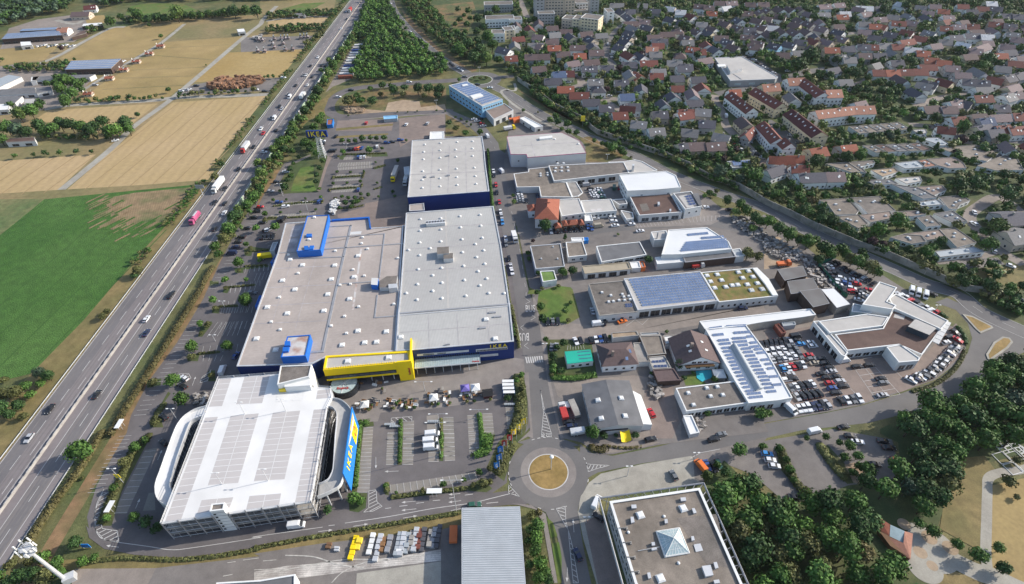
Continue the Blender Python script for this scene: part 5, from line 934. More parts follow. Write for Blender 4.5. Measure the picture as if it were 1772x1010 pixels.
def houses(sheet_code, rows, place, **k):
    for ln in rows.split(';'):
        f = ln.split()
        if len(f) < 5: continue
        kk = dict(k)
        for x in f[5:]:
            if x == 'hip': kk['hip'] = True
            elif x in WN: kk['wall'] = x
            elif x[0] == 'w': kk['w'] = float(x[1:])
        rr = random.Random(int(float(f[0]) * 13 + float(f[1])))
        if 'wall' not in kk: kk['wall'] = rr.choice(['white'] * 6 + ['cream', 'beige', 'grey'])
        house('%s %s %s %s %s' % (sheet_code, f[0], f[1], f[2], f[3]), roof=f[4], place=place, **kk)
houses('f1', '45 545 175 545 b;175 543 300 540 b;370 520 500 515 b;540 535 670 533 R;700 502 845 500 b grey;505 455 660 452 b w8;280 455 410 453 R;262 388 385 385 b;80 433 240 431 g;310 328 390 323 g;490 325 545 368 d;690 358 745 382 d;725 425 750 462 d;1100 243 1200 288 g cream;1080 303 1140 320 d;1060 348 1115 365 d;1040 390 1080 405 d;960 442 1060 470 d;1060 507 1150 555 r;1215 608 1385 606 r;1030 622 1180 622 d;820 657 940 657 d;625 663 780 662 d;690 793 840 792 g;740 862 850 862 d hip;345 722 440 715 s;440 712 520 710 m;245 788 420 784 d;380 868 540 867 R cream;500 928 695 927 r cream;1010 945 1150 940 s;1160 718 1225 758 R;970 805 1080 803 d;1330 692 1470 690 g;1320 735 1440 735 r;1590 660 1740 658 d;1520 762 1650 757 d;1490 605 1640 612 g;1310 518 1430 518 g;1280 467 1390 470 o;1340 433 1450 433 r;1560 528 1680 532 b hip;1530 285 1660 288 b hip;1280 352 1440 345 b;1330 388 1490 388 d;1210 193 1310 197 p;1495 165 1550 180 d;1310 83 1420 92 d;1230 240 1350 265 d;1600 195 1700 218 d;1700 133 1760 150 r;1000 80 1060 115 d;1070 125 1140 180 d;1070 92 1160 92 d;910 30 1050 30 g;1190 30 1290 34 g;160 345 210 350 p;1570 95 1680 100 w;150 430 200 440 p;1480 60 1560 70 w;1640 400 1751 400 g;1180 520 1260 560 d;1100 700 1140 760 g', 'in the old quarter west of the supermarket')
houses('f2', '335 5 430 8 b;440 8 560 4 p;640 20 750 24 b;770 20 880 20 b;130 35 240 44 b;240 52 310 54 b;430 62 470 57 w;260 108 350 112 R;60 133 130 160 r;620 108 710 112 b;780 90 820 120 b;850 70 905 98 b;960 60 1030 92 b;1060 58 1140 88 b;1180 60 1230 92 b;740 178 790 188 b;560 173 600 192 d;820 160 900 170 b;960 140 1040 150 b', 'in the farthest rows above the supermarket')
houses('f2', '880 220 960 250 b;1110 220 1190 238 b cream;1250 210 1330 233 b;1370 255 1470 278 p;1560 293 1620 308 d;540 245 600 268 b cream;400 203 480 223 b;640 273 740 278 d;760 245 850 263 b;990 275 1050 322 b;1100 280 1190 322 b;1230 283 1300 313 b;730 315 790 342 b;860 303 920 333 b;130 283 180 303 b;270 255 350 283 b;330 355 470 358 b;150 218 260 223 g;620 345 700 352 b;430 388 500 402 d;490 443 560 462 b;320 463 370 490 d;720 403 820 418 b;890 423 1000 450 d blue;1050 413 1140 432 d;1160 393 1250 403 d;1290 373 1390 408 r cream;1440 388 1510 408 p;1570 355 1680 382 p cream;1440 475 1595 478 R;1620 463 1740 463 d;1560 553 1640 548 g;1660 573 1730 573 g;980 523 1070 528 b cream;80 468 150 477 R;120 493 240 493 r;90 773 240 768 d;0 643 90 643 d;1560 145 1680 144 R;1620 113 1680 113 w;1380 123 1500 123 g;1250 113 1330 133 p;1380 45 1500 38 p;1540 30 1640 24 p;820 250 980 262 w;240 300 300 318 d;20 350 60 360 b;700 440 760 446 b', 'in the rows behind the supermarket')
houses('f3', '30 63 150 83 p;110 123 205 113 p;250 63 350 58 d;90 213 200 218 g;220 238 290 243 R;290 238 340 248 R;230 173 360 168 p cream;380 143 490 153 g;560 133 620 153 g;420 205 560 213 r;580 203 660 213 p;740 103 840 113 p;910 88 980 93 R;940 153 1040 153 p;1090 38 1190 43 r;930 258 1010 263 r;1040 243 1150 248 p;1190 238 1290 243 r;1400 213 1550 228 r;1530 133 1640 137 d;1650 140 1751 145 d;1590 235 1650 240 d;1640 273 1740 283 p;60 55 230 62 w cream;680 50 760 60 g;500 20 540 30 w;1280 60 1400 66 r;1440 60 1520 68 d;1380 10 1470 12 w;820 40 900 44 p;1180 90 1280 94 d;1340 130 1420 140 g', 'in the far upper right of town')
houses('f3', '100 293 200 303 p;350 313 480 333 d;530 293 630 313 r;190 348 310 362 d;500 405 640 385 r;640 353 780 373 r;1000 355 1130 350 d;1160 333 1310 333 d;1320 343 1450 348 w;930 395 1000 400 g;1270 473 1390 433 p;1210 483 1330 493 p;1480 533 1560 535 R;180 443 260 448 r;100 443 180 448 d;300 433 420 433 g;430 443 530 443 r cream;560 470 720 483 w;670 505 810 513 R;760 575 880 583 R;890 600 1010 613 R;960 653 1110 663 p;1060 723 1220 733 p;90 533 200 533 b;250 533 340 533 d;420 605 520 603 d;240 700 340 702 r;370 703 480 702 R;500 693 640 695 r;640 690 780 694 r;680 820 830 850 g w12;900 785 1030 823 r;750 805 870 832 d;1160 790 1270 800 d;1290 800 1380 808 d;1400 765 1540 793 r;1560 765 1650 745 d;1670 740 1751 722 d;1500 660 1600 670 g;1640 610 1700 615 r;1100 420 1200 440 w;760 300 850 320 g;1550 440 1640 450 p;1660 370 1740 380 p;1600 320 1700 330 g', 'in the upper right town quarter')
houses('f6', '740 195 890 185 b;1030 143 1110 133 p;1110 123 1190 143 d;940 193 1060 193 b;1250 85 1430 80 r;1590 55 1740 45 p;1440 175 1610 180 d;1020 305 1160 295 r;1230 275 1370 268 b;1320 315 1430 308 s;1280 403 1420 373 d;1390 433 1540 423 d;1610 403 1751 393 r;1690 263 1751 263 r;1500 393 1580 383 r;950 400 1000 405 r w7;1560 80 1640 60 g', 'right of the tree lined park in town')
houses('f5', '1290 625 1460 603 R;1610 593 1751 578 R;0 565 230 555 b;245 562 440 553 b;1185 872 1440 862 d;1455 862 1640 857 p;960 702 1000 705 R w6;1030 700 1085 702 R w6;1100 692 1200 692 R w6;1140 792 1250 787 r w6;0 225 90 225 r;150 215 290 225 g;640 480 720 400 r w7;190 330 330 340 d;30 420 140 430 g;380 470 430 480 g', 'near the street behind the noise wall')
houses('f4', '630 125 800 120 d;810 180 930 178 d;950 255 1070 250 r;1340 245 1490 240 d;1590 260 1735 240 r;1600 575 1751 555 d;1180 340 1230 345 g;1330 415 1430 410 g;1060 190 1120 195 r w6;1110 165 1170 165 d', 'just behind the noise wall')
houses('a2', '1640 310 1720 330 d;1690 375 1760 370 r', 'at the wood edge left of the old quarter')
for s, c, wl, ww in (('f2 1068 788 1240 780', 'o', 'white', 12), ('f2 1245 788 1440 930', 'r', 'white', 12), ('f2 1452 905 1612 900', 'o', 'white', 12), ('f5 745 5 1020 162', 'r', 'cream', 11), ('f2 810 850 985 838', 'o', 'cream', 11), ('f5 505 45 725 212', 'r', 'white', 10), ('f2 475 905 595 898', 'R', 'white', 10), ('f5 1115 222 1415 452', 'm', 'cream', 12), ('f5 1350 240 1751 192', 'o', 'white', 11), ('f6 5 195 240 188', 'o', 'white', 11), ('f5 835 345 990 515', 'r', 'white', 10), ('f5 1045 512 1105 568', 'r', 'white', 9)):
    house(s, roof=c, wall=wl, w=ww, e=7.4, r=11.0, place='among the three storey blocks', clamp=None, row=True, cat='apartment block', name='apartment_house')
def block(name, label, front, depth, h, wall, roof='roof_gravel', floors=None, pitch=3.0, cat='apartment block'):
    a, b = P(front); d = Vector((b[0] - a[0], b[1] - a[1])); n = Vector((-d.y, d.x)).normalized() * depth
    if n.y < 0: n = -n
    p = [a, b, (b[0] + n.x, b[1] + n.y), (a[0] + n.x, a[1] + n.y)]; B = Bld(name, label, cat, p, h, wall, roof, 'white'); FOOT.append((B.c, max(d.length, depth) / 2 + 2))
    for f in range(int(h / 2.9)): B.win('front', pitch, 1.9, 1.3, 1.0 + f * 2.9, glass='glass_dark').win('right', pitch * 1.6, 1.2, 1.3, 1.0 + f * 2.9, glass='glass_dark').win('left', pitch * 1.6, 1.2, 1.3, 1.0 + f * 2.9, glass='glass_dark')
    return B
for a in (('tallest beige tower block at the top edge of town', 'f1 245 190 440 186', 14, 33, 'render_beige'), ('grey stepped tower wing left of the tallest block', 'f1 150 200 243 196', 14, 27, 'render_grey'), ('lower beige wing right of the tallest block', 'f1 442 186 548 180', 13, 19, 'render_beige'), ('small grey balcony block in front of the tallest tower', 'f1 180 262 345 258', 10, 12, 'render_grey'),
          ('low end of the beige zigzag balcony block', 'f1 415 292 520 304', 14, 10.5, 'render_beige'), ('middle step of the beige zigzag balcony block', 'f1 522 312 600 320', 14, 12, 'render_cream'), ('highest front of the beige zigzag balcony block', 'f1 602 330 780 352', 16, 14.5, 'render_cream'), ('grey lift tower block behind the zigzag block', 'f1 700 162 788 158', 10, 20, 'render_grey'), ('plain white block right of the zigzag block', 'f1 872 244 942 240', 14, 12, 'render_white'), ('white terrace flats behind the beige wing', 'f1 560 128 690 120', 14, 10, 'render_white'), ('yellowish low block between the towers', 'f1 555 150 680 145', 8, 4, 'render_cream'),
          ('uppermost grey flats at the wood edge', 'a2 1548 88 1740 82', 14, 8.5, 'render_grey'), ('white terraced flats second from the top at the wood', 'a2 1556 188 1748 182', 14, 8.5, 'render_white'), ('small pale flats with dark roof at the wood corner', 'a2 1598 285 1684 283', 12, 8.5, 'render_white'), ('cream flats with balcony rows beside the pale flats', 'a2 1684 268 1748 262 ', 12, 9, 'render_cream'), ('grey white flats left of the tower street', 'a3 5 188 92 184', 12, 8, 'render_white'), ('narrow white flats near the tower street', 'a3 0 254 48 252', 12, 8, 'render_white')):
    block('apartment_block', a[0], a[1], a[2], a[3], a[4])
B = Bld('supermarket', 'large flat pale roofed supermarket in the town with roof room', 'supermarket', 'f2 330 580 610 568 972 775 945 795 490 812', 5.5, 'render_grey', 'roof_light', 'steel_light'); B.roofpart('roof_room', 'f2 452 650 592 652 612 690 490 722', 2.6, 'steel_light', 'roof_light').roofpart('canopy', 'f2 355 648 440 645 440 668 370 672', .8, 'white').kerb('f2 505 735 600 800', .5); B.win('front', 9, 5, 1.6, 1.5, glass='glass_light')
for q in B.poly[:4]: FOOT.append((q, 8))
FOOT.append((B.c, 32))
# flat roofed patio houses
def patio(s, roof, label, h=3.3, rim='concrete', **k):
    b = Bld('patio_house', None, 'house', s, h, 'render_white', roof, rim, rimw=.25); series('in the patio estate beyond the bypass', label, b.t); FOOT.append((b.c, 9)); b.win('front', 3.2, 1.8, 1.4, .9, glass='glass_dark')
    r_ = random.Random(int(b.c[0])); q = inset(b.q, 2.5)
    for i in range(3): a = lerp(q[r_.randrange(len(q))], (0, 0), r_.uniform(.2, .7)); inst('skylight', dome_mesh(.6, 'square'), b.t, (a[0], a[1], b.rr()))
    return b
for s, r_, l in (('b4 372 372 560 358 600 395 640 440 620 465 480 470 430 400', 'roof_gravel2', 'tan flat roofed patio house'), ('b4 560 358 780 345 885 440 700 462 640 400', 'roof_gravel', 'brown flat roofed patio house'), ('b4 480 482 640 470 700 530 640 562 540 510', 'roof_gravel2', 'tan flat roofed patio house'), ('b4 640 472 850 445 870 490 720 520', 'paving_red', 'reddish flat roofed patio house'), ('b4 1030 490 1120 472 1195 540 1092 550', 'roof_gravel', 'brown flat roofed patio house'), ('b4 860 450 1075 440 1090 465 1000 480 880 480', 'paving_red', 'reddish flat roofed patio house'), ('b4 850 622 940 600 1060 610 1090 650 990 665', 'roof_gravel', 'brown flat roofed patio house'), ('b4 940 598 1180 570 1230 620 1100 640 1060 608', 'paving_red', 'reddish flat roofed patio house'), ('b4 1180 568 1285 556 1430 655 1300 690 1230 620', 'roof_gravel2', 'tan flat roofed patio house'),
                ('b4 1150 715 1410 682 1486 718 1185 755', 'sheet_blue', 'grey sheet roofed garage row'), ('b4 1142 462 1268 442 1370 512 1270 522', 'roof_slate', 'slate grey flat roofed block'), ('b4 1022 388 1165 366 1205 400 1062 412', 'sheet_blue', 'grey sheet roofed garage row'), ('b4 1175 352 1330 338 1388 372 1320 400 1300 430 1245 430', 'roof_gravel', 'brown flat roofed patio house'), ('b4 415 128 560 115 660 180 590 185', 'roof_gravel2', 'tan flat roofed patio house'), ('b4 565 116 735 105 748 120 650 145 700 195 660 180', 'roof_gravel', 'brown flat roofed patio house'), ('b4 720 170 880 155 905 180 800 215', 'sand', 'sandy flat roofed patio house'), ('b4 690 238 850 230 905 262 745 268', 'roof_slate', 'slate grey flat roofed block'), ('b4 855 262 1010 285 1075 300 1165 352 1070 362', 'roof_slate', 'slate grey flat roofed block'), ('b4 872 122 1030 105 1085 128 1068 152 950 160', 'sheet_blue', 'blue solar flat roofed patio house'), ('b4 1030 105 1090 98 1165 140 1085 150', 'tile_o', 'orange flat roofed patio house'), ('b4 1097 95 1280 82 1345 125 1362 155 1245 158 1170 138', 'paving_red', 'reddish flat roofed patio house'), ('b4 1435 142 1560 90 1640 62 1700 85 1748 168 1560 172', 'roof_gravel2', 'tan flat roofed patio house'), ('b4 1022 282 1200 272 1228 302 1140 340', 'paving_red', 'reddish flat roofed patio house'), ('b4 885 225 1050 212 1065 242 960 262', 'roof_light', 'pale flat roofed patio house'), ('b4 1180 20 1420 0 1600 40 1500 110 1330 80', 'roof_gravel2', 'tan flat roofed patio house')):
    patio(s, r_, l)
for i in range(5): x, y = -20 + 105 * i, 398 - 9 * i; patio('f6 %d %d %d %d %d %d %d %d' % (x, y, x + 85, y - 6, x + 205, y + 62, x + 110, y + 72), 'roof_gravel2' if i % 2 else 'roof_gravel', 'tan flat roofed patio house' if i % 2 else 'brown flat roofed patio house')
for i in range(5): x, y = 120 + 118 * i, 592 - 5 * i; patio('f6 %d %d %d %d %d %d %d %d' % (x, y, x + 92, y - 8, x + 240, y + 62, x + 135, y + 70), ('roof_gravel', 'roof_darkred', 'roof_slate')[i % 3], ('brown', 'dark red', 'slate')[i % 3] + ' flat roofed patio house')
patio('f6 680 515 880 508 930 530 1020 590 900 590 830 560', 'sheet_blue', 'grey sheet roofed garage row'); patio('f6 620 430 760 425 775 460 700 480', 'roof_light', 'pale flat roofed patio house')
est('annex', 'flat roofed outbuilding with blue solar panels above the noise wall', 'f5 455 752 700 735 728 800 510 815', 3.4, roof='roof_slate', cat='outbuilding').panels('f5 505 752 695 742 705 790 520 798', 7, 3, 'solar_light')
houses('b4', '1590 465 1748 455 d;1640 590 1780 570 g', 'at the right edge of the patio estate', w=13)
# estate houses
def hiph(name, label, poly, e, r, ridge, roof, wall='render_white', cat='house'):
    p = rect(P(poly, e)); c = cen(p); t = thing(name, label, cat, (*c, 0)); q = ccw(rel(p, c)); FOOT.append((c, 8)); MB().prism(inset(q, .6), 0, e + .05, 0, cap=False).build('wall', M[wall], t)
    lens = [dist(q[i], q[(i + 1) % 4]) for i in range(4)]; k = 0 if lens[0] >= lens[1] else 1; a, b, c_, d = [q[(k + i) % 4] for i in range(4)]
    m1 = lerp(a, d, .5); m2 = lerp(b, c_, .5); r1, r2 = lerp(m1, m2, (1 - ridge) / 2), lerp(m2, m1, (1 - ridge) / 2)
    MB().add([(*a, e), (*b, e), (*c_, e), (*d, e), (*r1, r), (*r2, r)], [(0, 1, 5, 4), (2, 3, 4, 5), (1, 2, 5), (3, 0, 4), (3, 2, 1, 0)]).build('roof', M[roof], t)
    wm = win_mesh(1.2, 1.2, 'white', 'glass_dark'); wi = ccw(inset(q, .6))
    for i in range(4):
        A_, B_ = wi[i], wi[(i + 1) % 4]; L = dist(A_, B_); n = max(1, int(L / 3.2)); nn = ((B_[1] - A_[1]) / L, -(B_[0] - A_[0]) / L)
        for j in range(n): v = lerp(A_, B_, (j + .5) / n); inst('window', wm, t, (v[0] + nn[0] * .05, v[1] + nn[1] * .05, 1.2), math.atan2(B_[1] - A_[1], B_[0] - A_[0]))
    return t, (lambda s, z: rel(P(s, z), c))
t, lf = hiph('house', 'brown tiled hipped house with solar collector behind the dark yard', 'c3 588 372 838 352 866 508 625 522', 4.2, 7.2, .45, 'tile_b', cat='house')
for s in ('c3 775 408 820 403 828 425 782 430', 'c3 785 455 803 453 806 474 789 476'): a = lf(s, 6.4); MB().prism(a, 6.1, 6.35, 0).build('solar_collector', M['solar_light'], t)
a = lf('c3 700 435', 7)[0]; MB().box((a[0], a[1], 6), (1, 1, 2.6)).build('chimney', M['paving_red'], t)
t, lf = hiph('house', 'orange red hipped roof house at the estate street corner', 'b3 182 352 320 372 362 500 178 508', 6.5, 10.5, .35, 'tile_R'); inst('roof_ridge_tile', MB().box((0, 0, 0), (3, .4, .3)).mesh('ridge_cap', M['tile_r']), t, (0, 0, 10.45))
t, lf = hiph('house', 'small red roofed wing left of the orange red corner house', 'b3 125 405 205 398 190 445 125 448', 5.0, 6.5, .4, 'tile_R')
for i, s in enumerate(('b3 358 515 395 510 400 545 362 548', 'b3 398 508 468 500 470 538 402 542', 'b3 465 508 502 504 508 540 470 542', 'b3 303 535 350 528 355 560 308 562')): hiph('gabled_porch', ('leftmost', 'wide middle', 'rightmost', 'lowest')[i] + ' of the small red roofed porches before the corner house', s, 3.6, 5.2, .5, 'tile_R', 'brown', 'porch')
# dark chalet
a, b = P('c3 1222 275 1298 455', 8.5); m = lerp(a, b, .5); t = thing('chalet', 'large dark brown roofed chalet with white gable above the garden pool', 'house', (*m, 0), math.atan2(b[1] - a[1], b[0] - a[0])); L = dist(a, b); w_, r_ = house_meshes(round(L), 17, 4.2, 8.5, 'b', 'white', False); inst('wall', w_, t); ro = inst('roof', r_, t); FOOT.append((m, 11))
for i, (x, y) in enumerate(((0, -3), (3, -3), (-2, 3.5), (2.5, 4))): o = inst('roof_window', shared('rooflight', None), ro, (x, y, 8.5 - abs(y) * .5 + .1)); o.rotation_euler = (-math.copysign(.47, y), 0, 0)
MB().box((1, -2, 7), (1.2, 1.2, 2.6)).build('chimney', M['paving_red'], ro); wm = win_mesh(1.8, 1.2, 'white', 'glass_dark')
for sd in (-1, 1):
    for y in (-4, 0, 4): inst('window', wm, t, (sd * (round(L) / 2 + .05), y, 1.2), sd * math.pi / 2); inst('window', wm, t, (sd * (round(L) / 2 + .05), y * .6, 4.4), sd * math.pi / 2)
MB().box((round(L) / 2 + .8, 0, 3.6), (1.5, 12, .2)).box((round(L) / 2 + 1.5, 0, 3.8), (.1, 12, .9)).build('balcony', M['wood'], t)
# gabled hall by the roundabout
a, b = P('c3 655 612 738 912', 6.0); m = lerp(a, b, .5); L = round(dist(a, b)); t = thing('gabled_hall', 'low gabled hall with grey corrugated roof north of the roundabout', 'hall', (*m, 0), math.atan2(b[1] - a[1], b[0] - a[0])); y = 9.3
MB().add([(-L / 2, -y, 0), (L / 2, -y, 0), (L / 2, y, 0), (-L / 2, y, 0), (-L / 2, -y, 4.4), (L / 2, -y, 4.4), (L / 2, y, 4.4), (-L / 2, y, 4.4), (-L / 2, 0, 5.9), (L / 2, 0, 5.9)], [(0, 1, 5, 4), (2, 3, 7, 6), (1, 2, 6, 9, 5), (3, 0, 4, 8, 7)]).build('wall', M['white_wall'], t)
ro = MB().add([(-L / 2 - .4, -y - .4, 4.4), (L / 2 + .4, -y - .4, 4.4), (L / 2 + .4, 0, 6.05), (-L / 2 - .4, 0, 6.05), (L / 2 + .4, y + .4, 4.4), (-L / 2 - .4, y + .4, 4.4)], [(0, 1, 2, 3), (3, 2, 4, 5)]).build('roof', M['roof_slate'], t); FOOT.append((m, 12))
for x, yy in ((-.08, -5), (-.08, 4), (.32, -5.5), (.32, 3.5)): o = inst('skylight', dome_mesh(1.0, 'square'), ro, (x * L, yy, 6.05 - abs(yy) * .17)); o.rotation_euler = (-math.copysign(.16, yy), 0, 0)
MB().box((L / 2 + .1, -1, 2.6), (.12, 10, .7)).build('window_band', M['black'], t)
for i in range(6): inst('window', win_mesh(1.6, 1.0, 'white', 'glass_dark'), t, (L * (-.4 + .16 * i), -y - .05, 2.0), 0)
q = P('c3 890 712 965 910', 3.4); q2 = P('c3 805 665 890 905', 4.4); t = thing('lean_to', 'bright white lean-to roof on the right side of gabled hall', 'lean-to', (*q[0], 0)); MB().add([(v[0] - q[0][0], v[1] - q[0][1], z) for v, z in ((q2[0], 4.3), (q[0], 3.4), (q[1], 3.4), (q2[1], 4.3))] + [(v[0] - q[0][0], v[1] - q[0][1], 0) for v in (q2[0], q[0], q[1], q2[1])], [(0, 3, 2, 1), (4, 5, 1, 0), (5, 6, 2, 1), (6, 7, 3, 2)]).build('roof', M['white'], t)
b_ = P('c3 1075 0', 0); s_ = [Vector((*P('c3 750 955', 3.2)[0], 3.2)), Vector((*P('c3 812 942', 3.2)[0], 3.2)), Vector((*P('d3 828 45', .8)[0], 1.0)), Vector((*P('d3 760 58', .8)[0], 1.0))]; t = thing('sun_sail', 'yellow sun sail stretched from the front of gabled hall', 'sun sail', s_[3].to_tuple())
g = MB(); n = 6; vs = [s_[0].lerp(s_[1], u / n).lerp(s_[3].lerp(s_[2], u / n), v / n) - s_[3] - Vector((0, 0, .8 * math.sin(math.pi * u / n))) for v in range(n + 1) for u in range(n + 1)]; g.add([v.to_tuple() for v in vs], [(v * (n + 1) + u, v * (n + 1) + u + 1, (v + 1) * (n + 1) + u + 1, (v + 1) * (n + 1) + u) for v in range(n) for u in range(n)]).build('sail_cloth', M['yellow'], t)
def barn(label, s, h, roof, wall='timber_dark', panels=None, r=None):
    b = est('barn', label, s, h, wall=wall, roof=roof, rim='concrete', cat='barn', par=.05, rimh=.2, rimw=.3); FOOT.append((b.c, 10))
    if panels: b.panels(s, *panels, m='solar_light', fill=.99, tilt=False, dz=.2)
    b.win('front', 6, 4.5, 1.8, .4, 'concrete', 'glass_dark', 'bay', maxn=14); return b
barn('long open barn with two strips of solar roof at the forest', 'a1 45 225 390 200 415 235 10 262', 5, 'roof_asbestos', panels=(24, 4)); barn('rear solar roofed barn strip touching the forest edge', 'a1 150 195 370 180 390 198 130 208', 5.5, 'roof_asbestos', panels=(16, 1))
barn('open barn with three solar fields in the paddocks', 'a1 478 408 815 393 745 458 438 466', 5, 'roof_light', panels=(18, 5)); barn('long red roofed stable beside the farm track', 'a1 540 210 598 196 575 222 480 248', 3.5, 'roof_darkred'); barn('white roofed stable row with dark doors', 'a1 560 158 685 150 690 168 550 175', 3.5, 'white')
for lb, s, c, wl in (('red roofed white riding hall top left', 'a1 560 38 640 30', 'm', 'white'), ('orange roofed farmhouse beside the long barn', 'a1 390 185 450 182', 'o', 'white'), ('dark roofed farmhouse at the tree edge', 'a1 480 80 600 75', 'b', 'beige')): t = house(s, 12, c, wl, 4, 7, place='of the farm', clamp=(10, 26)); SER_k = None; [SER[k].remove(t) for k in list(SER) if t in SER[k]]; t['label'] = lb
for i, (lb, s, rf) in enumerate((('grey striped roof depot hall at the left edge', 'a1 -90 560 60 500 145 515 -90 625', 'sheet_blue'), ('grey flat depot hall in front of the striped hall', 'a1 0 600 235 585 240 622 -40 640', 'roof_slate'), ('grey depot hall left of the low green trees', 'a1 240 590 340 580 350 605 245 625', 'roof_slate'), ('white ended depot shed near the left edge', 'a1 -40 650 150 645 100 690 -60 700', 'roof_slate'), ('bright white depot canopy at the left edge', 'a1 -60 700 65 695 55 735 -80 745', 'white'), ('long grey roofed depot row behind the tree clump', 'a1 220 515 440 500 470 520 215 540', 'roof_slate'), ('grey depot shed with white end beside the paddock lane', 'a1 430 505 640 498 600 518 430 530', 'roof_slate'), ('white arched farm shelter near the long barn', 'a1 135 280 205 277 215 300 140 308', 'white'), ('white stable gable below the depot', 'a1 160 665 230 660 250 690 165 705', 'roof_light'), ('low red roofed shed in the left tree belt', 'a1 40 930 230 920 235 945 40 955', 'roof_darkred'), ('white box depot by the covered yard', 'a1 210 515 265 512 240 540 205 545', 'white'), ('white paddock shelter in the upper field corner', 'a1 1590 195 1640 190 1650 210 1600 215', 'white'), ('grey equipment shed near the top motorway side', 'a2 250 88 340 86 340 96 250 98', 'roof_slate'))): barn(lb, s, 3.8, rf, 'white_wall')
for i, (x, y) in enumerate(((1075, 300), (1000, 350), (912, 402), (828, 457), (730, 514), (588, 620))): t = house('a1 %d %d %d %d' % (x - 16, y - 3, x + 16, y - 5), 5, 'R', 'beige', 2.4, 3.4, place='in the row between the paddock strips', clamp=(6, 8), cat='shelter', name='paddock_shelter'); [SER[k].remove(t) for k in list(SER) if t in SER[k]]; series('in the row between the paddock strips', 'small red roofed field shelter', t)
def noise_wall(name, label, line, h, m, step=9.0, z=0.0, gaps=None):
    q = resample(P(line) if isinstance(line, str) else line, step); t = thing(name, label, 'noise wall', (*q[0], 0)); pm = {}
    for i in range(len(q) - 1):
        a, b = q[i], q[i + 1]; L = round(dist(a, b), 1); hh = h * (1 + .03 * (i % 3))
        me = shared(('npan', L, round(hh, 2), m[i % len(m)]), lambda: MB().box((0, 0, 0), (L - .12, .3, hh)).mesh('wall_panel', M[m[i % len(m)]]))
        inst('wall_panel', me, t, ((a[0] + b[0]) / 2 - q[0][0], (a[1] + b[1]) / 2 - q[0][1], 0), math.atan2(b[1] - a[1], b[0] - a[0]))
    pb = MB(); [pb.box((v[0] - q[0][0], v[1] - q[0][1], 0), (.5, .5, h + .3)) for v in q]; pb.build('wall_post', M['concrete'], t); return t
noise_wall('noise_wall', 'long concrete noise wall between the bypass and the town', smooth_line(P('a3 60 545 200 640 330 735 490 810 f4 760 470 960 540 1280 650 1470 712 1540 750 f5 60 812 270 935 520 1005 b4 0 400 150 470 300 545 500 635 660 700 850 770 1050 860 1300 965 1420 1000 c4 1560 40 1748 130 2100 260')), 3.8, ['noise_wall'])
noise_wall('noise_wall', 'pale green and white noise wall on the right motorway edge', [(-159.6, 262), (-159.6, 900)], 3.6, ['noise_green', 'noise_green', 'white_wall', 'noise_green'], 5.0)
def rail(name, label, x, y0, y1, h=.8, w=.12, m='steel_light', post=True):
    t = thing(name, label, 'guard rail', (x, y0, 0)); MB().box((0, (y1 - y0) / 2, h - .35), (w, y1 - y0, .35)).build('rail_beam', M[m], t)
    if post:
        b = MB(); y = 0
        while y < y1 - y0: b.box((0, y, 0), (.12, .12, h)); y += 4
        b.build('rail_post', M[m], t)
rail('guard_rail', 'steel guard rail on the left motorway edge', -188.0, 40, 1200); rail('guard_rail', 'steel guard rail on the near right motorway edge', -160.2, -60, 258)
t = thing('median_barrier', 'stepped concrete barrier along the middle of the motorway', 'barrier', (-174.4, -100, 0)); MB().add([(-.5, 0, 0), (.5, 0, 0), (.12, 0, .9), (-.12, 0, .9), (-.5, 1500, 0), (.5, 1500, 0), (.12, 1500, .9), (-.12, 1500, .9)], [(0, 1, 2, 3), (1, 5, 6, 2), (3, 2, 6, 7), (4, 0, 3, 7)]).build('barrier_body', M['concrete'], t)
b = MB(); [b.box((.0, i * 4.0, .9), (.12, 2.6, .25)) for i in range(200)]; b.build('barrier_rail', M['metal'], t)
def quads(cent, nrm, size, rng):
    n = len(cent); r = rng.normal(size=(n, 3)); u = np.cross(nrm, r); u /= np.linalg.norm(u, axis=1)[:, None] + 1e-9; v = np.cross(nrm, u)
    u *= size[:, None]; v *= size[:, None] * rng.uniform(.6, 1.0, n)[:, None]
    return np.stack([cent - u - v, cent + u - v * .6, cent + u * .7 + v, cent - u * .8 + v * .9], 1).reshape(-1, 3)
ICO = None
def ico():
    t = (1 + 5 ** .5) / 2; v = np.array([(-1, t, 0), (1, t, 0), (-1, -t, 0), (1, -t, 0), (0, -1, t), (0, 1, t), (0, -1, -t), (0, 1, -t), (t, 0, -1), (t, 0, 1), (-t, 0, -1), (-t, 0, 1)], float); v /= np.linalg.norm(v[0])
    f = [(0, 11, 5), (0, 5, 1), (0, 1, 7), (0, 7, 10), (0, 10, 11), (1, 5, 9), (5, 11, 4), (11, 10, 2), (10, 7, 6), (7, 1, 8), (3, 9, 4), (3, 4, 2), (3, 2, 6), (3, 6, 8), (3, 8, 9), (4, 9, 5), (2, 4, 11), (6, 2, 10), (8, 6, 7), (9, 8, 1)]
    return v, f
IV, IF = ico()
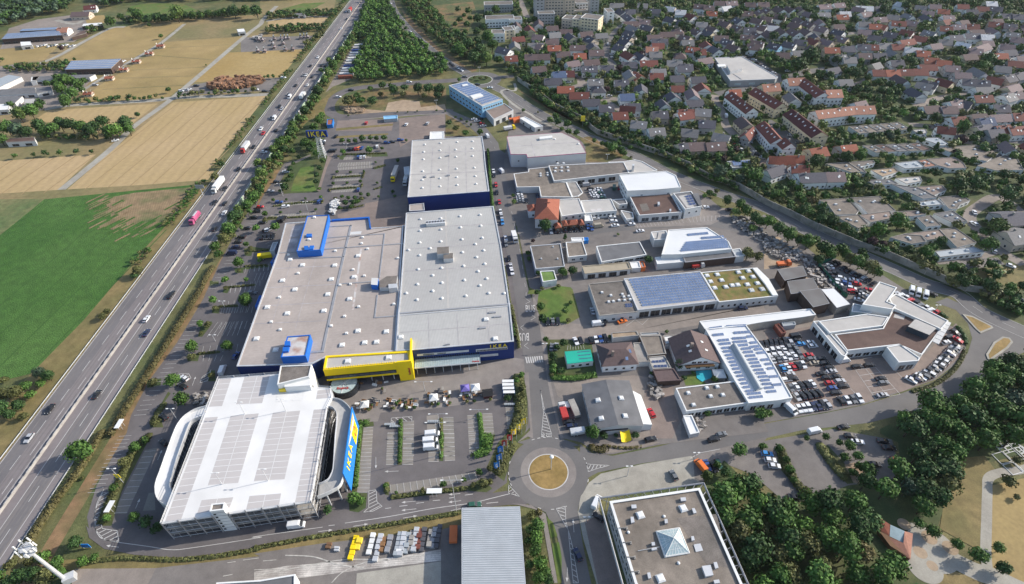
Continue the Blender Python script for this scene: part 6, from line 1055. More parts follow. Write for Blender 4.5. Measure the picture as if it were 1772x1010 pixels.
def np_mesh(name, leaf_v, core_v, mats):
    nl, nc = len(leaf_v), len(core_v); me = bpy.data.meshes.new(name); V = np.concatenate([leaf_v, core_v]) if nc else leaf_v
    faces_core = np.concatenate([np.array(IF) + 12 * k + nl for k in range(nc // 12)]) if nc else np.zeros((0, 3), int)
    loops = np.concatenate([np.arange(nl), faces_core.ravel()]).astype(np.int32); nq = nl // 4; nt_ = len(faces_core)
    starts = np.concatenate([np.arange(nq) * 4, nl + np.arange(nt_) * 3]).astype(np.int32); tot = np.concatenate([np.full(nq, 4), np.full(nt_, 3)]).astype(np.int32)
    me.vertices.add(len(V)); me.vertices.foreach_set('co', V.astype(np.float32).ravel()); me.loops.add(len(loops)); me.loops.foreach_set('vertex_index', loops)
    me.polygons.add(nq + nt_); me.polygons.foreach_set('loop_start', starts); me.polygons.foreach_set('loop_total', tot)
    for m in mats: me.materials.append(m)
    me.update(calc_edges=True); return me
def crown_geo(seed, lumps, leafs, leaf, squash=.85, conic=0.0, spread=.55, lump=.5):
    g = np.random.default_rng(seed); C_, NN, cores = [], [], []
    for k in range(lumps):
        if k == 0: c = np.zeros(3); r = .72
        else: d = g.normal(size=3); d /= np.linalg.norm(d); d[2] = abs(d[2]) * .9 - .25; c = d * g.uniform(.6, 1.0) * spread; r = g.uniform(.7, 1.15) * lump
        m = int(leafs * (r ** 2) / (lumps * lump ** 2) * 1.0) + 6; d = g.normal(size=(m, 3)); d /= np.linalg.norm(d, axis=1)[:, None]
        p = c + d * r * g.uniform(.7, 1.22, m)[:, None]; nn = d + g.normal(size=(m, 3)) * .45; nn /= np.linalg.norm(nn, axis=1)[:, None]
        if conic: s = 1 - conic * np.clip((p[:, 2] + .8) / 2, 0, 1); p[:, :2] *= s[:, None]
        p[:, 2] *= squash; C_.append(p); NN.append(nn); cc = c + IV * r * .7
        if conic: cc[:, :2] *= (1 - conic * np.clip((cc[:, 2] + .8) / 2, 0, 1))[:, None]
        cc[:, 2] *= squash; cores.append(cc)
    C_ = np.concatenate(C_); NN = np.concatenate(NN); return quads(C_, NN, g.uniform(.6, 1.3, len(C_)) * leaf, g), np.concatenate(cores)
CROWN = {}
def crown(kind, leafmat, var):
    k = (kind, leafmat, var)
    if k not in CROWN:
        a = dict(round=(9, 760, .085, .95, 0, .5, .5), wide=(14, 900, .075, .72, 0, .62, .42), cone=(8, 600, .085, 1.7, .75, .45, .55), small=(6, 260, .13, .9, 0, .45, .55), bush=(7, 320, .11, .62, 0, .55, .5))[kind]
        l, c = crown_geo(hash_(kind) + var * 17, *a); CROWN[k] = np_mesh('crown', l, c, [M['leaf_' + leafmat]])
    return CROWN[k]
def hash_(s): return sum(ord(c) * (i + 3) for i, c in enumerate(s))
TRUNK = MB().bar((0, 0, 0), (0, 0, 1), .5, 0, 7, .28).bar((0, 0, .6), (.9, .3, 1.25), .2, 0, 5, .1).bar((0, 0, .7), (-.8, .4, 1.3), .2, 0, 5, .1).bar((0, 0, .65), (0, -.9, 1.2), .2, 0, 5, .1).mesh('trunk', M['bark'])
LN = dict(mid='green', dark='dark green', light='light green', olive='olive green', red='dark purple leaved', fresh='bright green', blue='grey green', rust='rust brown')
TREES = []
REQ = []
def tree_at(x, y, r, leafm, place, kind='round', trunk=None, look=None):
    TREES.append((x, y, r)); REQ.append((r / math.hypot(y, 180), x, y, r, leafm, place, kind, trunk, look))
def plant():                                                   # the 300 trees and 300 bushes that show largest stand alone
    REQ.sort(key=lambda q: -q[0]); cnt = [0, 0]; rest = {}
    for _, x, y, r, leafm, place, kind, trunk, look in REQ:
        tr = random.Random(int(x * 31 + y * 17)); t = trunk if trunk is not None else r * .45; bush = kind == 'bush'; cnt[bush] += 1
        sq = dict(round=.95, wide=.72, cone=1.6, small=.9, bush=.62)[kind]; zc = t + r * sq * .8
        if cnt[bush] > 300: rest.setdefault((bush, leafm), []).append((x, y, r, zc, kind, tr.randrange(3), tr.uniform(0, 6.28))); continue
        e = thing('bush' if bush else 'tree', None, 'bush' if bush else 'tree', (x, y, 0), tr.uniform(0, 6.28))
        inst('foliage' if bush else 'crown', crown(kind, leafm, tr.randrange(4)), e, (0, 0, zc), 0, (r * tr.uniform(.9, 1.1), r * tr.uniform(.9, 1.1), r * tr.uniform(.9, 1.12)))
        if not bush: inst('trunk', TRUNK, e, (0, 0, 0), 0, (r * .12, r * .12, max(.6, zc)))
        series(place, look or (LN[leafm] + dict(round=' tree', wide=' broad tree', cone=' pointed conifer', small=' young tree', bush=' bush')[kind]), e)
    for (bush, lm), L in rest.items():
        LV, CV = [], []
        for x, y, r, zc, kind, v, an in L:
            l, c = crown_geo(hash_(kind) + v, 7, 190, .15, dict(cone=1.6, wide=.72).get(kind, .9), .7 if kind == 'cone' else 0, .52, .52); Rm = np.array([[math.cos(an), -math.sin(an), 0], [math.sin(an), math.cos(an), 0], [0, 0, 1]]) * r
            LV.append(l @ Rm.T + np.array([x, y, zc])); CV.append(c @ Rm.T + np.array([x, y, zc]))
        tag(inst('distant_bushes' if bush else 'distant_trees', np_mesh('crowns', np.concatenate(LV), np.concatenate(CV), [M['leaf_' + lm]])), 'far off %s %s standing among houses and fields' % (LN[lm], 'bushes' if bush else 'trees'), 'trees', kind='stuff')
def trees(sh, rows, place, leafm='mid', kind='round'):
    for ln in rows.split(','):
        f = ln.split()
        if len(f) < 3: continue
        px, py, r = float(f[0]), float(f[1]), float(f[2]); lm, kd = leafm, kind
        for q in f[3:]:
            if q in FOL: lm = q
            elif q in ('round', 'wide', 'cone', 'small', 'bush'): kd = q
        S_ = SHEET[sh]; X, Y_ = S_[0] + px * S_[2], S_[1] + py * S_[2]; z = 3.0
        for _ in range(3):
            g = gw(X, Y_, z); d = (Vector((g[0], g[1], z)) - Vector((0, 0, CAM_H))).dot(_F); rw = r * S_[2] * d / FPX; z = rw * (1.1 if kd != 'bush' else .5)
        tree_at(g[0], g[1], rw * (.92 if kd != 'cone' else .8), lm, place, kd)
trees('c1', '1165 610 60 fresh,1215 735 65 fresh,1290 382 56 fresh,1525 380 50 fresh,1650 72 52 fresh,1430 72 36 fresh,1345 230 32 fresh,1395 245 33 bush olive,1355 300 20 bush olive,1450 135 28 bush olive,1290 460 35 bush olive,1030 635 42 bush olive,1050 905 38 bush olive,1425 585 30 bush olive', 'in the west car park beside the store')
trees('d1', '905 90 45,835 190 45 olive,765 360 36,720 565 36 fresh,905 560 46,985 600 60 bush dark,1060 640 50 bush dark,980 40 35,505 730 60 dark,560 300 18 bush olive', 'around the lower end of the west car park')
trees('d1', '515 110 112 wide mid', 'standing alone beside the motorway')
trees('d2', '670 445 55 bush fresh,720 460 40 bush fresh,885 350 22 fresh small,1270 340 32,1410 310 25,1515 260 32,1540 340 45 bush olive,1470 350 30 bush olive,490 520 45 bush dark,1250 55 26 fresh,1580 240 30 bush olive,1640 270 36 bush olive,1560 60 40 bush fresh,1670 190 30 bush olive,1590 330 30 bush olive,955 395 16 small,1130 375 20 small olive', 'around the customer car park by the roundabout')
trees('c3', '90 575 28 fresh,95 660 34 olive,70 740 34 bush olive,60 620 30 bush fresh,100 720 30 bush olive,60 820 34 bush olive,90 880 30 bush olive,40 890 26 bush olive,30 640 22 bush olive,70 960 26 bush olive', 'on the planted strip beside the pavement')
trees('e4', '145 497 52 fresh,195 783 60 fresh,420 228 46 fresh,275 238 38 fresh,345 128 30,200 360 30,235 395 25 bush olive,300 482 26 fresh,40 630 38 fresh,200 628 25 fresh,50 700 26 bush olive,150 570 25 bush olive,345 185 22 bush olive,210 435 20 bush olive', 'in the west car park below the blue tower')
trees('b1', '1580 465 62 dark wide,1540 560 52,1500 630 55 olive,1440 680 48,1700 350 55,1745 285 40,1465 735 40,1720 240 40 light,1600 430 40 light,1660 400 42,930 840 45 olive,915 885 35 dark bush,1440 215 40 olive,1485 130 30 dark', 'in the hedge bank along the motorway')
trees('f8', '895 180 40 fresh,1160 165 50 fresh,1290 152 25,885 75 38,955 75 32,1020 72 35,1090 50 45,1175 45 35,1235 50 35,1310 45 42', 'in the double row behind the upper car park')
trees('f8', '450 240 30 dark,395 305 30,360 365 40 dark,300 540 58 dark,370 430 42,620 200 48 fresh,690 280 40,660 350 40 dark,630 420 40 dark,625 490 42 dark,590 120 55,520 90 50 dark,250 100 70,190 160 62 light,330 60 60,300 160 60 dark,380 180 42,100 300 60 olive,60 400 72 light,30 520 65 olive,150 280 52,210 230 62,560 160 50 dark,340 470 44 dark,270 590 30 bush,660 570 30 bush light,40 620 50,20 300 60 light', 'in the grove between the motorway and upper lots')
trees('f8', '190 670 26,325 668 18 small,518 658 18 small,670 645 26 fresh,105 812 34,265 800 22 small,465 793 15 small,618 770 20 small,835 390 22 small,972 392 18 small,1108 382 18 small,795 505 22 small,935 500 20 small,1072 485 26,885 640 28,945 650 30,1015 650 32,1078 615 28,1150 620 32,1255 640 20,1225 292 16 small,1240 500 18 small,1450 275 30,1400 590 25,1535 70 20 small,920 700 42 dark,1040 690 42,980 740 32,860 760 25 bush,1000 700 44 dark,1090 670 34 olive bush,850 240 20 bush olive,1420 640 22 bush,690 690 20 bush olive,820 665 24 bush olive', 'in the upper car park')
trees('a2', '620 290 34,590 335 34 light,560 385 34,525 430 36,490 490 38 light,470 545 34,425 605 44 dark,405 655 40,375 700 40,335 740 42 dark,300 790 42,262 830 40,235 890 42 dark,195 940 46,440 800 44 fresh,400 850 40,455 770 30 fresh,380 920 40 dark,340 960 44,150 985 40,650 245 30,500 400 26 light,450 470 24', 'in the hedge along the right motorway side')
trees('a2', '640 690 55 bush olive,720 690 50 bush,800 690 45 bush dark,930 600 45 dark,1010 600 40 dark bush,1100 590 46 dark,1170 590 46 dark,1240 600 46 dark,860 580 36 dark bush,780 600 26 bush,915 570 20,1240 650 40 dark bush,1140 640 26 olive,1000 640 30 bush olive,850 640 28 bush olive,690 650 34 bush', 'in the scrub plot inside the access road loop')
trees('a2', '1378 533 18 fresh,632 775 8 small,962 750 8 small,1032 750 8 small,1095 745 8 small,1225 740 10 small,1283 745 8 small,1352 785 12 small,1390 797 14 small,1428 815 12 small,1458 835 12 small,1515 885 30,1520 530 20 bush olive,1560 525 16 bush olive,1480 525 16 bush olive,1310 830 30 bush dark,1360 870 34 bush olive,1420 900 30 bush', 'along the access road by the upper roundabout')
trees('c3', '370 360 36 dark,250 335 28,680 322 18 bush fresh,1150 500 46 dark,1390 400 28 fresh,1340 835 30,1700 850 55 fresh bush,1740 845 40 bush fresh,1065 285 18,215 115 42,230 195 40 dark,380 140 32 light,400 215 24 bush olive,190 20 26,305 450 42 dark,325 390 30 dark,300 550 40 bush,350 560 38 bush dark,1240 562 16 bush fresh,415 95 20 bush,565 958 66,640 985 40 dark bush,850 985 36 bush dark,1385 610 34 bush,1390 530 14 bush light,720 985 20 bush dark,960 570 20 bush,1460 590 24 bush dark,1180 600 24 dark bush,295 500 30 bush dark,290 580 26 bush olive', 'in the gardens right of the main street')
trees('b3', '245 540 58 dark,380 625 26 dark cone,165 645 20 red,130 735 27 fresh bush,135 772 22 fresh bush,365 855 45,430 840 42 dark,940 770 40 dark,335 955 22 bush olive,225 970 20 bush olive,1610 730 55 olive,1680 750 44 olive,735 605 14 bush light,500 765 20 bush,490 760 22 dark bush,195 860 24,40 390 26 bush light,30 345 18 bush', 'between the flat workshops')
trees('b3', '1470 370 45 dark,1560 400 46,1600 440 55,1530 450 40 light,1660 490 48 dark,1640 570 40 light bush,1700 520 44,1350 330 30 bush,1400 320 26 bush olive,1320 350 24 bush,1380 345 22 bush,700 20 45,760 40 40,820 20 26,660 0 30', 'in the belt between the yards and the bypass')
trees('f4', '360 290 46,370 340 60 dark,480 370 58,300 330 46 light,490 450 45,570 460 46 dark,420 420 30 light,750 540 36,830 570 34,900 600 36,1010 630 50 dark,1000 560 46,950 600 40,1050 670 36,30 235 26,180 260 16 bush olive,1120 715 20 bush olive', 'below the bypass near the white shed')
trees('b4', '30 510 60 fresh,110 560 60 dark,180 600 65,300 650 66,400 690 62 dark,450 720 60,520 700 56,600 770 56 olive,650 790 60,720 820 62 olive,760 850 52,370 770 45 dark,240 640 50 dark,560 740 50,350 640 40,680 750 36', 'in the belt above the fenced car compound')
trees('b4', '110 330 50 fresh,350 110 62 dark,280 170 45 dark cone,560 80 52 dark,650 70 46,860 95 44,1330 270 64 dark,1430 260 66 dark,1650 320 80 dark wide,1300 50 34 dark,1590 540 85 light wide,1510 670 66,1190 650 50 dark,770 570 72 fresh,920 510 76,280 440 50 dark,400 460 50 dark,550 555 50,1090 720 55,980 710 50 dark,1270 820 54,1340 850 42 dark,870 700 36,660 720 40 dark,730 650 50 red,800 670 40 red,1150 690 36 bush,320 390 44 rust bush,480 320 40 bush,180 260 40,240 350 44 bush,640 260 40 bush dark,690 290 40 dark bush,870 350 40 bush fresh,960 430 50 bush,950 360 42 bush dark,1150 200 50 bush dark,1080 190 34 bush,900 205 26 bush,1620 200 50 dark,1480 600 46 bush,1740 240 44 dark,1700 480 40 fresh,1280 130 30 bush dark,1460 950 36 bush dark,1560 960 44 fresh bush,1660 960 50 fresh,1740 950 46 dark,1150 770 30 bush', 'among the patio houses')
trees('f5', '220 700 72 dark,160 775 52 dark,400 850 95 blue,740 890 100,590 930 70 blue,370 740 42,500 680 60 dark,780 625 56 dark,850 700 50,280 700 42 dark,1390 740 80,1260 800 50 dark,1650 700 72 dark,1560 700 46,1270 540 52 blue,1350 585 32 fresh bush,90 840 50,60 740 40 light,430 720 50 red,540 630 50 red,260 830 50 rust,20 700 40 light,680 840 30 dark,900 660 40,960 640 40,1140 660 30 fresh bush,580 215 40 dark cone,450 200 40 bush,400 130 50 bush,640 100 50,880 240 50 dark bush,820 210 44,950 400 46 dark,1030 420 46,1150 500 44,1280 110 60,1180 80 56 dark,1200 290 40 bush,1450 330 40,1700 330 60,1530 330 40 bush,1650 70 40 light,1720 120 44 fresh,1740 50 40', 'around the three storey blocks')
trees('f6', '40 120 45 light,120 90 46,150 150 36 fresh,280 130 48,290 190 42 light,420 150 42,440 230 52,540 260 62 fresh,630 230 50,600 140 60 dark,850 300 70 dark,1130 390 90,1300 480 60,1540 520 80,1130 530 62 red,1230 510 60,860 620 50 dark cone,590 440 50 dark cone,1050 660 46 red,1340 210 62,80 20 60 dark,180 20 62 dark,300 30 62 dark,400 50 62,480 60 52 dark,520 20 40,220 500 60 dark,300 490 50,400 500 60 blue,100 510 46,30 510 40 fresh,800 680 60,620 690 40 dark,420 720 50,100 700 60,520 710 40 fresh,700 470 40 dark,1250 745 60,1600 290 40,1700 460 60 dark,960 410 40 dark,740 40 40 dark,1100 30 40 dark,1000 40 40,380 470 60 dark,470 460 52', 'in the tree lined park and gardens beyond')
trees('f2', '160 550 55 dark,180 660 60 light,220 710 56 fresh,130 650 50,300 830 46 dark,800 540 46 fresh,850 520 50 fresh,910 550 52 light,870 600 46 fresh,950 590 50,1010 620 54 dark,990 660 52 light,1070 660 52 fresh,1110 690 46 fresh,950 650 44,1190 650 110 dark,1290 560 110 dark,1040 780 52,1150 760 40 fresh,1270 760 52 light,1380 760 60 dark,1410 860 46 light,1520 880 46 light,1640 940 46 fresh,1600 790 44 dark,1680 720 60,1500 760 60 dark,1720 700 50,640 500 46 dark,450 520 40 light,550 530 40 light,500 120 60,580 130 60 dark,440 150 50,250 130 46,640 210 40,700 200 40 dark,930 360 70 dark,500 310 40,1230 450 46 light,1150 120 40 dark,1340 170 60 dark,1400 190 40,330 200 40 dark,50 260 60 dark,1450 600 40 dark,1560 600 60 dark,1560 220 40,1000 180 50 dark,240 220 40,560 370 40,200 380 40 dark', 'in the gardens behind the supermarket')
trees('f1', '130 110 46 dark,140 190 46,90 210 46 dark,40 340 50 dark,250 350 40,100 500 50,250 500 36 dark cone,440 370 40 dark,600 410 40,380 240 46 dark,480 600 46 dark,150 640 30 dark cone,50 680 40,930 730 44 light,970 740 36 dark,880 760 42,1070 700 60 dark,850 610 40,1000 680 50 red,1190 690 36 dark cone,1220 830 62,1260 700 50 light,1390 890 70 light,870 900 50 red,950 940 40 blue cone,930 880 30 light,60 790 60 dark,220 900 60,430 990 60 dark,100 780 46,20 770 36 light,1260 460 50,1350 300 40 dark,1220 550 60 red,1380 820 50,1480 800 50,1450 500 36 fresh,1180 430 50 dark,1200 340 60,1270 390 44 dark,1480 440 40,820 340 24,1640 250 60,1700 280 60 dark,1300 140 50,1450 100 50,1220 90 50 dark cone,1560 240 40,700 30 60,560 60 50 dark,1130 30 60 dark,350 680 44 dark,410 640 40 olive,820 210 30,770 540 30,960 240 20,1000 820 30 dark bush,600 750 30,1330 780 44,1410 620 36,1700 480 40,1120 480 36 dark', 'in the gardens of the old quarter')
trees('f3', '60 740 72 dark,180 780 50,150 850 60 light,280 830 62,400 850 60 dark,450 900 60,40 720 60,380 170 46 dark,150 20 46,340 90 60 dark,700 160 40 dark,760 240 60,830 240 50,540 170 40,600 600 62 dark,1100 500 60,1150 520 60 dark,850 400 60 dark,730 310 90 light bush,1400 600 90 dark,1350 660 70,1500 640 60 dark,1280 660 60,1000 330 40,1380 160 60 dark,1200 160 60,1500 190 46 light,1580 420 40,1700 480 60,1250 30 60,900 50 50 dark,560 50 60,650 20 50,1040 20 50 dark,1480 50 40,330 610 60 dark,240 620 50 dark,1060 600 60 light,1080 900 40,980 870 40 dark,1330 860 40 dark,1600 90 40,700 60 40 dark,560 360 40,1700 330 60,480 260 40,40 190 50 dark,880 530 40 dark', 'in the upper right gardens')
trees('d4', '1300 740 52,1450 815 72,1610 905 58 dark,1590 770 52 light,1140 650 58,1040 600 50,1700 190 44 olive bush,1640 330 60 olive bush,1690 430 30 olive bush,1260 350 50 fresh', 'beside the park paths')
trees('d4', '290 30 28,420 20 36,100 100 42,170 250 42 bush,280 400 52 bush olive,510 60 32,580 80 46,550 160 42,630 150 46,600 260 42,700 240 66,10 85 22 fresh,640 220 40,150 180 36 bush,200 320 30 bush', 'between the parking bays at the lower right')
trees('d3', '1555 105 62,1710 85 32,1340 285 52 light,1400 210 36,1460 260 50 dark', 'at the corner of the lower car park')
trees('d3', '160 560 46 olive bush,200 620 62,190 700 66 fresh,180 790 62,215 870 70 fresh,200 960 66,270 990 50 dark,150 650 46 dark,140 880 46 dark,200 530 36 rust,130 720 40 dark,250 930 50', 'in the row between metal hall and footpath')
trees('d1', '300 840 60 fresh bush,380 870 62,220 950 70 dark,120 960 70 dark,300 960 66 olive,400 930 50,80 880 50 olive bush,560 870 50 fresh bush,640 840 36 bush,60 1000 60 dark,200 870 46 olive bush,-20 960 60', 'under the phone mast')
trees('c1', '30 700 60 olive,100 690 60 olive,170 650 50,260 560 52 blue,320 580 50 dark,30 620 40 olive bush,0 800 70 dark,60 840 50 dark,120 780 52 dark,700 190 36 olive bush,720 160 30 olive bush,210 720 46 fresh bush,160 860 40 olive bush,280 640 40 bush fresh', 'at the lower left field corner')
trees('a1', '1080 240 20,1130 600 24,1385 435 8,410 320 26 red,920 765 24 dark,1000 165 16,190 440 20,240 430 16,10 395 16,500 395 14,445 405 16,1620 535 8 dark,1660 520 10 dark,640 665 16,750 665 16,860 670 14,970 660 12,1090 655 14,600 685 14,680 675 14', 'standing singly between the paddocks')
trees('a1', '1180 80 62 light,920 90 46,810 110 30,740 140 44,1290 100 30,1460 90 28,1350 95 34,1400 85 30,1510 75 36,1570 70 46 dark,1640 65 44,1720 70 50 dark,1250 100 30 dark,1050 110 36 dark,1110 120 36 dark,990 125 40 dark,880 70 30', 'in the tree belt beyond the paddocks')
trees('a1', '450 540 62 fresh,520 560 50,400 590 50 fresh,480 620 52,440 660 50,370 560 40,540 600 30,380 520 36,560 540 30,120 760 62 light,200 740 60,60 700 30,110 870 62 blue,250 710 40,40 850 62,170 880 56 dark,260 840 52 dark,350 860 60,400 830 56 dark,470 830 60 dark,540 850 62,600 870 62 dark,680 810 56 dark,720 880 60,770 870 62 fresh,840 820 62 dark,860 860 50,640 840 50 dark,300 880 50,0 930 50,310 560 30,270 690 40 dark,440 690 40,500 500 20', 'in the dense clumps left of the wheat field')
trees('a2', '1370 60 26 dark,1440 70 30,1380 130 30,1500 120 40 dark,1430 160 30,1570 100 44 dark,1350 160 24,1420 210 26,1490 210 36 dark,1540 180 40 dark,1450 120 26,1410 100 20,1570 240 50,1600 300 46,1560 380 56 light,1480 380 60 dark,1520 320 50 dark,1640 400 40,1500 270 40 dark,1730 470 40,1620 60 40,1440 290 50 dark,1390 330 50', 'at the edge of the wood beyond the bypass')
# woodland at the lower right, tree by tree
def fill(polys, spacing, seed):
    g = random.Random(seed); out = []
    for poly in polys:
        x0, x1 = min(v[0] for v in poly), max(v[0] for v in poly); y0, y1 = min(v[1] for v in poly), max(v[1] for v in poly); y = y0; k = 0
        while y < y1:
            x = x0 + (k % 2) * spacing / 2
            while x < x1:
                q = (x + g.uniform(-.35, .35) * spacing, y + g.uniform(-.35, .35) * spacing)
                if inside(q, poly): out.append(q)
                x += spacing
            y += spacing * .87; k += 1
    return out
PV = P('d4 900 700')[0]
wood = [P('d3 1320 340 1440 260 1560 340 1748 430 d4 150 480 350 450 480 400 640 520 780 560 850 760 1000 860 1150 1000 1200 1400 d3 1700 1500 1580 1005 1430 640'), P('d4 580 350 700 350 930 290 900 60 830 0 c4 790 930 900 850 1040 830 1290 800 1400 660 1500 570 1700 490 1900 430 d4 1900 -60 1748 0 1700 60 1590 230 1480 130 1270 150 1230 300 1200 500 1180 640 1050 580 860 520 700 440')]
for i, q in enumerate(v for v in fill(wood, 6.7, 5) if math.hypot(v[0] - PV[0], (v[1] - PV[1] + 3) * .8) > 10.5):
    tr = random.Random(i); s = noise_s = math.sin(q[0] * .09) + math.cos(q[1] * .11 + q[0] * .05)
    lm = tr.choice(['mid', 'fresh', 'mid', 'dark', 'olive' if s > .8 else 'mid', 'blue' if s < -.6 else 'dark', 'rust' if tr.random() < .06 else 'mid', 'fresh' if tr.random() < .2 else 'dark'])
    tree_at(q[0], q[1], tr.uniform(3.7, 5.7), lm, 'in the dense wood at the lower right', 'wide' if tr.random() < .4 else 'round', trunk=tr.uniform(2.5, 4.5))
# belts along the noise wall: dense planting, tree by tree where near
BY = resample(by2, 4)
def off_road(q, d=8.2): return all((q[0] - v[0]) ** 2 + (q[1] - v[1]) ** 2 > d * d for v in BY)
belt = smooth_line(P('a3 0 470 80 500 200 600 330 700 480 760 f4 760 420 960 490 1280 600 1470 660 1560 720 f5 60 780 300 900 520 980 b4 0 370 150 440 300 510 500 600 700 690 900 780 1100 880 1300 985 c4 1450 10 1600 80 1748 160'))
for i, q in enumerate(resample(belt, 6.0)):
    tr = random.Random(i + 400); k = 3 if i > 20 else 2
    tree_at(q[0] + tr.uniform(-2, 2), q[1] + tr.uniform(1, 5), tr.uniform(2.6, 4.4), tr.choice(['dark', 'mid', 'dark', 'olive']), 'in the belt along the long noise wall', tr.choice(['round', 'wide', 'bush']))
for i, q in enumerate(resample(offset_line(belt, -10.5), 4.0)):
    tr = random.Random(i + 900)
    if i > 14 and math.sin(i * .21) < .75 and off_road(q, 9): tree_at(q[0] + tr.uniform(-1.5, 1.5), q[1] + tr.uniform(-.5, 2.0), tr.uniform(2.0, 3.6), tr.choice(['dark', 'mid', 'olive']), 'on the bank below the noise wall', 'bush')
def mass(name, label, pts, r0, r1, mats, h0=.4, leafs=46, seed=1, leaf=.16, cat=None, squash=.9):
    g = np.random.default_rng(seed); base = [crown_geo(s, 5, leafs, leaf, squash, 0, .5, .52) for s in (3, 4, 5, 6)]; LV, CV = [[] for _ in mats], [[] for _ in mats]
    for x, y in pts:
        l, c = base[g.integers(4)]; r = g.uniform(r0, r1); a = g.uniform(0, 6.28); Rm = np.array([[math.cos(a), -math.sin(a), 0], [math.sin(a), math.cos(a), 0], [0, 0, 1]]) * r; o = np.array([x, y, r * (h0 + .7)]); k = g.integers(len(mats))
        LV[k].append(l @ Rm.T + o); CV[k].append(c @ Rm.T + o)
    for k, m in enumerate(mats):
        if LV[k]: me = np_mesh(name, np.concatenate(LV[k]), np.concatenate(CV[k]), [M['leaf_' + m]]); o = inst(name, me); tag(o, label + ', ' + LN[m] + ' crowns', cat or 'forest', kind='stuff')
mass('forest', 'triangular wood between the motorway and the bypass', fill([P('a2 770 -70 890 -60 900 20 950 110 1040 230 1170 340 1280 430 1335 490 1200 515 900 540 660 560 660 500 720 390 750 280 690 260 650 235 700 170 740 70')], 6.2, 3), 3.0, 4.6, ['mid', 'dark', 'fresh'])
mass('forest', 'wood right of the bypass at the top', fill([P('a2 950 -60 1200 -60 1180 60 1270 150 1330 230 1420 270 1500 320 1600 420 1540 440 1420 420 1300 350 1150 220 1050 120')], 6.2, 4), 3.0, 4.6, ['mid', 'dark', 'olive'])
mass('forest', 'forest in the top left corner', fill([P('a1 -400 -100 560 -100 500 30 440 90 300 110 160 140 40 185 0 250 -400 300'), P('a1 640 -100 1400 -100 1300 10 900 10 700 60 640 10'), P('a1 1100 -80 a2 560 -70 300 0 100 10 a1 1600 0 1400 10')], 9.0, 6), 4.5, 7, ['dark', 'mid', 'blue'], leafs=40)
mass('hedgerow', 'dense hedges between fields and yards', fill([P('a1 820 140 1100 110 1530 90 1748 60 1748 90 1500 120 1000 160 830 165'), P('a2 80 95 560 75 600 60 560 110 100 135'), P('a2 80 190 500 170 480 210 90 230'), P('a1 470 690 1060 660 1060 672 480 705'), P('a2 -30 530 180 520 190 530 -30 540'), P('a1 1195 650 1748 612 1748 622 1200 664'), P('a2 330 300 470 230 480 240 350 320'), P('a1 30 455 430 430 600 470 430 490 60 490'), P('a1 580 200 700 180 720 195 600 240'), P('b1 20 96 640 58 645 66 20 104'), P('a1 260 930 740 925 740 945 280 955')], 4.0, 8), 1.5, 3.2, ['mid', 'olive', 'dark'], leafs=30, cat='hedge')
mass('verge_shrubs', 'scrub and young trees along the left motorway verge', [q for q in fill([[(-198, 230), (-191, 230), (-190.5, 330), (-192, 900), (-198, 900), (-196, 400)]], 2.6, 9) if math.sin(q[1] * .07) + math.sin(q[1] * .19) > -.5], .5, 1.7, ['mid', 'olive'], leafs=30, cat='shrubs')
mass('bank_shrubs', 'shrubs behind the pale motorway noise wall', fill([[(-158.5, 250), (-150, 250), (-151, 700), (-158.5, 900)]], 4.5, 10), 1.6, 3.4, ['mid', 'light', 'olive'], leafs=34, cat='shrubs')
mass('median_shrubs', 'low green strip on the right motorway shoulder far away', fill([[(-158, 600), (-140, 600), (-150, 950), (-158, 950)]], 5, 11), 2, 3.6, ['mid', 'dark'], leafs=30, cat='shrubs')
mass('belt_shrubs', 'dense shrubs on both sides of the long noise wall', [q for k in (3, -1, -5.5, -9) for j, q in enumerate(resample(offset_line(belt, k), 3.6)) if j > 8 and off_road(q) and (k > -8 or math.sin(j * .13 + .5) < .7)], 2.0, 3.6, ['mid', 'dark', 'olive'], h0=.2, leafs=40, cat='shrubs')
# gardens of the town: greenery wherever no house, street or tree stands
STREET = [smooth_line(P(s), 4) for s in streets]
town = [P('a3 40 440 330 660 480 720 f4 760 380 960 450 1280 560 1480 620 f5 60 740 400 880 b4 0 330 300 470 900 740 1300 930 1748 900 f7 2200 900 f3 2300 -200 f1 -150 -150')]
gp_ = []; grid = {}
for x, y, r in [(m[0], m[1], r) for m, r in FOOT] + [(x, y, r * .8) for x, y, r in TREES]:
    grid.setdefault((int(x // 25), int(y // 25)), []).append((x, y, r))
def free(q, pad):
    gx, gy = int(q[0] // 25), int(q[1] // 25)
    for i in (-1, 0, 1):
        for j in (-1, 0, 1):
            for x, y, r in grid.get((gx + i, gy + j), ()):
                if (q[0] - x) ** 2 + (q[1] - y) ** 2 < (r * .8 + pad) ** 2: return False
    return True
stps = {}
for L in STREET:
    for v in resample(L, 3): stps.setdefault((int(v[0] // 8), int(v[1] // 8)), []).append(v)
def on_street(q): return any((q[0] - v[0]) ** 2 + (q[1] - v[1]) ** 2 < 27 for i in (-1, 0, 1) for j in (-1, 0, 1) for v in stps.get((int(q[0] // 8) + i, int(q[1] // 8) + j), ()))
hv, tk = MB(), 'bbbddgggpprb'; tm = [M['tile_' + k] for k in 'bdgrRp'] + [M['render_white'], M['render_cream'], M['glass_dark']]; ig = random.Random(44)
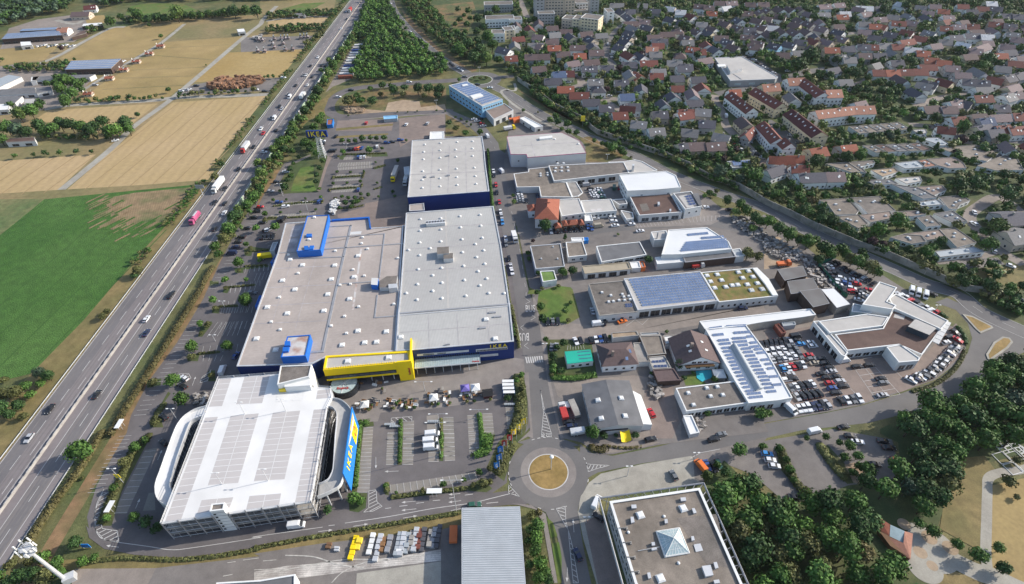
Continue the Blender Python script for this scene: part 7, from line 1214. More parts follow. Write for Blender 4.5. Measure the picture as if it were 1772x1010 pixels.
def infill(q):
    a = ig.choice((.1, .1, 1.6, .5)) + ig.uniform(-.15, .15); L, w, e, r = ig.uniform(10, 15), ig.uniform(9, 11), 4.6, 7.8; co, si = math.cos(a), math.sin(a); wl, rf = house_meshes(round(L), round(w), e, r, 'b', 'white', False)
    tf = lambda me: [(q[0] + v.co.x * co - v.co.y * si, q[1] + v.co.x * si + v.co.y * co, v.co.z) for v in me.vertices]
    hv.add(tf(wl), [tuple(p.vertices) for p in wl.polygons], ig.choice((6, 6, 7))); hv.add(tf(rf), [tuple(p.vertices) for p in rf.polygons], 'bdgrRp'.index(ig.choice(tk)))
    for sd in (-1, 1):
        for k in (-.3, 0, .3):
            for z in (1.0, 3.2): x, y = k * L, sd * (round(w) / 2 + .03); hv.box((q[0] + x * co - y * si, q[1] + x * si + y * co, z), (1.3, .1, 1.2), 8, a)
    grid.setdefault((int(q[0] // 25), int(q[1] // 25)), []).append((q[0], q[1], max(L, w) / 2 + 1))
for q in fill(town, 9.0, 31):
    if q[1] < 620 and not (230 < q[0] < 420 and q[1] < 330) and free(q, 9.0) and not on_street(q): infill(q)
tag(hv.build('town_houses', tm), 'gabled houses filling the gaps between the town houses', 'houses', kind='stuff')
gp_ = [q for q in fill(town, 5.7, 12) if free(q, 1.6) and not on_street(q)]
random.Random(3).shuffle(gp_)
n_ = int(len(gp_) * .7); mass('garden_greenery', 'hedges and garden shrubs between the town houses', gp_[:n_], 1.9, 4.5, ['mid', 'dark', 'olive', 'light'], h0=.1, leafs=34, leaf=.17, cat='shrubs')
def hedge(line, w, h, leafm, place, name='hedge'):
    L = resample(smooth_line(P(line)) if isinstance(line, str) else line, 1.0); o = L[0]; g = np.random.default_rng(int(abs(o[0]) * 10)); C_, N_, K = [], [], []
    for i in range(len(L) - 1):
        d = Vector((L[i + 1][0] - L[i][0], L[i + 1][1] - L[i][1])).normalized(); n = Vector((-d.y, d.x))
        for k in range(int(9 * (w + h) / 2)):
            a = g.uniform(-1.35, 1.35); u = g.uniform(0, 1); C_.append((L[i][0] - o[0] + d.x * u + n.x * math.sin(a) * w / 2, L[i][1] - o[1] + d.y * u + n.y * math.sin(a) * w / 2, max(.15, h * (.35 + .65 * math.cos(a)) * g.uniform(.85, 1.1)))); N_.append((n.x * math.sin(a) + g.normal() * .4, n.y * math.sin(a) + g.normal() * .4, math.cos(a) + .2))
        if i % 2 == 0: K.append(IV * np.array([w * .42 + .3, w * .42 + .3, h * .42]) + np.array([L[i][0] - o[0], L[i][1] - o[1], h * .42]))
    N_ = np.array(N_); N_ /= np.linalg.norm(N_, axis=1)[:, None]; me = np_mesh('foliage', quads(np.array(C_), N_, g.uniform(.16, .34, len(C_)), g), np.concatenate(K), [M['leaf_' + leafm]])
    t = thing('hedge', None, 'hedge', (*o, 0)); inst('foliage', me, t); series(place, LN[leafm] + ' hedge', t)
for s, w, h, m in (('d2 705 0 680 390', 2.2, 1.8, 'fresh'), ('c2 712 905 790 900', 2.6, 1.8, 'fresh'), ('c2 712 930 700 1005', 2.2, 1.8, 'fresh'), ('d2 985 0 978 205', 1.6, 1.3, 'fresh'), ('c2 985 890 985 1005', 1.6, 1.3, 'fresh'), ('d2 1258 0 1258 180', 1.3, 1.2, 'fresh'), ('e3 980 730 985 1000', 1.2, 1.0, 'olive'), ('e3 1272 695 1290 860 1290 990', 2.0, 1.3, 'fresh'), ('e3 1300 865 1385 870', 4.0, 1.4, 'fresh'), ('d2 1570 40 1560 120 1470 150', 3.6, 1.5, 'fresh'), ('d2 930 430 1160 400 1440 370', 1.6, 1.2, 'olive'), ('d2 890 350 895 410', 2.2, 1.4, 'olive')): hedge(s, w, h, m, 'between the customer parking rows')
for s, w, h, m in (('d1 560 880 700 850 900 840 1200 850 1500 820 1748 775 d2 0 775 200 735 500 680 800 630 1100 580 1390 535', 1.5, 1.0, 'olive'),): hedge(s, w, h, m, 'along the depot yard fence')
for s, w, h, m in (('c3 300 600 450 605 600 575', 3.0, 1.8, 'fresh'), ('c3 300 520 300 590', 3, 2.0, 'mid'), ('d3 640 85 780 100 900 90', 1.2, .8, 'rust'), ('d3 560 95 600 110 680 105', 3.2, 1.0, 'rust'), ('c4 1000 690 1150 640 1270 550 1330 460 1350 400', 1.8, .9, 'olive'), ('c4 1300 260 1345 330 1352 380', 2.0, 1.2, 'dark'), ('c4 1170 155 1240 210', 2.0, 1.2, 'dark'), ('b2 1570 40 1590 300 1620 560', 1.8, 1.8, 'mid'), ('b2 1640 650 1690 900 c2 1730 200', 1.6, 1.6, 'olive'), ('c2 1740 250 1748 330', 1.6, 1.6, 'mid'), ('c3 20 120 60 330 72 420', 1.8, 1.6, 'olive')): hedge(s, w, h, m, 'along the estate streets')
for s, w, h, m in (('d1 690 0 560 230 400 440 260 650 180 800', 3.0, 2.2, 'rust'), ('c1 1360 0 1200 260 1000 580 830 850 740 1005', 3.2, 2.4, 'rust'), ('c1 1320 60 1160 320 960 640 800 900', 1.6, 1.5, 'mid'), ('b1 1430 830 1360 960', 3.0, 2.2, 'rust')): hedge(s, w, h, m, 'on the brown bank beside the motorway')
for s in ('f8 200 740 450 705 665 695', 'f8 150 856 350 856 550 842', 'f8 800 450 950 440 1090 432', 'f8 785 568 920 555 1070 550', 'f8 900 218 1100 212 1340 205', 'f8 1210 355 1330 325', 'f8 1215 568 1290 548', 'f8 110 860 110 900', 'f8 1110 400 1090 470', 'f8 690 670 680 720', 'f8 800 440 790 480', 'f8 1090 520 1080 560', 'f8 760 570 765 600', 'e4 200 530 370 522', 'e4 80 690 280 672', 'e4 240 415 400 402', 'c1 1340 435 1480 422', 'c1 1480 118 1600 112', 'f8 850 765 1000 755 1110 730'): hedge(s, 1.3, .8, 'olive', 'in the planted strips of the upper and west lots')
for s, w, h in (('d1 1000 20 900 110 800 330 720 500 690 610', 3.5, .9), ('c1 1100 780 1060 840 1020 920', 3, .9), ('d4 110 110 180 280 280 420', 3.5, 1.4), ('d4 380 90 470 220 560 320', 4, 1.2), ('c3 60 600 70 700 80 800 60 900 20 985', 5, 1.6), ('d3 30 80 0 140', 4, 1.4), ('d2 1690 100 1640 270', 5, 1.5)): hedge(s, w, h, 'olive', 'planted as a broad low bed')
def loft(prof, w, m=0, tum=0.0, b=None, zt=None):
    b = b or MB(); zs = [z for _, z in prof]; zt = zt or max(zs); z0 = min(zs); n = len(prof)
    ww = [w / 2 - tum * max(0, (z - z0)) / max(.01, zt - z0) for _, z in prof]
    b.add([(x, -ww[i], z) for i, (x, z) in enumerate(prof)] + [(x, ww[i], z) for i, (x, z) in enumerate(prof)], [(i, n + i, n + (i + 1) % n, (i + 1) % n) for i in range(n)] + [tuple(range(n)), tuple(range(n, 2 * n))[::-1]], m); return b
KIND = dict(  # length, width, hull, glasshouse, roof plate, wheel x, wheel r
    car=(4.3, 1.8, [(-2.1, .3), (-2.15, .75), (-2.0, .95), (.75, .98), (1.95, .82), (2.13, .6), (2.1, .3)], [(-1.95, .94), (-1.6, 1.38), (.0, 1.42), (.95, .96)], [(-1.5, 1.36), (-1.45, 1.45), (-.05, 1.47), (.05, 1.38)], (-1.3, 1.3), .32),
    saloon=(4.7, 1.85, [(-2.3, .3), (-2.35, .75), (-2.2, .98), (.8, .98), (2.15, .8), (2.33, .6), (2.3, .3)], [(-1.6, .95), (-1.0, 1.36), (.1, 1.4), (1.0, .96)], [(-.95, 1.34), (-.9, 1.43), (.05, 1.45), (.12, 1.36)], (-1.45, 1.45), .33),
    estate=(4.75, 1.85, [(-2.3, .3), (-2.38, .8), (-2.3, 1.0), (.8, 1.0), (2.15, .85), (2.33, .6), (2.3, .3)], [(-2.25, .98), (-1.95, 1.45), (.1, 1.48), (1.0, .98)], [(-1.9, 1.43), (-1.85, 1.52), (.05, 1.54), (.15, 1.44)], (-1.45, 1.45), .34),
    van=(5.5, 1.95, [(-2.75, .35), (-2.8, .9), (-2.75, 2.3), (1.1, 2.35), (1.35, 2.25), (1.5, 1.35), (2.55, 1.1), (2.75, .8), (2.7, .35)], [(1.12, 2.1), (1.42, 2.12), (2.15, 1.32), (1.3, 1.35)], [(-2.6, 2.32), (-2.6, 2.38), (.9, 2.42), (.95, 2.34)], (-1.8, 1.75), .36))
WHEEL = MB()
def wheel_mesh(r): return shared(('wheel', r), lambda: MB().bar((0, -.12, 0), (0, .12, 0), r, 0, 10).bar((0, -.125, 0), (0, .125, 0), r * .55, 1, 8).mesh('wheel', [M['black'], M['steel_light']]))
def car_meshes(kind, col):
    def mk_():
        L, w, hull, gl, rf, wx, wr = KIND[kind]; b = loft(hull, w, tum=.06); loft(rf, w - .38, b=b)
        g = loft(gl, w - .16, tum=.18)
        lt = MB().box((L / 2 - .08, .62, .58), (.12, .36, .16)).box((L / 2 - .08, -.62, .58), (.12, .36, .16)); tl = MB().box((-L / 2 + .03, .7, .7), (.08, .25, .2)).box((-L / 2 + .03, -.7, .7), (.08, .25, .2))
        return b.mesh('body', M['paint_' + col]), g.mesh('windows', M['glass_dark']), lt.mesh('headlights', M['white']), tl.mesh('tail_lights', M['red'])
    return shared(('car', kind, col), mk_)
CN = dict(w='white', s='silver', g='grey', k='black', b='blue', d='dark blue', r='red', n='green', e='beige', o='orange', t='sky blue', y='yellow')
CM = dict(w='white', s='silver', g='grey', k='black', b='blue', d='darkblue', r='red', n='green', e='beige', o='orange', t='sky', y='yellow')
KN = dict(car='small car', saloon='saloon car', estate='estate car', van='van')
CREQ = []
def car(x, y, ang, col, kind, place, group): CREQ.append((math.hypot(x, y, 180), x, y, ang, col, kind, place, group))
def park():                                                    # the 300 nearest stand alone, the rest is one far-off mass
    CREQ.sort(key=lambda q: q[0]); b = MB(); cols = sorted(CM); n = 0
    for _, x, y, ang, col, kind, place, group in CREQ:
        ms = car_meshes(kind, CM[col]); L, w, _, _, _, wx, wr = KIND[kind]; n += kind != 'van'
        if n > 300 and kind != 'van':
            co, si = math.cos(ang), math.sin(ang)
            for me, m in ((ms[0], cols.index(col)), (ms[1], len(cols)), (wheel_mesh(wr), len(cols))):
                for ox, oy in (((0, 0),) if m != len(cols) or me == ms[1] else [(X, s * (w / 2 - .12)) for X in wx for s in (-1, 1)]):
                    oz = wr if me == wheel_mesh(wr) else 0; b.add([(x + (p.co.x + ox) * co - (p.co.y + oy) * si, y + (p.co.x + ox) * si + (p.co.y + oy) * co, p.co.z + GZ + oz) for p in me.vertices], [tuple(f.vertices) for f in me.polygons], m)
            continue
        t = thing('car' if kind != 'van' else 'van', None, 'car' if kind != 'van' else 'van', (x, y, GZ), ang, group)
        for nm, me in zip(('body', 'windows', 'headlights', 'tail_lights'), ms): inst(nm, me, t)
        for X in wx:
            for s in (-1, 1): inst('wheel', wheel_mesh(wr), t, (X, s * (w / 2 - .12), wr))
        series(place, '%s %s' % (CN[col], KN[kind]), t)
    tag(b.build('distant_cars', [M['paint_' + CM[c]] for c in cols] + [M['glass_dark']]), 'far off parked and driving cars', 'cars', kind='stuff')
def ang_of(s): a, b = P(s, .7); return math.atan2(b[1] - a[1], b[0] - a[0])
def rowcars(line, n, axis, cols, place, group, kinds='csec', seed=0):
    q = P(line, .7); a = ang_of(axis) if isinstance(axis, str) else axis; g = random.Random(seed + n + len(line)); cum = [0]
    for i in range(1, len(q)): cum.append(cum[-1] + dist(q[i - 1], q[i]))
    for i in range(n):
        d = cum[-1] * (i / max(1, n - 1)); k = 1
        while k < len(q) - 1 and cum[k] < d: k += 1
        v = lerp(q[k - 1], q[k], (d - cum[k - 1]) / max(.01, cum[k] - cum[k - 1])); c = cols[i % len(cols)]
        if c == '.': continue
        car(v[0], v[1], a + g.uniform(-.03, .03) + (math.pi if g.random() < .4 else 0), c, dict(c='car', s='saloon', e='estate', v='van')[g.choice(kinds)], place, group)
def cars(sh, rows, axis, place, group):
    for ln in rows.split(','):
        f = ln.split(); v = P('%s %s %s' % (sh, f[0], f[1]), .7)[0]; g = random.Random(int(float(f[0]) * 7 + float(f[1]))); kind = g.choice(('car', 'saloon', 'estate')); a = axis
        for e in f[3:]:
            if e in KIND: kind = e
            else: a = R(float(e))
        car(v[0], v[1], a if not isinstance(a, str) else ang_of(a), f[2], kind, place, group)
dl, gr_ = 'in the dealership yard', 'cars for sale in the dealership yard'
AX = 'c4 45 335 70 385'
for ln, n, ax, co in (('c4 -15 372 172 347', 7, AX, 'kkkkkks'), ('c4 -15 430 207 392', 7, 'c4 100 390 125 435', 'wwwwwgg'), ('c4 20 482 240 440', 7, 'c4 135 440 165 485', 'ksgwwwg'), ('c4 92 540 262 507', 6, 'c4 180 500 210 545', 'ktwrkw'), ('c4 180 663 325 636', 5, 'c4 240 625 270 670', 'gwkkw'), ('c4 222 723 372 698', 5, 'c4 280 688 315 735', 'skkkk'), ('c4 235 803 425 773', 7, 'c4 290 760 330 820', 'wwwddks'), ('c4 517 750 640 733', 4, 'c4 530 722 570 778', 'kwgw')): rowcars(ln, n, ax, co, dl, gr_)
cars('c4', '210 320 k van,215 343 k,245 368 t,308 358 w,328 382 w,298 443 r,320 470 g,385 467 k,342 497 e,410 498 k,440 527 k,455 552 s,385 568 k,420 595 k,480 587 k,440 630 r,510 618 s,458 665 b,535 652 k,485 697 k,175 570 s,193 602 k,150 608 w,625 520 k,708 510 k,785 600 k,803 630 g,797 712 s', 'c4 400 600 480 590', dl, gr_)
cars('c4', '535 481 w van 8,180 812 w van -63', 0, dl, gr_)
rowcars('c4 990 610 1050 590 1115 565 1165 525 1205 485 1245 440 1275 410 1298 385', 22, 'c4 1195 480 1255 510', 'wdkwgkwkgskwkwgkdwkgsk', 'in the curved row behind the corner dealership', 'cars in the curved dealership row')
cars('c4', '1225 358 w,1245 322 k,1303 340 r -60,1285 290 k -60', 'c4 1200 365 1250 350', 'at the right end of the corner dealership', 'cars in the curved dealership row')
rowcars('c4 885 30 930 45 1000 85 1085 125 1155 158', 9, 'c4 915 55 950 38', 'swwrkgwwr', 'behind the rear wing of the corner dealership', 'cars behind the rear dealership wing')
cp, cg = 'in the fenced compound', 'cars in the fenced compound'
for ln, n, ax, co in (('b4 400 840 490 795', 5, 'b4 415 810 445 835', 'kgwkk'), ('b4 535 832 632 880', 4, 'b4 550 845 585 830', 'kkgk'), ('b4 668 898 738 932', 3, 'b4 655 910 685 890', 'skk'), ('b4 425 865 490 925 540 990', 6, 'b4 400 862 450 870', 'kkwwkk'), ('b4 480 865 525 900 560 940 590 965', 4, 'b4 500 895 550 905', 'kwbw'), ('b4 605 910 625 935', 2, 'b4 585 908 630 915', 'wr'), ('b4 605 985 690 975', 3, 'b4 580 985 640 990', 'rkr'), ('c4 640 72 700 5', 5, 'c4 635 60 690 75', 'wkwkr'), ('c4 540 12 660 25', 4, 'c4 520 10 570 20', 'krkg')): rowcars(ln, n, ax, co, cp, cg)
cars('c4', '1450 630 k,1410 665 k,1362 698 s,1305 730 k,1203 778 w,1135 800 k,1035 818 g,945 832 k', 'c4 1330 720 1410 665', 'parked along the wood edge road', 'cars along the wood edge')
cars('c4', '533 925 k,340 957 w van,1130 32 k -30', 'c4 500 930 570 915', 'on the road below the dealership', 'cars on the roads')
cars('b4', '990 985 w van -120,1035 1000 w van -120', 0, 'at the verge behind the dealership', 'vans at the verge'); cars('c4', '1085 45 w van -120', 0, 'at the verge behind the dealership', 'vans at the verge')
cars('d4', '580 15 k,630 55 w,800 50 k,840 95 k,895 180 r,742 205 k,20 135 t,42 178 w,70 218 w,205 428 k', 'd4 800 92 880 98', 'in the lower right parking areas', 'cars in the lower right car parks')
cars('d3', '1380 38 k,955 38 k,1430 5 g', 'd3 1340 48 1420 28', 'on the street right of the roundabout', 'cars on the roads'); cars('d3', '1110 280 g 106,605 560 k 140,465 812 d 112,590 462 w van 60', 0, 'around the pyramid roofed office', 'cars around the office'); cars('d3', '1335 215 b,1380 222 k,1412 205 n', 'd3 1320 190 1345 240', 'beside the orange van', 'cars beside the orange van'); cars('d3', '1290 217 o van 115', 0, 'at the lower car park entrance', 'vans')
cars('c3', '600 235 w van 8,765 216 o 22,650 222 k 70,565 148 s 95,1575 128 d', 'c3 600 220 700 210', 'in front of the workshop doors', 'cars on the workshop lane')
rowcars('c3 263 218 332 215', 3, 'c3 263 200 268 238', 'kgk', 'parked below the small lawn', 'cars below the lawn'); rowcars('c3 452 350 485 345', 2, 'c3 445 335 460 368', 'wk', 'behind the turquoise roofed house', 'cars behind the houses'); rowcars('c3 555 342 650 330', 4, 'c3 560 325 572 358', 'kwbk', 'behind the brown hipped house', 'cars behind the houses')
cars('c3', '960 832 r 105,425 922 d 8,405 892 k 10,290 390 g 80,320 385 s 80', 0, 'in the yard of the gabled hall', 'cars in the hall yard')
sy = 'in the estate yards'
for i in range(5): cars('b3', '%d %d %s,%d %d %s' % (550 + i * 9, 297 + i * 15, 'kswws'[i], 603 + i * 8, 297 + i * 15, 'wwnsn'[i]), 'b3 530 300 580 294', 'in the filled block behind the white canopy', 'cars behind the white canopy')
cars('b3', '525 272 s van,710 290 n van 80,745 290 r 80', 'b3 500 275 560 268', 'beside the row of workshop doors', 'cars at the workshop doors')
for i in range(5): cars('b3', '%d %d %s' % (70 + i * 3, 323 + i * 15, 'swssg'[i]), 'b3 50 328 95 322', 'in the small car port row by the bend', 'cars by the street bend')
cars('b3', '120 375 k,195 345 d', 'b3 112 360 125 392', 'in the small car port row by the bend', 'cars by the street bend')
rowcars('b3 285 582 345 578', 3, 'b3 280 565 290 600', 'wkk', 'before the red roofed corner house', 'cars before the corner house'); rowcars('b3 383 573 493 566', 4, 'b3 430 552 435 585', 'kkkk', 'before the red roofed corner house', 'cars before the corner house'); rowcars('b3 533 552 560 562', 2, 'b3 528 535 540 572', 'bb', 'before the white showroom', 'cars before the showroom')
cars('b3', '605 548 e van,695 487 w,705 514 w,717 543 w,585 495 w,815 518 w,828 535 w,885 580 w,1325 420 w,1485 437 k,615 410 w,1275 810 w', 'b3 680 490 730 484', sy, 'cars in the estate yards')
cars('b2', '1608 178 w,1612 206 k,1625 270 r,1632 320 k,1648 385 r,1655 450 w,1662 482 s,1668 522 t,1690 630 w,1692 666 g,1712 765 k,1722 815 s,1733 855 w', 'b2 1660 440 1672 490', 'along the left kerb of the main street', 'cars along the main street'); cars('b3', '15 818 w,22 852 w', 'b3 12 800 20 850', 'along the left kerb of the main street', 'cars along the main street'); cars('b2', '1660 178 w van 115', 0, 'turning into the main street', 'vans'); cars('a2', '1565 915 w van 110,1480 800 w 10,1500 812 s 15,1530 830 r 10,1540 845 s 12,1520 795 k 10', 0, 'near the solar roofed office', 'cars near the solar office')
mw = 'on the motorway'
def mcar(sh, rows):
    for ln in rows.split(','):
        f = ln.split(); v = P('%s %s %s' % (sh, f[0], f[1]), .7)[0]; g = random.Random(int(float(f[0]) + 3 * float(f[1]))); car(v[0], v[1], -math.pi / 2 if v[0] < -174 else math.pi / 2, f[2], 'van' if 'van' in f else g.choice(('saloon', 'estate', 'car')), mw, 'cars driving on the motorway')
mcar('c1', '985 200 w,985 293 d,1145 45 k,650 707 k,335 805 k'); mcar('d1', '195 30 s'); mcar('b1', '1600 165 k,1508 293 k,1440 388 k,1512 393 k,1508 458 w,1438 565 k,1155 1003 k,1703 15 k')
mcar('a2', '45 865 w,60 895 r,113 790 g,135 795 w van,145 873 k,168 715 k,185 730 s,238 652 w van,230 635 k,278 573 k,357 570 w,332 505 g,348 503 w,388 515 k,427 383 w,377 442 k,450 438 k,475 440 k,585 192 w,620 128 k,685 130 s,610 235 g,620 75 w')
cars('a2', '918 20 w,1050 210 w,1115 270 w,1080 248 k,1145 303 k,1272 410 w,1280 398 k,1320 425 k,1335 437 k,1368 455 w,1395 472 w', 'a2 1190 340 1290 410', 'on the bypass before the upper roundabout', 'cars on the bypass'); cars('a2', '1415 515 g,1585 587 w,1500 567 k,650 604 k,565 650 w,1040 550 w', 0, 'near the upper roundabout', 'cars on the bypass')
up, ug = 'in the upper and west lots', 'cars in the upper and west lots'
cars('f8', '225 492 k 10,165 587 s 5,320 388 w,60 745 r 5,30 790 k 5,250 697 b 5,315 740 w 20,1052 240 b 95,1078 242 w 95,1112 238 w 95,1050 570 b 95,660 687 b 80,765 175 k 80,790 173 k 80,815 172 k 80,955 160 k 80,985 160 k 80,1025 157 r 80,1055 152 o 80,1085 150 b 80,1240 135 w 100,1340 95 b,690 80 w 5,685 107 k 5,825 30 k 80,140 975 w 40,265 876 k van 80,297 870 k van 80,100 190 w,140 160 k,1475 68 b,80 905 k 10', 0, up, ug)
cars('a2', '1022 835 w 80,1165 828 s 80,752 825 r 90,925 952 k', 0, up, ug); rowcars('e4 315 309 408 301', 4, 'e4 320 290 312 325', 'kkkk', up, ug)
cars('b1', '1730 442 k,1700 490 k,1660 562 k,1622 621 k,1600 653 k,1582 688 d,1558 730 d van', 'b1 1600 690 1560 690', up, ug); cars('c1', '1497 546 w van 95,1240 598 w 150,1228 650 k 150,1100 857 k 145,1585 445 b 80,1695 25 g', 0, up, ug); cars('d1', '1100 60 k 145', 0, up, ug); cars('e4', '350 252 k 60,375 250 w 60', 0, up, ug)
cars('c2', '1197 976 w van', 'c2 1160 980 1240 972', 'in the customer car park', 'store vans'); cars('d2', '1183 50 w van,1188 94 w van', 'd2 1150 55 1230 48', 'in the customer car park', 'store vans'); cars('d2', '1480 480 n 6', 0, 'on the access road by the metal hall', 'cars on the roads')
cars('d2', '285 617 w van 6', 0, 'on the access road below the garage', 'vans')
cars('b4', '1415 455 w 70,1410 530 w 100,1550 715 w 60,1660 815 w -40,160 175 k,40 190 k', 0, 'on the streets of the patio estate', 'cars in the town'); cars('f5', '445 295 w van 80,650 555 w,680 560 s,820 715 w -30,610 635 w -30,550 590 r -30,1065 845 k,880 880 k,1100 490 s -20,1220 570 k,1180 560 g,760 680 k -35,500 540 w,940 770 k,960 380 g -30', 0, 'in the street before the maroon terrace', 'cars in the town')
cars('f2', '700 553 w,730 600 w -30,760 630 k -30,825 675 w -30,925 735 w,1070 715 w,290 635 r van,680 575 k,850 690 s', 0, 'at the supermarket', 'cars at the supermarket'); cars('f1', '885 440 w 80,915 545 w 100,925 575 w 100,40 240 w -60,55 255 k -60,570 780 k -60,1120 885 w,490 828 w,620 365 k,905 965 s', 0, 'in the streets of the old quarter', 'cars in the town')
cars('f6', '1040 108 w,850 140 s,730 500 w,640 505 w,880 385 w,780 400 k,1110 100 k', 0, 'on the streets by the tree lined park', 'cars in the town')
def lorry(name, label, s, axis, Lc, col, cab, cat='lorry', h=3.9, cabonly=False, deg=None):
    v = P(s, 1.5)[0]; a = R(deg) if deg is not None else ang_of(axis); t = thing(name, label, cat, (*v, GZ), a)
    MB().box((-1.2, 0, 1.1), (Lc, 2.5, h - 1.1)).build('cargo_box', M[col], t); MB().box((-1.2, 0, .7), (Lc, 2.2, .38)).build('chassis', M['metal_dark'], t)
    if cab: x = Lc / 2 + .4; loft([(x - .9, .6), (x - .9, 3.1), (x + .5, 3.1), (x + 1.1, 1.9), (x + 1.2, .6)], 2.4).build('cab', M[cab], t); MB().box((x + .93, 0, 1.85), (.35, 2.1, .8)).build('windscreen', M['glass_dark'], t)
    xs = [-1.2 - Lc / 2 + 1.2, -1.2 - Lc / 2 + 2.4] + ([Lc / 2 + .5, Lc / 2 - 2.2] if cab else [])
    for X in xs:
        for sd in (-1, 1): inst('wheel', wheel_mesh(.5), t, (X, sd * 1.05, .5))
    return t
lorry('lorry', 'red lorry with white roofed trailer on the motorway', 'b1 1650 20', '', 10, 'white_wall', 'red', deg=-90, h=3.6); lorry('lorry', 'long white articulated lorry on the motorway', 'b1 1468 275', '', 13, 'white', 'white_wall', deg=-90)
t = lorry('lorry', 'pink tanker lorry driving in the slow lane', 'b1 1312 495', '', 8, 'pink', 'pink', deg=-90, h=2.2); MB().bar((-5, 0, 2.4), (2.6, 0, 2.4), 1.1, 0, 12).build('tank', M['pink'], t); MB().box((-1.5, 0, 3.4), (5, .8, .25)).build('walkway', M['steel_light'], t)
lorry('lorry', 'white lorry on the right motorway carriageway', 'a2 325 643', '', 8, 'white', 'white_wall', deg=90, h=3.6); lorry('lorry', 'small red and white lorry far up the motorway', 'a2 645 68', '', 8, 'red', 'white_wall', deg=-90)
lorry('lorry', 'long trailer lorry with yellow cab in the delivery lane', 'b2 946 200', '', 12.5, 'roof_light', 'yellow', deg=-93); lorry('lorry', 'white lorry docked at the warehouse shelter', 'b2 1024 235', '', 10, 'white', 'white_wall', deg=-93)
lorry('lorry', 'white box lorry driving on the main street', 'b3 40 622', '', 5.5, 'white', 'white_wall', deg=-80, h=3.2); lorry('lorry', 'yellow swap body parked beside the store annex', 'e4 365 452', '', 7, 'yellow', None, 'swap body', deg=12, h=3)
lorry('lorry', 'red tipper lorry left of the gabled hall', 'c3 368 822', '', 5, 'red', 'white_wall', deg=100, h=2.6); lorry('trailer', 'long open grey container trailer left of the gabled hall', 'c3 435 790', '', 8, 'concrete', None, 'trailer', deg=105, h=2.6); lorry('trailer', 'white trailer below the dark blue car', 'c3 485 955', '', 5.5, 'steel_light', None, 'trailer', deg=8, h=2.4); lorry('trailer', 'small white trailer beside the rust coloured digger', 'c3 384 762', '', 2.6, 'white', None, 'trailer', deg=95, h=1.8)
lorry('trailer', 'orange tipping trailer beside the metal hall', 'd2 1340 655', '', 5.5, 'orange', None, 'trailer', deg=92, h=2.2); lorry('trailer', 'white and red lorry by the timber store', 'b3 1270 812', '', 4, 'red', 'white_wall', deg=10, h=2.4); lorry('trailer', 'orange skip lorry on the scrap yard', 'b4 132 800', '', 4.5, 'orange', 'orange', 'lorry', deg=5, h=2.2); lorry('trailer', 'orange machine beside the small office workshop', 'a2 1740 800', '', 3.5, 'orange', None, 'trailer', deg=5, h=2); lorry('lorry', 'white crane lorry by the solar roofed office', 'a2 1715 860', '', 6, 'white_wall', 'yellow', deg=20, h=2.8)
def solve_h(top, base):
    b = Vector(P(base)[0]); t0 = Vector(P(top)[0]); s = b.dot(t0) / t0.dot(t0); return CAM_H * (1 - s)
def lamp(top, base, place, arm=1.2, head='white'):
    b = P(base)[0]; h = max(4.0, min(20, solve_h(top, base))); t = thing('street_lamp', None, 'lamp', (*b, 0)); MB().cyl((0, 0, 0), .13, h, 0, 8, .07).build('pole', M['steel_light'], t)
    MB().bar((-arm, 0, h), (arm, 0, h), .06).build('arm', M['steel_light'], t)
    for s in (-1, 1): MB().box((s * arm, 0, h - .08), (.8, .4, .16)).build('lamp_head', M[head], t)
    series(place, 'tall lamp post', t); return t
for a, b in (('e1 665 290', 'e1 718 378'), ('e1 1000 268', 'e1 1030 355'), ('e1 485 832', 'e1 547 912'), ('e1 850 800', 'e1 897 885')):
    q = P(b, GH)[0]; t = thing('street_lamp', None, 'lamp', (*q, GH)); MB().cyl((0, 0, 0), .12, 7, 0, 8, .07).build('pole', M['steel_light'], t); MB().bar((-1, 0, 7), (1, 0, 7), .05).build('arm', M['steel_light'], t)
    for s in (-1, 1): MB().box((s, 0, 6.9), (.8, .4, .16)).build('lamp_head', M['white'], t)
    series('on the white garage roof deck', 'lamp post', t)
for a, b in (('d1 740 240', 'd1 830 330'), ('c1 1140 805', 'c1 1190 875'), ('c1 1490 85', 'c1 1510 122'), ('c1 1440 325', 'c1 1448 350'), ('f8 245 510', 'f8 290 635'), ('f8 940 105', 'f8 940 180'), ('f8 525 690', 'f8 540 780'), ('d1 1150 320', 'd1 1170 355')): lamp(a, b, 'in the west and upper lots')
for a, b in (('d2 1340 310', 'd2 1360 525'), ('e3 955 685', 'e3 978 1000'), ('e3 1272 650', 'e3 1272 712'), ('e3 955 685', 'e3 975 800'), ('e3 848 440', 'e3 858 510')): lamp(a, b, 'on the customer side of the store', 3.2)
for a, b in (('a2 1515 450', 'a2 1515 520'), ('c3 240 365', 'c3 242 420'), ('a2 1228 672', 'a2 1228 735'), ('d3 800 215', 'd3 798 285'), ('f4 880 680', 'f4 878 740'), ('c4 1140 112', 'c4 1145 150'), ('d3 1255 135', 'd3 1250 170'), ('b3 1640 40', 'b3 1640 90'), ('d3 515 570', 'd3 520 600')): lamp(a, b, 'along the public streets', .8)
t = thing('pole_sign', 'white globe on a mast in the dry roundabout island', 'mast', (*P('d3 285 240')[0], 0)); MB().cyl((0, 0, 0), .14, 7.6, 0, 8).build('pole', M['steel_light'], t); MB().ball((0, 0, 7.9), (.75, .75, .5), 0, 12, 6).build('globe', M['white'], t)
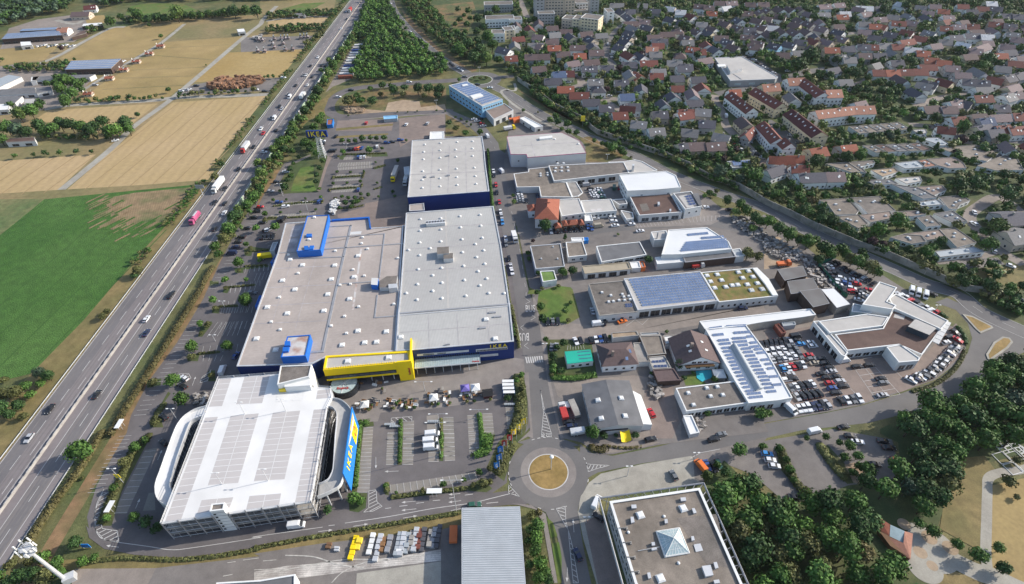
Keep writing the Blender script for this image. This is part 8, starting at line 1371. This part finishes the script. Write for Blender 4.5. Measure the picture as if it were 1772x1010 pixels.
# pylon with the store name
pb_ = P('f8 692 240')[0]; ph = solve_h('f8 640 20', 'f8 692 240'); t = thing('pylon_sign', 'steel lattice pylon carrying a dark sign with yellow store lettering', 'pylon sign', (*pb_, 0)); b = MB()
for sx in (-1, 1):
    for sy in (-1, 1): b.bar((sx * 2.2, sy * 2.2, 0), (sx * .9, sy * .9, ph), .16)
for k in range(10):
    z0, z1 = ph * k / 10, ph * (k + 1) / 10; w0, w1 = 2.2 - 1.3 * k / 10, 2.2 - 1.3 * (k + 1) / 10
    for (ax_, ay_), (bx_, by_) in (((-1, -1), (1, -1)), ((1, -1), (1, 1)), ((1, 1), (-1, 1)), ((-1, 1), (-1, -1))): b.bar((ax_ * w0, ay_ * w0, z0), (bx_ * w1, by_ * w1, z1), .08); b.bar((ax_ * w1, ay_ * w1, z1), (bx_ * w1, by_ * w1, z1), .08)
b.build('lattice_mast', M['steel_light'], t); MB().box((0, 0, ph - 1.2), (13.5, 1.6, 4.4)).build('sign_box', M['navy'], t); put_text(t, text_mesh('IKEA', 4.6, 'gold', .06, .1, 1.25), (0, -.95, ph + 1.0), (1, 0, 0), (0, 0, 1), 'sign_lettering'); put_text(t, text_mesh('IKEA', 4.6, 'gold', .06, .1, 1.25), (0, .95, ph + 1.0), (-1, 0, 0), (0, 0, 1), 'sign_lettering')
# phone mast
mb_ = P('d1 450 990')[0]; t = thing('phone_mast', 'white phone mast with panel antennas at the lower left corner', 'mast', (*mb_, 0)); MB().cyl((0, 0, 0), .62, 22.5, 0, 12, .42).build('pole', M['steel_light'], t); MB().box((1.2, .4, 0), (3.2, 2.4, 2.4), 0, .5).build('equipment_cabin', M['steel_light'], t)
for k in range(12):
    a = 2 * math.pi * k / 6 + .3 * (k // 6); z = 20.2 + 2.2 * (k // 6); r = 2.0; MB().box((0, 0, 0), (.35, .35, 2.0)).build('panel_antenna', M['white'], t, (r * math.cos(a), r * math.sin(a), z), a); MB().bar((0, 0, z + 1), (r * math.cos(a), r * math.sin(a), z + 1), .07).build('antenna_arm', M['metal_dark'], t)
for z, r in ((19.8, 1.7), (22.4, 1.6)): MB().cyl((0, 0, z), r, .12, 0, 14).build('platform', M['steel_light'], t)
# flags
for i, (x, y, c, cn) in enumerate(((565, 215, 'gold', 'yellow'), (497, 295, 'gold', 'yellow'), (420, 370, 'gold', 'yellow'), (362, 450, 'red', 'red'), (285, 530, 'red', 'red'), (228, 620, 'sign_blue', 'blue'), (210, 735, 'sign_blue', 'blue'), (175, 850, 'sign_blue', 'blue'))):
    f = 90 / 758; q = gw(840 + (x + 32) * f, 700 + (y + 60) * f, 3.5); t = thing('flag', None, 'flag', (*q, 0)); series('in the arc beside the roundabout', cn + ' store flag', t)
    MB().cyl((0, 0, 0), .07, 7.2, 0, 6).cyl((0, 0, 7.2), .1, .1, 0, 6).build('pole', M['steel_light'], t); g = MB(); n = 5
    g.add([(-.1 - 1.9 * u / n, .25 * math.sin(u * 1.3 + i), 3.4 + 3.6 * v / 3 - .12 * u) for v in range(4) for u in range(n + 1)], [(v * (n + 1) + u, v * (n + 1) + u + 1, (v + 1) * (n + 1) + u + 1, (v + 1) * (n + 1) + u) for v in range(3) for u in range(n)]).build('cloth', M[c], t)
    put_text(t, text_mesh('IKEA', 1.05, 'white', .015, .02), (-1.0, -.32, 5.0), (0, 0, 1), (-1, 0, 0), 'lettering')
# motorway gantry sign, lot sign, banners
t = thing('motorway_sign', 'grey backed motorway sign on a pole at the field edge', 'sign', (*P('b1 1368 345')[0], 0)); MB().cyl((0, 0, 0), .2, 6.2, 0, 8).build('pole', M['steel_light'], t); MB().box((0, 0, 5.2), (5.2, .25, 2.4)).build('sign_panel', M['metal'], t)
t = thing('banner', 'yellow banner on the lamp post of the lower west lot', 'banner', (*P('d1 828 330')[0], 0)); MB().box((-.1, 0, 3.2), (1.7, .15, 2.2)).build('banner_cloth', M['gold'], t)
for lb, s, h in (('white roofed trolley shelter on the lower west lot', 'd1 735 490', 2.2), ('long white advertising board on the motorway bank', 'c1 800 905', 2.6), ('white bench roof at the depot side of the customer lot', 'd2 1210 385', 2.6)):
    t = thing('trolley_shelter', lb, 'shelter', (*P(s, h)[0], 0)); MB().box((0, 0, h), (1.8 if 'bench' not in lb else 5.2, 4.2 if 'bench' not in lb else 1.9, .15)).build('shelter_roof', M['white'], t); b = MB(); [b.box((x, y, 0), (.1, .1, h)) for x in (-.7, .7) for y in (-.8, .8)]; b.build('shelter_frame', M['steel_light'], t)
t = thing('info_board', 'blue information board by the lower loop of the lot', 'sign', (*P('d1 590 770')[0], 0)); MB().box((0, 0, .6), (2.8, .2, 2.2)).build('board', M['sign_blue'], t); MB().box((-1.2, 0, 0), (.12, .12, 2.8)).box((1.2, 0, 0), (.12, .12, 2.8)).build('board_post', M['steel_light'], t)
t = thing('sign_board', 'yellow advertising board beside the bypass', 'sign', (*P('f4 630 400')[0], 0)); MB().cyl((0, 0, 0), .15, 4, 0, 6).build('pole', M['metal'], t); MB().box((0, 0, 4), (3, .3, 4)).build('board', M['gold'], t)
# trolley shelters as a stack, height bars
for i, (x, y) in enumerate(((1705, 617), (1705, 640), (1708, 664), (1712, 690))): q = P('c2 %d %d' % (x, y), 2.4)[0]; t = thing('trolley_shelter', None, 'shelter', (*q, 0)); series('at the right end of the forecourt', 'white and blue trolley shelter', t); MB().box((0, 0, 2.3), (4.6, 1.35, .14)).build('shelter_roof', M['white'], t); MB().box((-2.3, 0, 0), (.08, 1.6, 2.3)).box((2.3, 0, 0), (.08, 1.6, 2.3)).build('side_panel', M['sign_blue'], t)
for x, y in ((950, 918), (1205, 885), (1720, 770), (915, 905)): q = P('c2 %d %d' % (x, y), 1)[0]; t = thing('trolley_row', None, 'trolleys', (*q, 0)); series('in the customer lot', 'row of blue grey shopping trolleys', t); b = MB(); [b.box((i * .7 - 2, 0, .5), (.6, .9, .45)).box((i * .7 - 2, 0, 0), (.08, .8, .5)) for i in range(6)]; b.build('trolley', M['sheet_blue'], t)
def tent(s, w, roof, label): q = P(s, 2.6)[0]; t = thing('market_tent', label, 'tent', (*q, 0), R(8)); b = MB(); [b.box((x, y, 0), (.1, .1, 2.3)) for x in (-w / 2, w / 2) for y in (-w / 2, w / 2)]; b.build('tent_frame', M['steel_light'], t); MB().box((0, 0, 2.25), (w + .2, w + .2, .25)).box((0, 0, 2.5), (w, w, 1.1), 0, 0, .08).build('tent_roof', M[roof], t)
tent('c2 740 772', 3.2, 'white', 'white pyramid tent nearest to the garage ramp'); tent('c2 1204 725', 3.2, 'white', 'white pyramid tent in the middle of the market'); tent('c2 1486 657', 3.4, 'white', 'white pyramid tent beside the purple tent'); tent('c2 1416 662', 3.4, 'purple', 'purple pyramid tent on the market')
t = thing('market_hut', 'dark roofed red market hut at the right of the market', 'hut', (*P('c2 1568 700', 1.5)[0], 0), R(8)); MB().box((0, 0, 0), (3.6, 3, 2)).build('wall', M['tile_m'], t); MB().add([(-2.1, -1.9, 1.9), (2.1, -1.9, 1.9), (2.1, 1.9, 1.9), (-2.1, 1.9, 1.9), (-2.1, 0, 3), (2.1, 0, 3)], [(0, 1, 5, 4), (2, 3, 4, 5), (3, 0, 4), (1, 2, 5)]).build('roof', M['black'], t)
def g_table(c): return [('table_top', MB().box((0, 0, .7), (1.8, .9, .06)).mesh('table_top', M[c]))] + [('leg', MB().box((x, y, 0), (.07, .07, .7)).mesh('leg', M['metal_dark'])) for x in (-.8, .8) for y in (-.38, .38)]
def g_sofa(c): return [('seat', MB().box((0, 0, .1), (1.9, .8, .35)).mesh('seat', M[c])), ('backrest', MB().box((0, .4, .1), (1.9, .15, .8)).mesh('backrest', M[c])), ('armrest', MB().box((-.95, 0, .1), (.12, .8, .55)).mesh('armrest', M[c])), ('armrest', MB().box((.95, 0, .1), (.12, .8, .55)).mesh('armrest', M[c]))]
def g_plant(c): return [('pot', MB().cyl((0, 0, 0), .35, .5, 0, 8, .45).mesh('pot', M['brown'])), ('foliage', crown('small', 'mid', 1))]
GK = dict(t=('garden_table', 'garden table', 'table', g_table), s=('garden_sofa', 'garden sofa', 'sofa', g_sofa), p=('potted_plant', 'potted plant', 'plant', g_plant))
CW = dict(wood='brown', white='white', metal_dark='dark', red='red', orange='orange', pink='pink', concrete='grey', green='green', yellow='yellow', sign_blue='blue')
def goods(sh, x0, y0, x1, y1, n, seed):
    g = random.Random(seed)
    for i in range(n):
        u = (i + .5) / n; k = g.choice('tttssp'); c = g.choice(['wood', 'white', 'metal_dark', 'concrete', 'white', 'concrete', 'metal_dark', 'white', 'wood'])
        q = P('%s %f %f' % (sh, x0 + (x1 - x0) * u + g.uniform(-5, 5), y0 + (y1 - y0) * g.random() + 0), .5)[0]; nm, lb, ct, fn = GK[k]; t = thing(nm, None, ct, (*q, GZ), g.uniform(-.3, .3) + (1.57 if g.random() < .4 else 0), 'goods of the garden market'); series('on the forecourt market', (CW.get(c, 'brown') + ' ' if k != 'p' else 'green ') + lb, t)
        for pn, me in shared(('goods', k, c), lambda: fn(c)): inst(pn, me, t, (0, 0, .9) if pn == 'foliage' else (0, 0, 0), 0, (.6, .6, .6) if pn == 'foliage' else None)
for a in ((690, 735, 835, 810, 16, 1), (885, 740, 1095, 800, 34, 2), (1160, 650, 1320, 775, 26, 3), (1390, 690, 1530, 745, 14, 4), (660, 620, 740, 660, 5, 5), (800, 625, 900, 700, 6, 6)): goods('c2', *a)
trees('c2', '770 810 22 bush olive,935 803 20 bush olive,1025 798 20 bush olive,1075 800 18 bush dark,1195 775 20 bush olive,1235 775 18 bush,1315 768 16 bush light,1430 758 18 bush olive,1480 755 18 bush dark,1700 735 34 bush dark,1590 742 16 bush olive', 'along the front of the forecourt market')
# a few people on the forecourt
def person(s, label, c1, c2, a=0.0):
    q = P(s)[0]; t = thing('person', label, 'person', (*q, GZ), a); me = bpy.data.meshes.new('body'); J = [(0, 0, .95), (0, 0, 1.2), (0, 0, 1.42), (0, 0, 1.52), (0, 0, 1.68), (.2, 0, 1.38), (.27, .05, 1.1), (.25, .18, .9), (-.2, 0, 1.38), (-.27, -.05, 1.1), (-.24, -.12, .88), (.1, .0, .88), (.11, .12, .48), (.11, .0, .05), (.11, .16, .03), (-.1, 0, .88), (-.11, -.1, .48), (-.11, -.25, .08), (-.11, -.1, .03)]
    ed = [(0, 1), (1, 2), (2, 3), (3, 4), (2, 5), (5, 6), (6, 7), (2, 8), (8, 9), (9, 10), (0, 11), (11, 12), (12, 13), (13, 14), (0, 15), (15, 16), (16, 17), (17, 18)]; rd = [.15, .15, .16, .06, .11, .07, .05, .04, .07, .05, .04, .1, .07, .05, .04, .1, .07, .05, .04]
    me.from_pydata(J, ed, []); me.materials.append(M[c1]); o = inst('body', me, t); sm = o.modifiers.new('skin', 'SKIN'); sd = me.skin_vertices[0] if me.skin_vertices else None
    if not me.skin_vertices: me.attributes.new('skin_vertex', 'FLOAT', 'POINT')
    if me.skin_vertices:
        for i, v in enumerate(me.skin_vertices[0].data): v.radius = (rd[i], rd[i]); v.use_root = i == 0
    MB().ball((0, 0, 1.74), (.1, .1, .1), 0, 8, 4).build('hair', M['brown'], t)
dg = random.Random(21)
def stack(s, w, d, h, m, label, name='material_stack', n=4, a=0.0):
    q = P(s, h / 2)[0]; t = thing(name, label, 'stack', (*q, 0), a)
    for i in range(n): MB().box((0, 0, 0), (w * dg.uniform(.85, 1), d / n * .85, h * dg.uniform(.7, 1.1))).build('bundle', M[m], t, (dg.uniform(-.1, .1), -d / 2 + d / n * (i + .5), 0))
for i, (x, y, d, m, lb) in enumerate(((665, 765, 8, 'yellow', 'yellow formwork'), (700, 740, 4, 'gold', 'pale yellow crate'), (785, 740, 7, 'white', 'white pipe'), (832, 765, 9, 'steel_light', 'light grey panel'), (862, 745, 5, 'wood', 'wooden crate'), (905, 740, 6, 'metal', 'grey crate'), (968, 740, 8, 'sheet_blue', 'blue grey beam'), (995, 740, 8, 'steel_light', 'pale beam'), (1028, 735, 7, 'sheet_blue', 'slate blue frame'), (1055, 720, 7, 'concrete', 'concrete block'), (1082, 712, 8, 'steel_light', 'white grey block'), (1108, 708, 7, 'tile_r', 'rust red crate'), (1135, 710, 8, 'metal_dark', 'dark crate'), (1182, 705, 6, 'concrete', 'small grey block'), (1205, 700, 7, 'metal', 'dark grey block'), (1235, 690, 8, 'metal_dark', 'dark block row'), (970, 800, 2, 'white', 'white board'), (555, 775, 1.4, 'steel_light', 'low pale pallet'), (500, 752, 2, 'brown', 'brown pallet'))):
    t = stack('d2 %d %d' % (x, y), 1.7, d, 1.3, m, lb + ' stack on the depot yard beside the access road hedge', n=max(2, int(d / 1.6)), a=R(-4))
# scrap, debris, timber heap
def heap(name, label, poly, n, s0, s1, m, h=1.0, cat='heap', seed=1):
    g = random.Random(seed); b = MB(); p = P(poly) if isinstance(poly, str) else poly; x0, x1 = min(v[0] for v in p), max(v[0] for v in p); y0, y1 = min(v[1] for v in p), max(v[1] for v in p); k = 0; c = cen(p)
    while k < n:
        q = (g.uniform(x0, x1), g.uniform(y0, y1))
        if inside(q, p): s = g.uniform(s0, s1); b.box((q[0], q[1], g.uniform(0, h) * .8), (s * g.uniform(.6, 2.4), s, s * g.uniform(.3, 1)), 0, g.uniform(0, 3)); k += 1
    tag(b.build(name, M[m]), label, cat, kind='stuff')
heap('scrap_pieces', 'scattered scrap and stone pieces on the scrap yard', 'b4 0 640 60 630 200 690 320 790 400 900 460 980 400 985 290 860 240 790 100 780 0 720', 380, .4, 1.2, 'debris', 1.0)
heap('stone_pieces', 'stacked stone slabs at the yard corner', 'b3 1500 480 1650 500 1700 560 1748 620 1748 700 1600 600 1500 520', 200, .4, 1.2, 'debris', .8, seed=2)
heap('timber_heap', 'long heap of brown wood chips and roots', 'a1 1400 590 1470 545 1600 535 1748 530 a2 70 545 30 570 a1 1600 600 1420 606', 700, .8, 2.4, 'debris_brown', 3.4, seed=3)
heap('rubble_heap', 'sandy rubble heap inside the road loop', 'a2 580 725 640 720 740 735 740 755 640 765', 260, .4, 1.3, 'sand', 1.4, seed=4); heap('rubble_heap', 'white rubble bags beside the upper car park', 'b2 515 395 560 375 575 400 550 440 545 475 510 470', 130, .5, 1.2, 'white_wall', 1.6, seed=5)
heap('yard_goods', 'small goods stored behind the garage beside the ramp', 'c1 1310 700 1400 690 1390 780 1290 780', 70, .3, 1.0, 'debris', .8, seed=6); heap('yard_goods', 'gardening goods beside the roadside stall', 'c3 1255 870 1300 860 1330 930 1290 960', 60, .3, .9, 'debris', .8, seed=7)
heap('yard_goods', 'machine parts behind the pale flat building', 'c3 945 600 990 590 1040 720 1010 745 950 700', 60, .4, 1.2, 'debris', 1, seed=8); heap('allotment_goods', 'rows of sheds and caravans on the gravel storage lot', 'a2 0 250 60 245 60 270 0 275', 30, 1, 3, 'debris', 1, seed=9)
lo = 'on the gravel storage lot by the motorway'
for i, (x, y) in enumerate(((25, 255), (50, 258), (130, 250), (180, 248), (205, 247), (225, 245), (310, 240), (335, 238), (355, 236), (120, 280), (190, 280), (130, 305), (205, 320), (255, 318), (20, 330), (65, 330))): t = house('a2 %d %d %d %d' % (x, y - 4, x, y + 6), 3, 'p', 'beige', 1.8, 2.8, place=lo, clamp=(4, 5), cat='hut', name='storage_hut'); [SER[k].remove(t) for k in list(SER) if t in SER[k]]; series(lo, 'small gabled display hut', t)
for i in range(13): x, y = 720 - i * 9, 305 + i * 17.5; q = P('a2 %f %f' % (x + 0, y), 1.3)[0]; t = thing('caravan', None, 'caravan', (*q, 0), R(4)); c = ('white_wall', 'roof_light', 'navy', 'steel_light', 'metal', 'white_wall')[i % 6] if i < 12 else 'tile_R'; series('in the row beside the triangular wood', 'parked caravan or trailer', t); MB().box((0, 0, .4), (13 - i * .1, 3.4, 2.1)).build('body', M[c], t); MB().box((0, 0, 0), (8, 2, .4)).build('chassis', M['metal_dark'], t)
for i in range(11): q = P('a1 %d %d' % (255 + 24 * i, 308 - (i % 3) * 5), 1)[0]; car(q[0], q[1], 1.4, 'wswwgwswwsw'[i], 'car', 'at the long solar barn', 'cars at the farm')
cars('a1', '780 445 w 60,800 430 w 60,815 418 w 60,830 410 w 60,1218 610 w,1250 605 s,1270 600 w 40,1320 575 k,775 942 w 30,640 570 s', 0, 'beside the paddock barn', 'cars at the farm'); cars('a2', '10 600 w,70 612 k,195 520 w', 0, 'on the compost yard', 'cars at the farm')
# grave plots in the cemetery corner
for i, (x, y, w, d) in enumerate(((1610, 92, 60, 40), (1700, 65, 70, 50), (1670, 190, 110, 70), (1748, 130, 40, 40))):
    q = P('d4 %d %d' % (x, y))[0]; t = thing('grave_field', None, 'grave plots', (*q, 0), R(14)); series('at the right park edge', 'white edged bed field', t); W_, D_ = w * .042, d * .06
    for j in range(4):
        b = MB(); cx, cy = (-.5 + (j % 2)) * W_ * 1.05, (-.5 + j // 2) * D_ * 1.05; b.ring([(cx - W_ / 2, cy - D_ / 2), (cx + W_ / 2, cy - D_ / 2), (cx + W_ / 2, cy + D_ / 2), (cx - W_ / 2, cy + D_ / 2)], .1, .3, .18); b.build('plot_border', M['white'], t)
# compound fence
t = thing('compound_fence', 'green mesh fence around the car compound', 'fence', (*P('b4 362 815')[0], 0)); o = P('b4 362 815')[0]; L = P('b4 480 765 362 815 520 1005 c4 555 60'); b = MB(); pz_ = MB()
for i in range(3):
    a, c = L[i], L[i + 1]
    pz_.add([(a[0] - o[0], a[1] - o[1], .1), (c[0] - o[0], c[1] - o[1], .1), (c[0] - o[0], c[1] - o[1], 2.2), (a[0] - o[0], a[1] - o[1], 2.2)], [(0, 1, 2, 3)])
    for q in resample([a, c], 3): b.box((q[0] - o[0], q[1] - o[1], 0), (.1, .1, 2.4))
pz_.build('mesh_panel', M['fence_green'], t); b.build('fence_post', M['metal_dark'], t)
plant(); park(); label_series()
for o in list(COL.objects):                                    # small joined bits count as stuff
    if o.name.split('.')[0] in ('rail_post', 'wall_post', 'fence_post', 'railing', 'steel_post', 'mesh_screen', 'barrier_rail', 'steel_pergola', 'lattice_mast', 'trolley', 'fan_cowl', 'shelter_frame', 'tent_frame', 'ramp_column', 'drum_rib', 'pyramid_frame'): o['kind'] = 'stuff'
